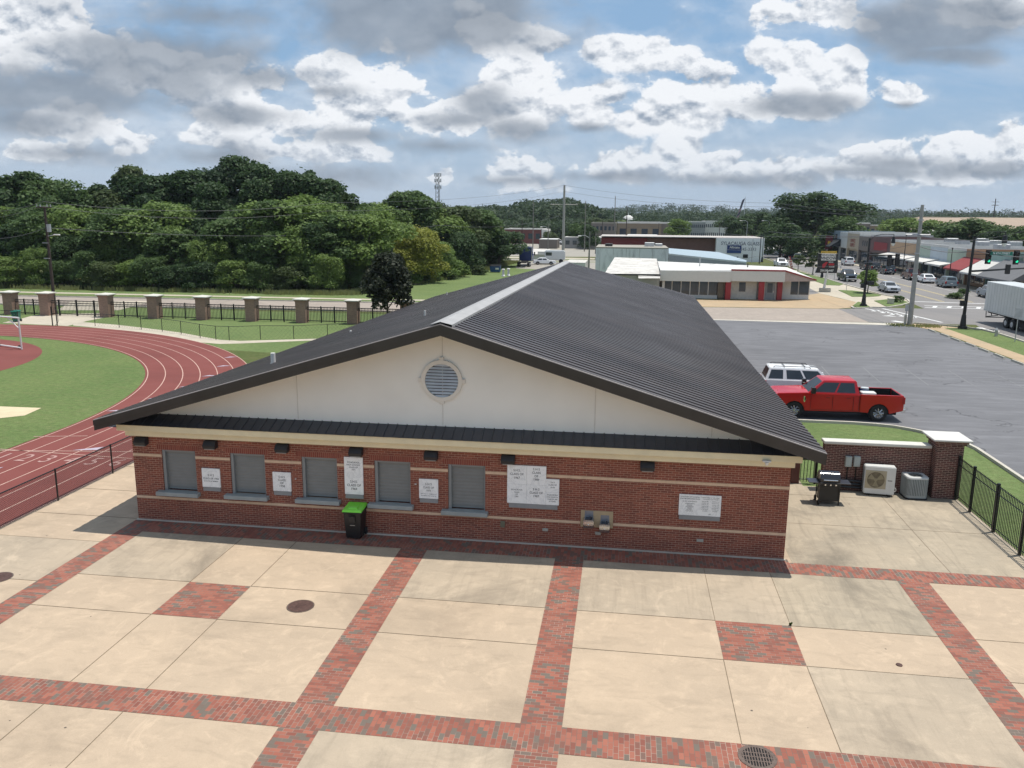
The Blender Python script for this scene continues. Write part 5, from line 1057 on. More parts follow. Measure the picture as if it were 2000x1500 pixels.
wire([PY(1500,452,150), PY(1797,462,83), PY(2060,466,80)], 'span wire passing behind the traffic signals', .3, .025)
wire([PY(1797,482,83), PY(1905,490,81.5), PY(2060,500,81)], 'thick cable between the grey pole and the right signal pole', .3, .03)
wire([PY(1200,495,140), PY(1500,515,110), (27.3,83,6.9)], 'service cable crossing above the white roofs', .8, .016)
wire([PY(1200,520,120), PY(1480,500,110), (27.3,83,7.8)], 'thin service cable above the red and white shop', .8, .014)
# traffic signals
m_sigb = mat('signal_black', (.012,.012,.013), .5); m_green = emit('green_signal', (.02,.8,.4), 1.0); m_off = mat('dark_lens', (.03,.012,.01), .2)
def sighead(t, x, y, z, lit=True, face=-1, nm='signal_head'):
    hd_ = MB().box(x-.17,x+.17,y-.12,y+.12,z-.55,z+.55); hd_.box(x-.26,x+.26,y+.12,y+.135,z-.65,z+.65); o = hd_.build(nm, m_sigb, t, bevel=.02)
    for k, dz in enumerate((.35,0,-.35)):
        MB().tube((x,y+face*.121,z+dz),(x,y+face*.13,z+dz),.115,.115,16).build('lens', m_green if (lit and k == 2) else m_off, o)
        v_ = MB()
        for i in range(9): 
            a, a2 = math.pi*i/9, math.pi*(i+1)/9; v_.add([(x+.13*math.cos(a),y+face*.12,z+dz+.13*math.sin(a)),(x+.13*math.cos(a2),y+face*.12,z+dz+.13*math.sin(a2)),(x+.13*math.cos(a2),y+face*.32,z+dz+.12*math.sin(a2)),(x+.13*math.cos(a),y+face*.32,z+dz+.12*math.sin(a))], [(0,1,2,3)])
        v_.build('visor', m_sigb, o)
def sigpole(x, y, h, armz, armpts, label, lean=0, heads=(), lampdx=2.6):
    t = thing('traffic_signal_pole', (x,y,0), label, 'traffic signal'); b = MB(); b.tube((x,y,0),(x,y,.25),.42,.40,12); b.tube((x,y,.25),(x,y,1.3),.28,.19,12); b.build('base', m_bm, t, smooth=True)
    MB().tube((x,y,1.2),(x+lean*h,y,h),.155,.11,12).build('shaft', m_bm, t, smooth=True)
    MB().tube(armpts[0],armpts[1],.10,.06,8).build('mast_arm', m_bm, t, smooth=True)
    z = h; MB().path([(x+lean*h,y,z-.3),(x+lean*h+.5,y,z+.25),(x+lean*h+1.3,y,z+.45),(x+lean*h+lampdx,y,z+.45),(x+lean*h+lampdx+.02,y,z+.1)], .04,6).build('lamp_arm', m_bm, t)
    lx = x+lean*h+lampdx; MB().tube((lx,y,z+.15),(lx,y,z-.55),.16,.24,12).build('lamp_shade', m_bm, t, smooth=True); MB().tube((lx,y,z-.55),(lx,y,z-.85),.26,.10,14).build('lamp_globe', mat('lamp_globe', (.65,.68,.66), .2), t, smooth=True)
    MB().box(x-.55,x-.1,y-.35,y-.05,2.15,2.65).build('control_box', m_sigb, t, bevel=.03)
    return t
t = sigpole(27.7,100.3,7.85,5.9,((27.6,100.3,5.9),(31.2,100.6,5.95)), 'black traffic signal pole on the far corner with two dark signal heads')
sighead(t, 30.1, 100.2, 5.35, False, 1); sighead(t, 30.95, 100.2, 5.5, False, 1); bx_ = AY(1696,558,100.3); MB().box(27.8,28.6,100.0,100.3,2.5,2.95).build('pedestrian_signal', m_sigb, t, bevel=.03)
t = sigpole(31.55,81.4,8.5,5.9,((31.6,81.4,5.35),(40.0,82.6,5.9)), 'black traffic signal pole on the near corner carrying green lights and a street sign', .012, lampdx=2.6)
sighead(t, AY(1931,505,81.6)[0], 81.6, AY(1931,502,81.6)[2]); sighead(t, AY(1986,503,81.7)[0], 81.7, AY(1986,503,81.7)[2]); x, _, z = AY(1971,525,81.6); MB().box(x-.2,x+.2,81.75,82.0,z-.5,z+.4).build('rear_signal', m_sigb, t, bevel=.03)
x, _, z = AY(1956,495,81.4); sg = MB().box(x-.95,x+.95,81.38,81.42,z-.16,z+.16).build('street_name_sign', mat('sign_green', (.005,.18,.12), .4), t)
tx = MB(); text_mesh(tx, [('N 4TH STREET', x, z, .27, 81.372, .85, .02)]); tx.build('lettering', mat('sign_white', (.75,.75,.75), .5), sg)
MB().tube((31.6,81.5,6.9),(40,82,7.0),.03,n=6).build('stay', m_bm, t)
# black decorative street lamps on the shop side and islands
for (px, py, top, l) in ((1852,558,488,'tall black lamp post on the shop pavement'),(1762-0,540,462,'black lamp post beside the tan shop front')):
    x, y = G(px, py); zt = AY(px, top, y)[2]; t = thing('lamp_post', (x,y,0), l, 'lamp post', 'black lamp posts'); b = MB(); b.tube((x,y,0),(x,y,.3),.3,.3,12); b.tube((x,y,.3),(x,y,1.1),.2,.12,12); b.build('base', m_bm, t); MB().tube((x,y,1.0),(x,y,zt),.08,.05,10).build('shaft', m_bm, t, smooth=True)
    MB().tube((x,y,zt),(x,y,zt+.35),.05,.14,10).build('finial', m_bm, t)
for (px, py, top, l) in ((1605,543,500,'stubby black lamp post on the long kerbside lawn'),(1590,503,450,'distant black lamp post on the green beyond the junction'),(1488,512,452,'black lamp post at the corner of the sign wall')):
    x, y = G(px, py); zt = AY(px, top, y)[2]; t = thing('lamp_post', (x,y,0), l, 'lamp post', 'black lamp posts'); MB().tube((x,y,0),(x,y,1.2),.30,.14,12).build('base', m_bm, t, smooth=True); MB().tube((x,y,1.0),(x,y,zt),.09,.06,10).build('shaft', m_bm, t, smooth=True)
# red banner sign leaning pole
x, y = G(1547,533); t = thing('feather_banner', (x,y,0), 'leaning red and white feather banner at the tip of the long lawn', 'banner'); zt = AY(1541,502,y)[2]
MB().add([(x-.9,y,zt),(x-.5,y,zt+.1),(x+.25,y,.5),(x-.15,y,.4)], [(0,1,2,3)]).build('cloth', mat('banner_red', (.45,.03,.03), .7), t); 
bw_ = MB()
for k in range(5): f = .15+k*.17; zz = .5+(zt-.4)*f; xx = x+.1-1.0*f; bw_.box(xx-.12,xx+.16,y-.012,y-.006,zz,zz+.22)
bw_.build('lettering', m_pvc, t); MB().tube((x+.2,y,0),(x-.85,y,zt+.1),.03).build('pole', m_gal, t)
# small traffic signs and hydrant
def smallsign(px, py, top, w_, h_, m_, label, y=None):
    x, y = G(px, py); zt = AY(px, top, y)[2]; t = thing('road_sign', (x,y,0), label, 'sign'); MB().tube((x,y,0),(x,y,zt),.035,n=6).build('post', m_gal, t); MB().box(x-w_/2,x+w_/2,y-.05,y-.035,zt-h_,zt).build('plate', m_, t)
smallsign(1982,668,602,.62,.78,m_gal,'grey back of a road sign on the corner lawn'); smallsign(1653,567,545,.25,.3,m_gal,'small sign post on the pavement left of the far signal pole'); smallsign(1629,548,530,.4,.25,m_pvc,'small white sign on the lawn beside the shop pylon')
smallsign(1593,512,500,.5,.5,m_gal,'small round sign on the distant green'); smallsign(1641,533,520,.2,.3,m_gal,'thin grey post beside the dark blue pickup')
x, y = G(1767,635); t = thing('marker_post', (x,y,0), 'short grey marker post with a small plate beside the utility pole', 'post'); MB().box(x-.1,x+.1,y-.08,y+.08,0,1.0).build('stub', m_ws, t); MB().tube((x+.02,y,0),(x+.02,y,2.0),.05,n=6).build('post', m_gal, t); MB().box(x-.14,x+.18,y-.08,y-.05,1.35,2.02).build('plate', m_gal, t)
x, y = G(1945,657); t = thing('fire_hydrant', (x,y,0), 'small silver fire hydrant on the corner lawn', 'hydrant'); ms_ = mat('hydrant_silver', (.45,.45,.44), .35, .4)
MB().tube((x,y,0),(x,y,.55),.13,.12,12).build('barrel', ms_, t, smooth=True); MB().tube((x,y,.55),(x,y,.75),.15,.05,12).build('bonnet', ms_, t, smooth=True); MB().tube((x-.22,y,.42),(x+.22,y,.42),.07,n=10).build('nozzle', ms_, t)
x, y = G(1739,594); t = thing('utility_pedestal', (x,y,.06), 'small beige utility box on the corner lawn island', 'utility box'); MB().box(x-.32,x+.32,y-.3,y+.3,.06,.66).build('cabinet', m_cream if False else mat('beige_box', (.5,.47,.38), .6), t, bevel=.03); MB().box(x-.34,x+.34,y-.32,y+.32,.661,.72).build('lid', mat('beige_box_lid', (.55,.52,.44), .6), t, bevel=.02)
# pylon sign of the shop
t = thing('pylon_sign', (27.6,119.1,0), 'black pylon sign with a white window shop board on a white post', 'sign')
MB().slab([(26.9,118.7),(28.3,118.7),(28.3,119.6),(26.9,119.6)], 0, .55).build('footing', m_kerb, t, bevel=.04); MB().tube((27.45,119.1,.5),(27.75,119.1,3.0),.17,n=12).build('post', m_pvc, t, smooth=True)
MB().ext([(26.1,2.62),(28.95,2.62),(29.05,3.4),(28.85,5.3),(26.3,5.3),(26.35,3.4)], 'y', 118.95, 119.35).build('cabinet', m_sigb, t, bevel=.03)
MB().box(26.72,28.62,118.90,118.948,4.35,5.28).build('white_board', m_pvc, t); MB().box(26.62,28.7,118.90,118.948,5.32,5.62).build('yellow_header', mat('sign_yellow', (.75,.48,.05), .5), t)
l1 = MB(); text_mesh(l1, [('WHOLESALE', 27.67, 5.05, .40, 118.893, .82, .03),('WINDOWS', 27.67, 4.62, .58, 118.893, .80, .035),('SIDING ROOFING DOORS', 27.66, 5.47, .19, 118.893, .9, .02)]); l1.build('lettering', m_ink, t)
l2 = MB(); text_mesh(l2, [('256-245-4487', 27.6, 2.95, .40, 118.943, .78, .03),('DOOR', 28.2, 3.48, .26, 118.943, .9, .02),('REPAIR', 28.05, 4.12, .22, 118.943, .9, .02)]); l2.build('phone_lettering', m_pvc, t)
l3 = MB(); l3.ext([(26.95,3.35),(27.25,3.35),(27.65,4.1),(27.4,4.15),(26.95,3.8)], 'y', 118.935, 118.949); l3.box(27.75,28.5,118.935,118.949,3.68,3.95); l3.build('red_emblem', mat('sign_red', (.42,.02,.03), .5), t)
MB().box(28.0,28.65,119.0,119.06,2.32,2.56).build('small_panel', m_pvc, t)
# ================================================================ shops and other buildings
m_wht = mat('white_painted_wall', (.68,.66,.62), .8, var=.06, scale=.4, dirt=.35, dscale=.25, dcol=(.40,.38,.35)); m_wroof = mat('white_roof_coating', (.60,.58,.54), .8, var=.12, scale=.5, dirt=.8, dscale=1.1, dcol=(.30,.25,.21)); m_cwr = mat('clean_white_roof', (.64,.63,.60), .7, var=.06, scale=.3, dirt=.35, dscale=.5, dcol=(.42,.38,.33))
m_gfas = mat('pale_grey_fascia', (.60,.60,.56), .7, var=.03); m_redp = mat('red_paint', (.27,.018,.026), .5, var=.06); m_gls2 = glassmat('shop_glass', (.035,.05,.065), .05)
shop = thing('window_shop', (12.5,107,0), 'long low white shop with red columns and red roof trim', 'building')
Yf = 104.1; w_ = MB(); 
MB().box(4.6,11.6,Yf+1.2,112,0,.45).build('base_wall', m_wht, shop)
for k in range(6):
    x0, x1 = 4.75+k*1.12, 4.75+(k+1)*1.12; gl_ = MB().box(x0+.06,x1-.06,Yf+1.25,Yf+1.28,.45,2.2).build('window', m_gls2, shop)
    MB().box(x0-.05,x0+.05,Yf+1.15,Yf+1.3,.45,2.25).build('mullion', m_pvc, gl_)
MB().box(4.6,4.9,Yf+.1,Yf+1.3,0,2.2).build('end_pier', m_wht, shop); MB().box(4.3,20.6,Yf+2.6,117.5,0,3.0).build('wall', m_wht, shop); MB().box(11.5,12.3,Yf+1.2,Yf+2.6,0,2.3).build('side_window', mat('warm_glass', (.16,.13,.10), .1), shop)
def red_col(x): MB().box(x-.33,x+.33,Yf-.02,Yf+.5,0,2.3).build('red_column', m_redp, shop, bevel=.02)
red_col(12.65); MB().box(12.98,16.3,Yf+1.6,Yf+1.9,0,2.35).build('front_wall', mat('beige_siding', (.68,.65,.58), .7), shop)
wn = MB().box(14.15,14.95,Yf+1.56,Yf+1.6,.95,2.1).build('window', m_gls2, shop); red_col(16.35+.3)
dr = MB().box(17.35,18.45,Yf+1.5,Yf+1.6,0,2.25).build('door', mat('grey_door', (.30,.32,.33), .5), shop); MB().box(17.6,18.2,Yf+1.48,Yf+1.499,.9,2.05).build('glass', m_gls2, dr); MB().box(18.3,18.36,Yf+1.44,Yf+1.5,.95,1.1).build('handle', m_chr, dr); MB().box(17.05,18.75,Yf+1.6,Yf+1.8,0,2.35).build('door_surround', m_pvc, shop)
MB().box(18.7,19.3,Yf+1.0,Yf+1.6,0,2.35).build('red_column', m_redp, shop)
bx = MB().box(19.3,22.0,Yf+3.0,116,0,.55); bx.build('base_wall', m_wht, shop)
MB().box(19.3,20.0,Yf+2.95,Yf+3.3,.5,2.4).build('front_wall', mat('beige_siding', (.68,.65,.58), .7), shop)
for a, b2 in ((20.05,21.55),(21.65,22.85)): wn = MB().box(a,b2,Yf+3.0,Yf+3.05,.6,2.25).build('window', m_gls2, shop); MB().box(a-.06,a,Yf+2.95,Yf+3.08,.5,2.3).build('frame', m_pvc, wn)
MB().box(20.0,22.9,Yf+2.98,116,.0,.58).build('base_wall', m_pvc, shop); MB().box(22.87,22.95,Yf+2.98,116,.58,2.4).build('side_wall', m_wht, shop)
fs_ = MB().box(4.25,12.86,Yf-.25,Yf-.1,2.22,3.52).build('fascia', m_gfas, shop); MB().box(12.88,19.3,Yf-.1,Yf+.05,2.35,3.62).build('fascia', m_gfas, shop)
cf = MB().add([(19.3,Yf+.05,2.4),(19.3,Yf+.05,3.65),(23.6,Yf+3.0,2.3),(23.6,Yf+3.0,2.42),(19.3,Yf+.15,2.4),(19.3,Yf+.15,3.65),(23.6,Yf+3.1,2.3),(23.6,Yf+3.1,2.42)], [(0,2,3,1),(4,5,7,6),(0,4,6,2)]); cf.build('corner_fascia', mat('pale_red_fascia', (.42,.34,.31), .7), shop)
MB().box(12.88,19.35,Yf-.13,Yf+.06,3.62,3.80).build('red_trim', m_redp, shop)
MB().add([(19.3,Yf-.05,3.62),(19.3,Yf-.05,3.80),(23.75,Yf+3.0,2.52),(23.75,Yf+3.0,2.36),(19.3,Yf+.1,3.62),(19.3,Yf+.1,3.80),(23.75,Yf+3.15,2.52),(23.75,Yf+3.15,2.36)], [(0,3,2,1),(1,2,6,5),(4,5,6,7)]).build('red_trim', m_redp, shop)
MB().add([(4.3,Yf-.1,3.50),(12.86,Yf-.1,3.50),(19.3,Yf,3.78),(23.7,Yf+3.1,2.5),(22,118,3.4),(4.3,118,3.9)], [(0,1,2,5),(2,3,4,5)]).build('roof', m_cwr, shop)
MB().box(9.5,9.62,110,110.12,3.7,5.0).build('vent_pipe', m_gal, shop); MB().tube((15.5,109,3.7),(15.5,109,4.3),.07).build('vent_pipe', m_bm, shop)
shed = thing('metal_shed', (1,104,0), 'older shed with streaked white sloping roof attached left of the red and white shop', 'building')
MB().add([(-2.6,103.6,3.0),(4.28,103.9,3.05),(4.28,112,4.0),(4.28,118,4.25),(-1.6,118,4.35)], [(0,1,2,3,4)]).build('roof', m_wroof, shed); MB().box(-2.5,4.2,104.0,118,0,2.98).build('wall', mat('tan_metal_siding', (.44,.42,.37), .6, scale=.5), shed)
lr = MB(); lr.add([(1.6,102.8,2.55),(4.25,102.9,2.6),(4.25,103.95,2.95),(1.6,103.95,2.9)], [(0,1,2,3)]); lr.build('lean_to_roof', m_wroof, shed)
sd_ = MB()
for k in range(18): sd_.box(1.65+k*.145,1.72+k*.145,103.0,103.02,0,2.6)
sd_.build('siding_ribs', mat('siding_rib', (.30,.29,.26), .6), shed); MB().box(-2.9,4.3,103.5,103.6,2.85,2.99).build('gutter', m_bm, shed)
def block_wall_mat():
    m, b, bs = newmat('panelled_white_wall'); p = wpos(b); s = b.sep(p); t = b.n('ShaderNodeTexBrick'); t.offset = 0; b.put(t.inputs['Vector'], b.xyz(s[0], s[2], 0))
    for k, x in (('Scale',1),('Brick Width',2.1),('Row Height',5),('Mortar Size',.035),('Mortar Smooth',.6)): t.inputs[k].default_value = x
    t.inputs['Color1'].default_value = (.74,.74,.74,1); t.inputs['Color2'].default_value = (.68,.68,.68,1); t.inputs['Mortar'].default_value = (.40,.38,.37,1)
    c = b.mix(b.m('MULTIPLY', b.mr(b.noise(b.v('MULTIPLY', p, (2,2,.5)), .9, 7, .7), .5, .72), .6), t.outputs['Color'], (.25,.24,.24)); setp(b, bs, c, .85); return m
m_bw = block_wall_mat()
def building(name, label, wallm, roofm, x0, x1, y0, y1, h, par=.0, wins=None, wm=None, doors=(), roof_over=0, cat='building', extra=None, grp=None, slope=None):
    t = thing(name, ((x0+x1)/2,(y0+y1)/2,0), label, cat, grp); MB().box(x0,x1,y0,y1,0,h).build('wall', wallm, t)
    if slope: MB().add([(x0-.3,y0-.3,h),(x1+.3,y0-.3,h),(x1+.3,y1+.3,h+slope),(x0-.3,y1+.3,h+slope),(x0-.3,y0-.3,h-.2),(x1+.3,y0-.3,h-.2)], [(0,1,2,3),(4,5,1,0)]).build('roof', roofm, t)
    else: MB().box(x0-roof_over+ (.25 if par else 0),x1+roof_over-(.25 if par else 0),y0-roof_over+(.25 if par else 0),y1+roof_over-(.25 if par else 0),h+.004,h+.05+(0 if par else .15)).build('roof', roofm, t)
    if par:
        p_ = MB()
        for a in ((x0,x1,y0,y0+.24),(x0,x1,y1-.24,y1),(x0,x0+.24,y0+.245,y1-.245),(x1-.24,x1,y0+.245,y1-.245)): p_.box(a[0],a[1],a[2],a[3],h+.003,h+par)
        p_.build('parapet', m_wht if par > .3 else roofm, t)
    for (face, a, b2, z0, z1) in (wins or []):
        if face == 'y': o = MB().box(a,b2,y0-.03,y0-.002,z0,z1).build('window', wm or m_gls2, t)
        else: o = MB().box(x0-.03,x0-.002,a,b2,z0,z1).build('window', wm or m_gls2, t)
    return t
wh = building('block_warehouse', 'stained white panelled block building behind the sheds', m_bw, m_gravel, AY(1163,510,134.6)[0], AY(1305,505,134.6)[0], 134.6, 147, AY(1250,486,134.6)[2], .0)
wh_z = AY(1250,486,134.6)[2]+.16
for k, (x, y, w2) in enumerate(((-3.5,138,1.2),(3.0,140,1.6),(4.8,142,1.2))): MB().box(x,x+w2,y,y+1.2,wh_z,wh_z+.5+.2*(k % 2)).build('roof_unit', m_gal if k else m_bm, wh, bevel=.05)
building('metal_annex', 'low white metal annex left of the panelled block building', m_wht, m_wroof, -9.5, -6.35, 131, 140, 2.6)
t = thing('light_blue_metal_building', (18,150,0), 'light blue gabled metal building with grey side wall behind the shop roof', 'building'); m_lb = mat('pale_blue_roof', (.36,.44,.49), .5, var=.05); m_gs = mat('grey_blue_siding', (.30,.33,.36), .6)
A1 = AY(1306,495,150); zA = A1[2]; B1 = G(1458,511.5,zA)+(zA,); R1 = AY(1306,484.6,164); R2_ = AY(1404,492.5,160); R3 = AY(1458,508.5,B1[1]+6)
MB().add([(A1[0],A1[1],0),(B1[0],B1[1],0),(B1[0],B1[1],zA),(A1[0],A1[1],zA)], [(0,1,2,3)]).build('wall', m_gs, t); MB().add([A1,B1,R3,R2_,R1], [(0,1,2,3,4)]).build('roof', m_lb, t)
MB().add([(A1[0],A1[1]-.15,zA-.25),(B1[0],B1[1]-.15,zA-.25),(B1[0],B1[1]-.15,zA),(A1[0],A1[1]-.15,zA)], [(0,1,2,3)]).build('eave_trim', mat('pale_trim', (.55,.60,.60), .5), t)
MB().add([(B1[0],B1[1],0),(R3[0],R3[1],0),R3,B1], [(0,1,2,3)]).build('end_wall', m_gs, t)
sb = thing('glass_company_building', (25,205,0), 'white wall building lettered as a glass company with brown brick wing', 'building', None)
MB().box(20.6,31.4,197,212,0,5.35).build('wall', mat('bright_white_wall', (.80,.81,.82), .7, var=.03), sb); tx = MB(); text_mesh(tx, [('SYLACAUGA GLASS', 26.0, 4.15, 1.15, 196.96, .86, .012),('245-3393', 27.9, 2.85, 1.05, 196.96, .9, .0)]); tx.build('lettering', mat('faded_letter', (.16,.17,.22), .8), sb)
MB().box(23.1,26.3,196.85,196.95,2.75,3.75).build('blue_board', mat('board_blue', (.01,.035,.16), .4), sb); tx = MB(); text_mesh(tx, [('Allstate', 24.8, 3.28, .75, 196.84, 1, .02)]); tx.build('board_lettering', m_pvc, sb); MB().box(23.1,26.3,196.85,196.95,1.95,2.65).build('blue_board', mat('board_blue2', (.02,.06,.2), .4), sb)
for x, w2 in ((25.4,.35),(26.8,1.1)): MB().box(x,x+w2,196.92,196.998,.9,.9+w2*.75).build('small_window', m_bm, sb)
m_bb = brickmat('brown_brick_far', (.17,.09,.075), (.13,.07,.06), (.20,.13,.11)); m_rb2 = mat('dark_red_wall', (.17,.035,.04), .8, var=.1, scale=.3)
MB().box(4.9,20.55,199,214,0,5.1).build('brick_wing', m_bb, sb); MB().box(-6,4.85,199,214,0,5.05).build('red_wing', m_rb2, sb); MB().box(-6.2,31.5,197.3,214.2,5.36,5.5).build('roof', mat('pinkish_roof', (.48,.44,.41), .8), sb)
# mid-distance town
m_tanb = mat('tan_brick_wall', (.24,.19,.13), .85, var=.08, scale=.2); m_dkg = mat('taupe_wall', (.17,.145,.125), .85, var=.08, scale=.2); m_grw = mat('grey_wall', (.30,.30,.30), .8, scale=.2); m_rbr = mat('red_brick_far', (.14,.05,.045), .85, scale=.2)
def far_b(name, px0, px1, pyt, Y, depth, wallm, roofm, label, par=0, wins=0, floors=1, slope=None, cat='building'):
    x0, _, z = AY(px0, pyt, Y); x1 = AY(px1, pyt, Y)[0]; W_ = []
    if wins:
        for f in range(floors):
            for k in range(wins): c = x0+(x1-x0)*(k+.5)/wins; ww = (x1-x0)/wins*.28; zz = z*(f+.35)/floors; W_.append(('y', c-ww, c+ww, zz, zz+z/floors*.38))
    return building(name, label, wallm, roofm, x0, x1, Y, Y+depth, z, par, W_, slope=slope, cat=cat)
far_b('tan_brick_building',1206,1292,436,330,25,m_tanb,m_wroof,'flat tan brick block in the distance with a low white canopy in front',.6,4)
far_b('taupe_building',1292,1312,437,332,24,m_dkg,m_wroof,'darker taupe block joined to the tan brick building',.5)
far_b('dark_office_building',1155,1203,436,300,20,m_dkg,m_gravel,'dark brown two storey building with pale windows left of the tan block',.3,6,2)
far_b('white_dome_hall',1212,1243,433,520,20,m_wht,m_wroof,'white hall with a small dome on the far side of town')
x, _, z = AY(1227,431,520); t = thing('dome', (x,530,z), 'small pale dome on the roof of the far white hall', 'dome'); dm = MB(); n = 16
vs = [(x+3.6*math.cos(2*math.pi*i/n)*math.cos(q), 530+3.6*math.sin(2*math.pi*i/n)*math.cos(q), z+3.4*math.sin(q)) for q in (0,.4,.8,1.2,1.5) for i in range(n)]
dm.add(vs, [(a*n+i, a*n+(i+1) % n, (a+1)*n+(i+1) % n, (a+1)*n+i) for a in range(4) for i in range(n)]).build('shell', m_cwr, t, smooth=True); MB().tube((x,530,z+3.3),(x,530,z+5),.3,.1).build('finial', m_cwr, t)
far_b('long_white_building',1346,1378,434,400,20,m_grw,m_wroof,'left half of the long pale two storey building',.4,8,2); far_b('long_white_building',1378,1424,433,405,20,m_wht,m_wroof,'right half of the long pale two storey building, with many windows',.4,12,2)
far_b('red_brick_plant',985,1058,448,300,20,m_rbr,m_wroof,'long dark red brick building beyond the rail grass',.3,5); far_b('white_end_building',1057,1068,449,300,15,m_wht,m_wroof,'narrow white building at the right end of the red brick one')
far_b('small_red_house',938,973,440,320,12,mat('rust_red_wall', (.30,.10,.07), .8),mat('rust_roof', (.33,.13,.09), .8),'rust red roofed house above the dark trees',0,0)
far_b('grey_storage_building',1102,1185,464,262,14,m_grw,m_wroof,'long low grey metal storage building behind the tall pole',0,6); far_b('dark_canopy',1053,1088,468,258,10,m_dkg,m_cwr,'low open sided building with white roof edge left of the tall pole')
far_b('white_barn',997,1016,480,215,10,m_wht,m_wroof,'small white outbuilding behind the blue truck',0,1); wg = far_b('white_garage',1032,1066,496,186,8,m_wht,m_wroof,'white garage with grey roll door right of the blue truck',slope=.8)
x0 = AY(1050,505,186)[0]; MB().box(x0,x0+1.9,185.93,185.997,0,2.1).build('roll_door', m_gfas, wg)
x, _, z = AY(1074,503,178); t = thing('white_box_truck', (x,178,0), 'white box truck cab parked right of the garage', 'truck'); MB().box(x-1.2,x+3.2,178,180.2,.6,2.7).build('body', m_tw, t, bevel=.2, seg=2); MB().box(x-.9,x+.4,177.98,177.999,1.6,2.3).build('window', m_gls, t)
for dx in (-.4,2.4): MB().tube((x+dx,177.95,.45),(x+dx,178.2,.45),.45,.45,16).build('wheel', m_tyre, t)
can = far_b('low_roof_building',1226,1285,460,225,8,m_bb,m_cwr,'low building with curved white roof edge before the tan block')
t = thing('gas_canopy', (35,300,0), 'red and white canopy on thin columns before the trees', 'canopy'); x0 = AY(1438,445,300)[0]; x1 = AY(1476,445,300)[0]; z = AY(1438,443,300)[2]
MB().box(x0,(x0+x1)/2,300,308,z-.9,z).build('white_band', m_cwr, t); MB().box((x0+x1)/2+.003,x1,300,308,z-.9,z).build('red_band', m_redp, t)
for xx in (x0+1,x1-1): MB().box(xx-.15,xx+.15,303,303.3,0,z-.9).build('column', m_wht, t)
far_b('red_sign_tower',1470,1478,440,303,4,m_redp,m_redp,'small dark red block behind the canopy'); far_b('brown_stone_building',1668,1700,437,300,14,m_dkg,m_wroof,'brown two storey building with arched openings behind the shops',.4,4,2); far_b('brown_stone_wing',1700,1732,441,302,14,m_tanb,m_wroof,'lower tan wing of the brown building behind the shops',.3,3,2)
t = thing('hip_roof_hall', (120,330,0), 'big building with a wide tan hipped roof beyond the shops', 'building'); x0 = AY(1775,447,320)[0]; x1 = x0+75; z0 = AY(1775,449,320)[2]; z1 = AY(1850,424,335)[2]
MB().box(x0+1,x1-1,320,352,0,z0).build('wall', m_tanb, t); MB().add([(x0-1,318.5,z0),(x1+1,318.5,z0),(x1+1,354,z0),(x0-1,354,z0),(x0+8,336,z1),(x1-24,336,z1)], [(0,1,5,4),(1,2,5),(2,3,4,5),(3,0,4)]).build('roof', mat('tan_shingles', (.36,.28,.21), .9, var=.06, scale=.3), t)
for k in range(14): MB().box(x0+4+k*4.8,x0+6.2+k*4.8,319.9,319.99,z0-3,z0-1.2).build('window', m_gls2, t)
# shop row on the right hand side of the street
XF = 53.0
def yx(px, X=XF): return AX(px, 500, X)[1]
ed = [1612,1637,1652,1675,1697,1737,1795,1816,1850,1887,1929,1976]; ysr = [yx(p) for p in ed]
cols = [('shop_slate',(.25,.32,.36)),('shop_white',(.58,.60,.58)),('shop_beige',(.42,.36,.27)),('shop_taupe',(.17,.145,.13)),('shop_plum',(.13,.075,.075)),('shop_orange_tan',(.47,.31,.19)),('shop_pale_green',(.42,.50,.42)),('shop_pale_blue',(.50,.56,.60)),('shop_mint',(.42,.50,.40)),('shop_brick_tan',(.36,.21,.12)),('shop_teal',(.28,.40,.36))]
SD = 13; m_shroof = mat('grey_shop_roof', (.30,.29,.28), .85, var=.15, scale=.4, dirt=.5, dscale=.6)
hs = [6.6,6.3,6.6,6.2,5.9,5.6,5.4,5.4,5.2,5.1,5.0]
lbl = ['slate and white two tone shop at the far end of the row','white narrow shop beside the beige shop','beige shop front with small red lettering','taupe shop front with tall narrow windows','dark plum shop front with a red wall sign','orange tan shop front above white awnings','narrow pale green shop front','pale blue white shop front','mint green shop front behind the grey pole','tan brick shop front above the red awning','teal shop front behind the green street sign']
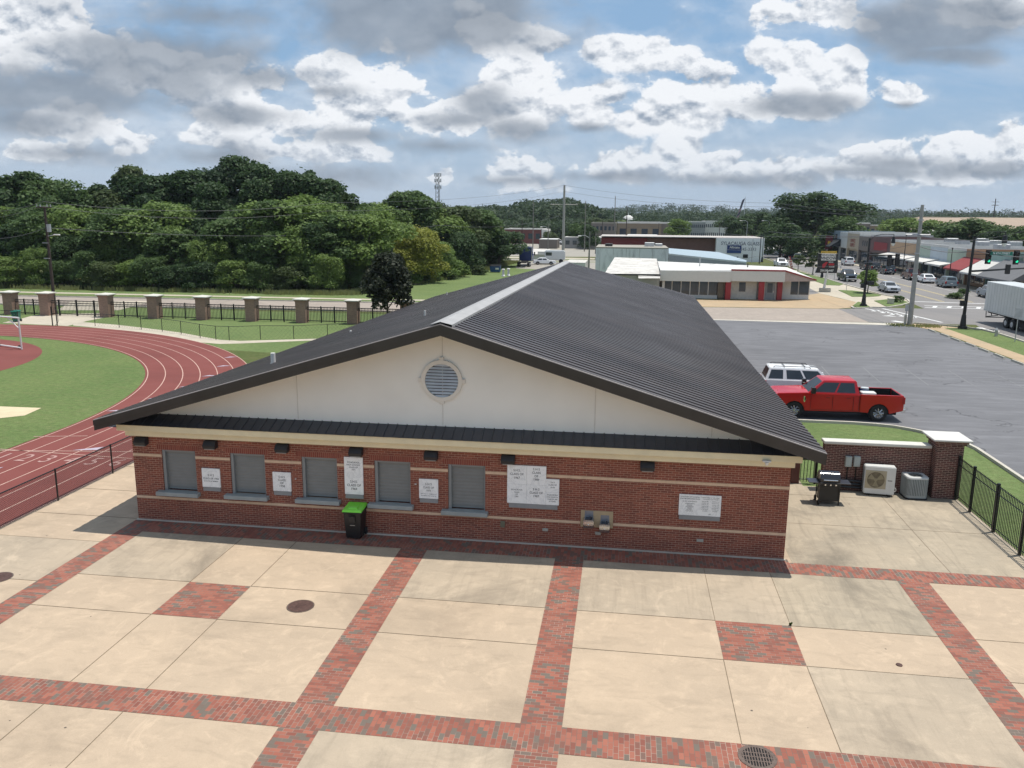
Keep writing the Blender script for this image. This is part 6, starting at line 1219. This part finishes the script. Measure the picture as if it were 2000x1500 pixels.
for i in range(11):
    y1, y0 = ysr[i], ysr[i+1]; h = hs[i]; mw = mat(cols[i][0], cols[i][1], .75, var=.07, scale=.4, dirt=.12)
    t = thing('shop_building', (XF,y0,0), lbl[i], 'shop', 'row of shops along the main street'); MB().box(XF,XF+SD,y0+.05,y1-.05,3.0,h).build('upper_wall', mw, t)
    MB().box(XF+.5,XF+SD,y0+.05,y1-.05,0,2.995).build('lower_wall', mat('dark_shopfront', (.07,.065,.06), .7) if i not in (2,9) else mw, t)
    for yy in (y0+.06,y1-.36): MB().box(XF+.02,XF+.45,yy,yy+.3,0,2.995).build('pier', mw, t)
    n = max(2, int((y1-y0)/2.2))
    for k in range(n):
        a = y0+.5+(y1-y0-1)*k/n; b2 = y0+.5+(y1-y0-1)*(k+.85)/n; MB().box(XF+.44,XF+.5,a,b2,.5,2.6).build('shop_window', m_gls2, t)
    MB().box(XF+.3,XF+SD-.3,y0+.3,y1-.3,h+.003,h+.04).build('roof', m_shroof, t); p_ = MB()
    for a in ((XF,XF+SD,y0+.05,y0+.28),(XF,XF+SD,y1-.28,y1-.05),(XF,XF+.26,y0+.285,y1-.285)): p_.box(a[0],a[1],a[2],a[3],h+.003,h+.42)
    p_.build('parapet', m_cwr if i in (2,3,5,6,7,8) else mw, t)
    if i in (5,6,7,8): 
        for k in range(2): MB().box(XF+5+k*6,XF+7+k*6,y0+1.5+k*2,y0+3+k*2,h+.04,h+1.1).build('roof_unit', m_gal, t, bevel=.05)
    if i == 4: MB().box(XF-.06,XF-.003,y0+2,y1-3.2,3.5,5.2).build('red_sign', m_redp, t)
    if i == 2: tx = MB(); text_mesh(tx, [('OFFICE',(y0+y1)/2,4.9,1.1,XF-.03,1.2,.02),('SUPPLY',(y0+y1)/2,3.9,1.1,XF-.03,1.2,.02)], plane='yz'); tx.build('lettering', m_redp, t)
    if i == 3:
        for k in range(3): MB().box(XF-.03,XF-.003,y0+2+k*1.6,y0+2.7+k*1.6,4.0,5.2).build('narrow_window', m_gls2, t)
    if i == 0: 
        for a, b2 in ((.18,.32),(.68,.82)): MB().box(XF-.04,XF-.003,y0+(y1-y0)*a,y0+(y1-y0)*b2,3.2,6.2).build('dark_stripe', m_sigb, t)
def awning(p0, p1, col, z0, z1, dep, label, grp='awnings over the shop pavement'):
    y0, y1 = yx(p1), yx(p0); t = thing('shop_awning', (XF,y0,z0), label, 'awning', grp); mcol = mat('awning_'+col[0], col[1], .8, var=.08, scale=1)
    MB().add([(XF-.01,y0,z1),(XF-.01,y1,z1),(XF-dep,y1,z0),(XF-dep,y0,z0),(XF-dep,y1,z0-.25),(XF-dep,y0,z0-.25)], [(0,1,2,3),(3,2,4,5)]).build('canvas', mcol, t)
    for yy in (y0,y1): MB().add([(XF-.01,yy,z1),(XF-dep,yy,z0),(XF-.01,yy,z0)], [(0,1,2)]).build('side', mcol, t)
Rw = ('white', (.62,.60,.56)); Rr = ('red', (.26,.045,.045)); Rs = ('slate', (.16,.16,.165)); Rb = ('black', (.02,.025,.03))
awning(1620,1640,Rb,3.2,5.0,2.6,'black sloping awning on the slate shop at the far end')
awning(1738,1795,Rw,2.9,3.5,2.6,'long white flat awning below the orange tan shop'); awning(1797,1834,Rw,2.85,3.4,2.5,'rust streaked white awning below the pale blue shop'); awning(1836,1868,Rw,2.75,3.2,2.4,'white awning below the mint shop, right of the grey pole')
awning(1884,1921,Rr,2.6,4.3,3.0,'red sloping awning left of the near signal pole'); awning(1922,1962,Rw,2.4,4.3,3.2,'white sloping awning right of the red awning'); awning(1964,2040,Rs,2.3,4.6,3.6,'grey shingled awning at the right edge')
bl_ = thing('blade_sign', (AY(1619,487,221)[0],221,0), 'tall red vertical sign on the far corner of the shop row', 'sign'); 
xa, _, za = AY(1611.5,487,221); xb_, _, zb2 = AY(1627,461,221); MB().box(xa,xb_,221,221.3,za,zb2).build('panel', mat('deep_sign_red', (.16,.02,.025), .5), bl_); MB().box(xa+.5,xb_-.5,220.9,220.99,za+1.0,za+2.1).build('yellow_disc', mat('sign_yellow', (.75,.48,.05), .5), bl_, bevel=.3); MB().box(xa+.3,xa+.7,221.0,221.3,0,za).build('pole', m_gal, bl_)
building('corner_building', 'tall tan corner building cut by the right edge', mat('corner_tan', (.42,.37,.31), .8), m_wroof, 53.6, 75, 100, 121, 8.3, .3, [('x',112,114.5,3.5,7.2)])
# landmarks on the skyline
x, _, z = AY(855,338,480); t = thing('cell_tower', (x,480,0), 'distant lattice cell tower above the woods', 'tower'); zb_ = z
for dx, dy in ((-.8,-.6),(.8,-.6),(0,.9)): MB().tube((x+dx*2,480+dy*2,0),(x+dx,480+dy,zb_),.22,.14,6).build('leg', m_wood, t)
lt = MB()
for k in range(14):
    z0 = zb_*(k/14); z1 = zb_*((k+1)/14); 
    for (a, b2) in (((-.9,-.6),(.9,-.6)),((.9,-.6),(0,.9)),((0,.9),(-.9,-.6))): lt.tube((x+a[0]*1.4,480+a[1],z0),(x+b2[0]*1.4,480+b2[1],z1),.09,n=4)
lt.build('bracing', m_wood, t)
for dz in (0,-3.2,-7):
    for a in range(6): MB().box(x+1.9*math.cos(a)-.18,x+1.9*math.cos(a)+.18,480+1.9*math.sin(a)-.15,480+1.9*math.sin(a)+.15,zb_+dz-2,zb_+dz).build('antenna', m_gal, t)
x, _, z = AY(1456,384,330); t = thing('flag_pole', (x,330,0), 'flag hanging on a tall pole before the far hills', 'flag'); MB().tube((x,330,0),(x,330,z),.16,.08).build('pole', m_gal, t)
fgm = MB(); 
for k in range(6): w_ = .22; fgm.add([(x-.1-k*.33,330+.2*math.sin(k),z-.6-k*1.2),(x-.1-(k+1)*.33,330+.2*math.sin(k+1),z-.6-(k+1)*1.2),(x-1.3-(k+1)*.30,330,z-1.8-(k+1)*1.2),(x-1.0-k*.30,330,z-1.2-k*1.2)], [(0,1,2,3)], k % 2 if k > 2 else 0)
fgm.build('cloth', [mat('flag_navy', (.04,.045,.08), .8), mat('flag_red', (.30,.22,.22), .8)], t)
x, y = G(1538,492); t = thing('rail_crossing_sign', (x,y,0), 'white crossbuck rail crossing signal up the street', 'sign'); MB().tube((x,y,0),(x,y,5.2),.09).build('post', m_gal, t); xb = MB()
for s_ in (-1,1): xb.add([(x-1,y-.1,4.2+.7*s_),(x-1,y-.1,4.5+.7*s_),(x+1,y-.1,4.5-.7*s_),(x+1,y-.1,4.2-.7*s_)], [(0,1,2,3)])
xb.build('crossbuck', m_pvc, t)

# parked cars scattered over the distant lots
c0 = bpy.data.objects.get('sedan'); c1 = bpy.data.objects.get('sport_utility')
src = [o for o in bpy.data.objects if o.get('category') in ('sedan','suv','pickup truck') and o.location.y > 100]
for k, (px, py, l) in enumerate(((1062,480,'small distant car on the far lot right of the tall pole'),(1090,478,'small distant car by the low canopy'),(1120,482,'small distant car before the grey storage building'),(1340,470,'small distant car behind the brick wing'),(1362,471,'distant parked car left of the white sign wall'),(1385,469,'distant parked car close to the white sign wall'),(1500,478,'distant car at the far junction'),(1516,476,'rearmost distant car on the main street'),(1430,463,'tiny car below the gas canopy'))):
    x, y = G(px, py); o = src[k % len(src)]; dup(o, (x,y,.012), random.random()*3, None, l); 
# ================================================================ trees
GD = ((.036,.070,.027),(.053,.092,.032)); GM = ((.062,.110,.036),(.090,.142,.044)); GL = ((.11,.175,.044),(.15,.215,.055)); GY = ((.18,.20,.035),(.26,.27,.05)); GMAG = ((.018,.030,.016),(.034,.042,.020)); GP = ((.026,.050,.024),(.036,.064,.030)); GO = ((.055,.085,.030),(.080,.110,.040))
LM = {'dark': leafmat('leaf_dark', *GD), 'mid': leafmat('leaf_mid', *GM), 'light': leafmat('leaf_light', *GL), 'yellow': leafmat('leaf_yellow', *GY), 'magnolia': leafmat('leaf_magnolia', *GMAG, cc=(.045,.050,.024)), 'pine': leafmat('leaf_pine', *GP), 'olive': leafmat('leaf_olive', *GO)}
m_bark = mat('bark', (.10,.08,.06), .9, var=.3, scale=6); m_flower = mat('white_blossom', (.65,.62,.58), .8)
def leaf_verts(lobes, n, size, r_, spread=(.45,1.15)):
    lob = np.array(lobes, float); w = (lob[:,3]*lob[:,4]*lob[:,5])**(2/3); idx = r_.choice(len(lob), n, p=w/w.sum()); L = lob[idx]
    d = r_.normal(size=(n,3)); d /= np.linalg.norm(d, axis=1)[:,None]; d[:,2] = np.where(d[:,2] < -.55, -d[:,2], d[:,2])
    rad = spread[0]+(spread[1]-spread[0])*np.sqrt(r_.random(n)); rad = rad*np.where(r_.random(n) < .12, 1+.28*r_.random(n), 1); c = L[:,:3]+d*L[:,3:6]*rad[:,None]
    nr = d*.8+r_.normal(size=(n,3))*.55+np.array([0,0,.35]); nr /= np.linalg.norm(nr, axis=1)[:,None]
    t = np.cross(nr, r_.normal(size=(n,3))); t /= np.linalg.norm(t, axis=1)[:,None]+1e-9; b_ = np.cross(nr, t)
    s = size*(.55+.9*r_.random(n))[:,None]; sb = s*(.5+.35*r_.random(n))[:,None]
    return np.stack([c-t*s, c-b_*sb+nr*s*.15, c+t*s, c+b_*sb-nr*s*.1], 1).reshape(-1,3)
def quads_mesh(name, V, m_):
    n = len(V)//4; me = bpy.data.meshes.new(name); me.vertices.add(n*4); me.vertices.foreach_set('co', V.astype(np.float32).ravel()); me.loops.add(n*4); me.loops.foreach_set('vertex_index', np.arange(n*4, dtype=np.int32))
    me.polygons.add(n); me.polygons.foreach_set('loop_start', np.arange(0, n*4, 4, dtype=np.int32)); me.update(calc_edges=True); me.validate(); me.materials.append(m_); return me
def lobes_for(shape, r_):
    """crowns for a tree one unit tall"""
    L = []
    if shape == 'round':
        for i in range(38):
            a = r_.random()*6.28; q = r_.random()**.5*.31; z = .36+.52*r_.random(); k = 1-abs(z-.60)*1.6; s = .045+.075*r_.random(); L.append((q*k*math.cos(a)*1.2, q*k*math.sin(a)*1.2, z, s*1.15, s*1.15, s))
        L.append((0,0,.58,.21,.21,.22))
    elif shape == 'tall':
        for i in range(40):
            a = r_.random()*6.28; z = .30+.64*r_.random(); k = (1-((z-.58)/.46)**2)*.22+.03; s = .03+.06*r_.random(); L.append((k*math.cos(a)*r_.random()**.3, k*math.sin(a)*r_.random()**.4, z, s*1.1, s*1.1, s*1.1))
        L.append((0,0,.62,.15,.15,.30))
    elif shape == 'bush':
        for i in range(40):
            a = r_.random()*6.28; z = .08+.78*r_.random(); k = (1-(z-.3)**2*1.6)*.34; s = .045+.085*r_.random(); L.append((k*math.cos(a)*r_.random()**.3, k*math.sin(a)*r_.random()**.3, z, s*1.15, s*1.15, s))
        L.append((0,0,.42,.28,.28,.40))
    elif shape == 'bushy':
        for i in range(44):
            a = r_.random()*6.28; z = .27+.66*r_.random(); k = (1-((z-.45)/.55)**2)*.30+.03; s = .05+.06*r_.random(); L.append((k*math.cos(a)*r_.random()**.3, k*math.sin(a)*r_.random()**.3, z, s*1.1, s*1.1, s*1.1))
        L.append((0,0,.5,.20,.20,.26))
    elif shape == 'pine':
        for i in range(30):
            a = r_.random()*6.28; z = .22+.74*r_.random(); k = (1.02-z)*.36+.02; s = .045+.05*r_.random(); L.append((k*math.cos(a)*r_.random()**.4, k*math.sin(a)*r_.random()**.4, z, s*1.5, s*1.5, s*.8))
        L.append((0,0,.5,.12,.12,.32))
    elif shape == 'airy':
        for i in range(15):
            a = r_.random()*6.28; z = .34+.60*r_.random(); k = (1-((z-.6)/.5)**2)*.25+.03; s = .04+.065*r_.random(); L.append((k*math.cos(a)*(.4+.6*r_.random()), k*math.sin(a)*(.4+.6*r_.random()), z, s*1.3, s*1.3, s))
    return L
PROTO = {}
def proto(shape, tone, n=14000, size=.0145, seed=0, flower=0):
    key = (shape, tone, seed, n)
    if key in PROTO: return PROTO[key]
    r_ = np.random.default_rng(seed*97+len(shape)*13+3); L = lobes_for(shape, r_); me = quads_mesh('crown', leaf_verts(L, n, size, r_), LM[tone])
    tb = MB(); th = .9 if shape in ('pine','tall') else .62; tb.tube((0,0,0),(.01,0,th*.5),.022,.015,8); tb.tube((.01,0,th*.5),(0,.01,th),.015,.006,7)
    for l in L[:10]: tb.tube((.005,0,max(.15,l[2]*.55)),(l[0],l[1],l[2]),.008,.003,5)
    tm = bpy.data.meshes.new('trunk'); tm.from_pydata(tb.v, [], tb.f); tm.materials.append(m_bark)
    fm = quads_mesh('blossom', leaf_verts([(a,b,c+.02,d*1.02,e*1.02,f*1.02) for a,b,c,d,e,f in L], 500, size*.9, r_, (.95,1.1)), m_flower) if flower else None
    PROTO[key] = (me, tm, fm); return PROTO[key]
ALLT = []
def tree(x, y, h, wdt, shape, tone, label=None, cat='tree', grp=None, seed=0, n=14000, size=.0145, flower=0, z=0, name='tree', rz=None):
    me, tm, fm = proto(shape, tone, n, size, seed, flower); t = thing(name, (x,y,z), label, cat, grp, random.random()*6.28 if rz is None else rz); base_w = {'round':.62,'tall':.50,'bush':.70,'bushy':.66,'pine':.58,'airy':.56}[shape]; f = wdt/(base_w*h); t.scale = (h*f, h*f, h)
    for nm, m_ in (('trunk', tm), ('crown', me))+((('blossom', fm),) if fm else ()):
        o = bpy.data.objects.new(nm, m_); COL.objects.link(o); o.parent = t
    return t
marks = [(0,'at the left edge'),(60,'left of the dark utility pole'),(100,'behind the dark utility pole'),(150,'behind the gate'),(208,'behind the third pillar'),(255,'past the third pillar'),(302,'behind the fourth pillar'),(350,'past the fourth pillar'),(396,'behind the fifth pillar'),(445,'past the fifth pillar'),(492,'behind the sixth pillar'),(540,'past the sixth pillar'),(590,'behind the seventh pillar'),(640,'past the seventh pillar'),(692,'behind the eighth pillar'),(735,'just left of the dark magnolia'),(780,'right behind the dark magnolia'),(830,'above the green slope'),(875,'left of the dumpster'),(920,'near the blue dumpster'),(965,'behind the blue dumpster'),(1000,'beside the blue truck')]
def pxof(x, y, z=5):
    d = Vector((x,y,z-CAMZ)); return 1000+F_PX*d.dot(RT)/d.dot(FW)
seen = {}
tonew = {'dark':'dark green','mid':'mid green','light':'light green','yellow':'yellow green','pine':'blackish green','olive':'dull olive green'}; shapew = {'round':'rounded tree','tall':'tall narrow tree','bush':'bushy low tree','pine':'spiky evergreen','airy':'loose open tree'}
def wood(x, y, h, wdt, shape, tone, row, seed):
    px = pxof(x, y)
    if px < -120: return
    mk_ = min(marks, key=lambda q: abs(q[0]-px))[1]; lb = '%s %s, %s row of woods, %s' % (tonew[tone], shapew[shape], row, mk_)
    k = seen.get(lb, 0); seen[lb] = k+1
    if k: lb += (', taller one' if k == 1 else ', rightmost' if k == 2 else ', rearmost')
    tree(x, y, h, wdt, shape, tone, lb, 'tree', 'trees of the woods beyond the road', seed)
HAZE = 0.0001
R2 = random.Random(11)
edge = [(-104,98.5),(-70,98.8),(-45,99.2),(-35.5,100.5),(-33.5,112),(-31,124),(-29,138),(-27.5,152),(-26.5,166),(-25.5,178)]
def along(step, off, jit):
    out = []; acc = 0
    for i in range(len(edge)-1):
        a = Vector(edge[i]); b2 = Vector(edge[i+1]); L_ = (b2-a).length; d = (b2-a)/L_; nrm = Vector((-d.y, d.x)); s = acc
        while s < L_: p = a+d*s+nrm*(off+R2.uniform(-jit, jit)); out.append((p.x, p.y)); s += step*R2.uniform(.8, 1.2)
        acc = s-L_
    return out
for k, (x, y) in enumerate(along(3.6, 1.6, .8)): wood(x, y, R2.uniform(3.4,6.0), R2.uniform(4.2,5.8), 'bush', R2.choice(['mid','mid','dark','light','olive']), 'front', k % 3)
for k, (x, y) in enumerate(along(5.0, 5.2, 1.2)): wood(x, y, R2.uniform(6.8,9.6), R2.uniform(5.5,7.5), R2.choice(['bush','tall','tall','bush','pine']), R2.choice(['mid','dark','mid','light','dark']), 'second', k % 3)
for k, (x, y) in enumerate(along(6.5, 10.5, 1.6)): wood(x, y, R2.uniform(9.0,12.0), R2.uniform(7,9), R2.choice(['round','tall','tall','pine']), R2.choice(['mid','dark','dark','mid','light']), 'third', k % 3)
for k, (px, py, Y, wd, sh, tn) in enumerate([(-40,352,120,9,'round','dark'),(5,354,118,9,'round','dark'),(45,338,119,9,'tall','dark'),(85,338,120,9.5,'tall','mid'),(128,345,119,9,'round','mid'),(160,374,124,9,'round','dark'),(203,360,122,9,'airy','olive'),(232,345,124,9,'tall','dark'),(258,330,125,8,'airy','olive'),(300,330,124,10,'airy','dark'),(338,343,126,9,'pine','pine'),
        (368,336,124,9,'tall','dark'),(402,313,127,10,'round','pine'),(432,320,126,9,'pine','pine'),(466,308,128,9,'tall','dark'),(500,322,127,9,'pine','pine'),(524,317,128,8,'tall','dark'),(552,330,126,10,'round','dark'),(580,326,128,9,'tall','dark'),(612,338,127,9,'tall','dark'),(640,352,125,9,'tall','dark'),(668,374,128,9,'round','mid'),(700,392,132,10,'tall','mid'),
        (735,390,134,9,'round','light'),(770,396,136,9,'round','mid'),(790,371,138,8.5,'tall','mid'),(815,374,141,8,'tall','mid'),(845,396,145,10,'round','light'),(880,386,150,10,'round','olive'),(910,398,156,10,'round','mid'),(943,412,160,9,'round','mid'),(975,440,163,9,'round','dark')]):
    x, _, z = AY(px, py+4, Y); wood(x, Y, z*1.0, wd*1.08, sh, tn, 'back', k % 3)
for k, (px, py, Y, wd, sh, tn) in enumerate([(560,375,108,12,'round','light'),(410,362,112,8,'pine','dark'),(310,385,108,10,'round','light'),(720,405,107,9,'round','light'),(250,400,106,9,'round','mid'),(825,432,120,7,'bush','yellow'),(790,450,118,6,'bush','yellow'),(620,385,112,9,'round','light'),(475,395,108,9,'round','mid'),(410,455,103,6,'bush','light'),(150,400,108,9,'round','light'),(60,395,109,9,'round','mid'),(665,420,106,8,'tall','mid'),(590,430,104,7,'bush','light'),(900,440,141,8,'bush','dark'),(950,445,158,9,'round','dark'),(855,470,129,7,'bush','light')]):
    x, _, z = AY(px, py, Y); wood(x, Y, z, wd, sh, tn, 'middle', (k+1) % 3)
# single trees
x, _, z = AY(755,499,71); tree(x, 71, z*1.03, 4.5, 'bushy', 'magnolia', 'small dark bronze green magnolia tree standing alone by the iron fence', seed=5, n=9000, size=.022, name='magnolia_tree'); MB
for k, (px, py, Y, wpx, sh, tn, fl_, l) in enumerate([(1595,368,240,150,'round','dark',0,'huge dark rounded oak rising above the end of the street'),(1528,432,222,80,'bush','dark',0,'dark spreading tree left of the huge oak'),(1640,420,228,90,'bush','mid',0,'leafy green tree against the right side of the huge oak'),(1568,446,214,60,'bush','dark',0,'low dark tree in front of the huge oak'),
        (1325,424,285,48,'bush','light',0,'bright green round tree between the tan block and the white building'),(1150,438,258,44,'bush','dark',0,'dark round tree right of the tall pole'),(1124,434,270,34,'round','mid',0,'loose green tree just right of the tall pole'),(1180,424,340,64,'round','olive',0,'pale olive tree behind the dark office building'),(1205,430,345,50,'round','light',0,'light tree left of the thin mast'),
        (1072,450,272,30,'round','olive',0,'small olive tree right of the red brick plant'),(1440,420,290,60,'round','dark',0,'dark tree left of the flag pole'),(1478,414,300,58,'round','dark',0,'dark tree right of the flag pole'),(1506,428,262,50,'bush','mid',0,'green tree above the parked pickup, left of the oak group'),(1450,462,250,60,'bush','dark',0,'low dark hedge like tree behind the sign wall'),
        (1762,424,275,74,'round','light',0,'light green tree left of the thick grey pole'),(1822,426,262,64,'round','light',0,'light green tree right of the thick grey pole'),(1893,424,235,100,'round','mid',0,'broad green tree before the tan roof'),(1948,438,225,80,'bush','mid',0,'green tree near the right signal lamp'),(1722,446,262,56,'bush','mid',1,'white flowering crepe myrtle behind the taupe shop'),(1818,446,250,56,'bush','mid',1,'white flowering crepe myrtle right of the grey pole'),(1950,448,212,56,'bush','dark',1,'flowering crepe myrtle near the right edge'),(1860,452,232,80,'bush','dark',0,'dark low tree between the crepe myrtles'),(1770,462,252,90,'bush','dark',0,'dark low tree behind the orange tan shop'),(1995,440,225,60,'bush','mid',0,'green tree behind the tall corner building')]):
    x, _, z = AY(px, py, Y); tree(x, Y, max(2.5,z), wpx/F_PX*Y*.98, sh, tn, l, seed=k % 3, flower=fl_, n=16000 if k == 0 else 7000, size=.014 if k == 0 else .021)
for k, (px, pb, pt, wm, tn, sh, l) in enumerate([(1558,532,497,2.3,'olive','airy','thin young street tree at the near end of the long lawn'),(1587,537,492,2.4,'olive','airy','thin young street tree left of the pylon sign'),(1694,573,527,2.6,'light','round','bright green young tree beside the far signal pole'),(1551,491,460,2.5,'yellow','airy','small yellow green tree by the distant crossing'),(1881,577,563,1.5,'mid','bush','planter shrub on the shop pavement before the red awning'),(1866,583,571,2.0,'mid','bush','low planting bed shrub at the shop kerb')]):
    x, y = G(px, pb); z = AY(px, pt, y)[2]; tree(x, y, z, wm, sh, tn, l, 'tree' if k < 4 else 'shrub', seed=k % 3, n=700 if sh == 'airy' else 1500, size=.045, name='street_tree' if k < 4 else 'shrub')
x, y = G(1753,591); tree(x, y, .9, 1.3, 'bush', 'mid', 'small round shrub beside the beige utility box', 'shrub', n=600, size=.06, name='shrub', z=.05)
for k, px in enumerate((800,822,846,872,905,935)):
    p = G(px, 556-(px-800)*.14); tree(p[0], p[1]+.4, R2.uniform(1.6,2.6), R2.uniform(2.2,3.2), 'bush', 'olive' if k % 2 else 'light', ('low scrub bush at the foot of the woods, number %s from the magnolia' % ['first','second','third','fourth','fifth','sixth'][k]).replace('number ',''), 'bush', 'scrub at the edge of the slope', seed=k % 3, n=1400, size=.045, name='scrub_bush')
# ================================================================ far hills and forest
def hz(x, y):
    r = math.hypot(x, y); h = 0
    h += (7+3*math.sin(x*.11)+2*math.sin(x*.31+1))*math.exp(-((x+48)/48)**2-((y-520)/80)**2)
    if y > 700: f = min(1, (y-700)/900); h += f*(9+5*math.sin(x*.0035+1)+4*math.sin(x*.011+y*.004)+3*math.sin(x*.023))
    return h
hm = MB(); NX, NY = 90, 26
for j_ in range(NY):
    Y = 420+(j_/(NY-1))**1.6*3000
    for i in range(NX): X = -1.35*Y+2.6*Y*i/(NX-1); hm.v.append((X, Y, hz(X, Y)-.05 if j_ else -.5))
hm.f = [(j_*NX+i, j_*NX+i+1, (j_+1)*NX+i+1, (j_+1)*NX+i) for j_ in range(NY-1) for i in range(NX-1)]; hm.mi = [0]*len(hm.f)
struct('hills', hm, grassmat('forest_floor', (.03,.05,.02), (.045,.065,.025), (.07,.08,.035)), smooth=True)
nr_ = np.random.default_rng(5); VV = []
def clump(x, y, z, rr, n):
    L = [(x+nr_.normal()*rr*.35, y+nr_.normal()*rr*.3, z+rr*(.55+.35*nr_.random()), rr*.6, rr*.6, rr*.38) for _ in range(4)]+[(x,y,z+rr*.4,rr*.8,rr*.8,rr*.5)]
    VV.append(leaf_verts(L, n*2, rr*.085, nr_, (.7,1.05)))
for k in range(420):      # wooded rise left of centre
    y = nr_.uniform(400, 600); px = nr_.uniform(880, 1165); x = AY(px, 420, y)[0]; clump(x, y, hz(x,y), nr_.uniform(5,11), 120)
for k in range(230):
    y = nr_.uniform(330, 420); px = nr_.uniform(-50, 960) if k % 2 else nr_.uniform(930, 1140); x = AY(px, 420, y)[0]; clump(x, y, 0, nr_.uniform(5,7.5), 100)
for k in range(1900):
    y = 560+nr_.random()**1.5*2300; px = nr_.uniform(-120, 2150); x = AY(px, 420, y)[0]; clump(x, y, hz(x,y), nr_.uniform(7,10)*(1+y/3500), 60)
for k in range(170):
    y = nr_.uniform(420, 620); px = nr_.uniform(1160, 2100); x = AY(px, 420, y)[0]; clump(x, y, 0, nr_.uniform(4.5,7.5), 90)
fm_ = quads_mesh('far_woods', np.concatenate(VV), leafmat('far_leaf', (.026,.050,.022), (.044,.072,.028)))
o = bpy.data.objects.new('far_woods', fm_); COL.objects.link(o); tag(o, 'continuous dark green woods covering the distant hills', 'woods', kind='stuff')
# tall grass strip along the foot of the woods and rough tufts
TV = []
def tuft(x, y, h, n):
    a = nr_.random(n)*6.28; l = h*(.5+.7*nr_.random(n)); px_ = x+nr_.normal(size=n)*.35; py_ = y+nr_.normal(size=n)*.35; w2 = .03+.03*nr_.random(n); dx = np.cos(a)*l*.35; dy = np.sin(a)*l*.35
    z = np.zeros(n); TV.append(np.stack([np.stack([px_-w2,py_,z],1), np.stack([px_+w2,py_,z],1), np.stack([px_+dx+w2*.4,py_+dy,l],1), np.stack([px_+dx-w2*.4,py_+dy,l],1)],1).reshape(-1,3))
for k in range(900):
    s = nr_.random(); i = int(s*(len(edge)-1)); f = s*(len(edge)-1)-i; a = edge[i]; b2 = edge[min(i+1, len(edge)-1)]; tuft(a[0]+(b2[0]-a[0])*f+nr_.uniform(.0,2.2), a[1]+(b2[1]-a[1])*f+nr_.uniform(-1.6,.3), .55, 14)
for k in range(26): q = G(nr_.uniform(1780,1830), nr_.uniform(636,640)); tuft(q[0], q[1], .16, 12)
for k in range(16): q = G(nr_.uniform(1742,1775), nr_.uniform(634,637)); tuft(q[0], q[1], .14, 10)
o = bpy.data.objects.new('rough_grass', quads_mesh('rough_grass', np.concatenate(TV), leafmat('rough_grass_leaf', (.17,.21,.07), (.26,.26,.11)))); COL.objects.link(o); tag(o, 'rough grass tufts along the edge of the woods and the lot', 'grass', kind='stuff')
# air between here and the hills
hb = MB().box(-4400,4400,-300,3700,-1.5,52); mh_ = bpy.data.materials.new('haze_air'); mh_.use_nodes = True; nt = mh_.node_tree; nt.nodes.remove(nt.nodes['Principled BSDF'])
pvn = nt.nodes.new('ShaderNodeVolumePrincipled'); pvn.inputs['Color'].default_value = (.80,.88,1,1); pvn.inputs['Density'].default_value = HAZE; pvn.inputs['Anisotropy'].default_value = .2
nt.links.new(pvn.outputs[0], nt.nodes['Material Output'].inputs['Volume'])
if HAZE > 0: tag(hb.build('haze', mh_), 'thin summer haze over the distant town and hills', 'haze', kind='stuff')
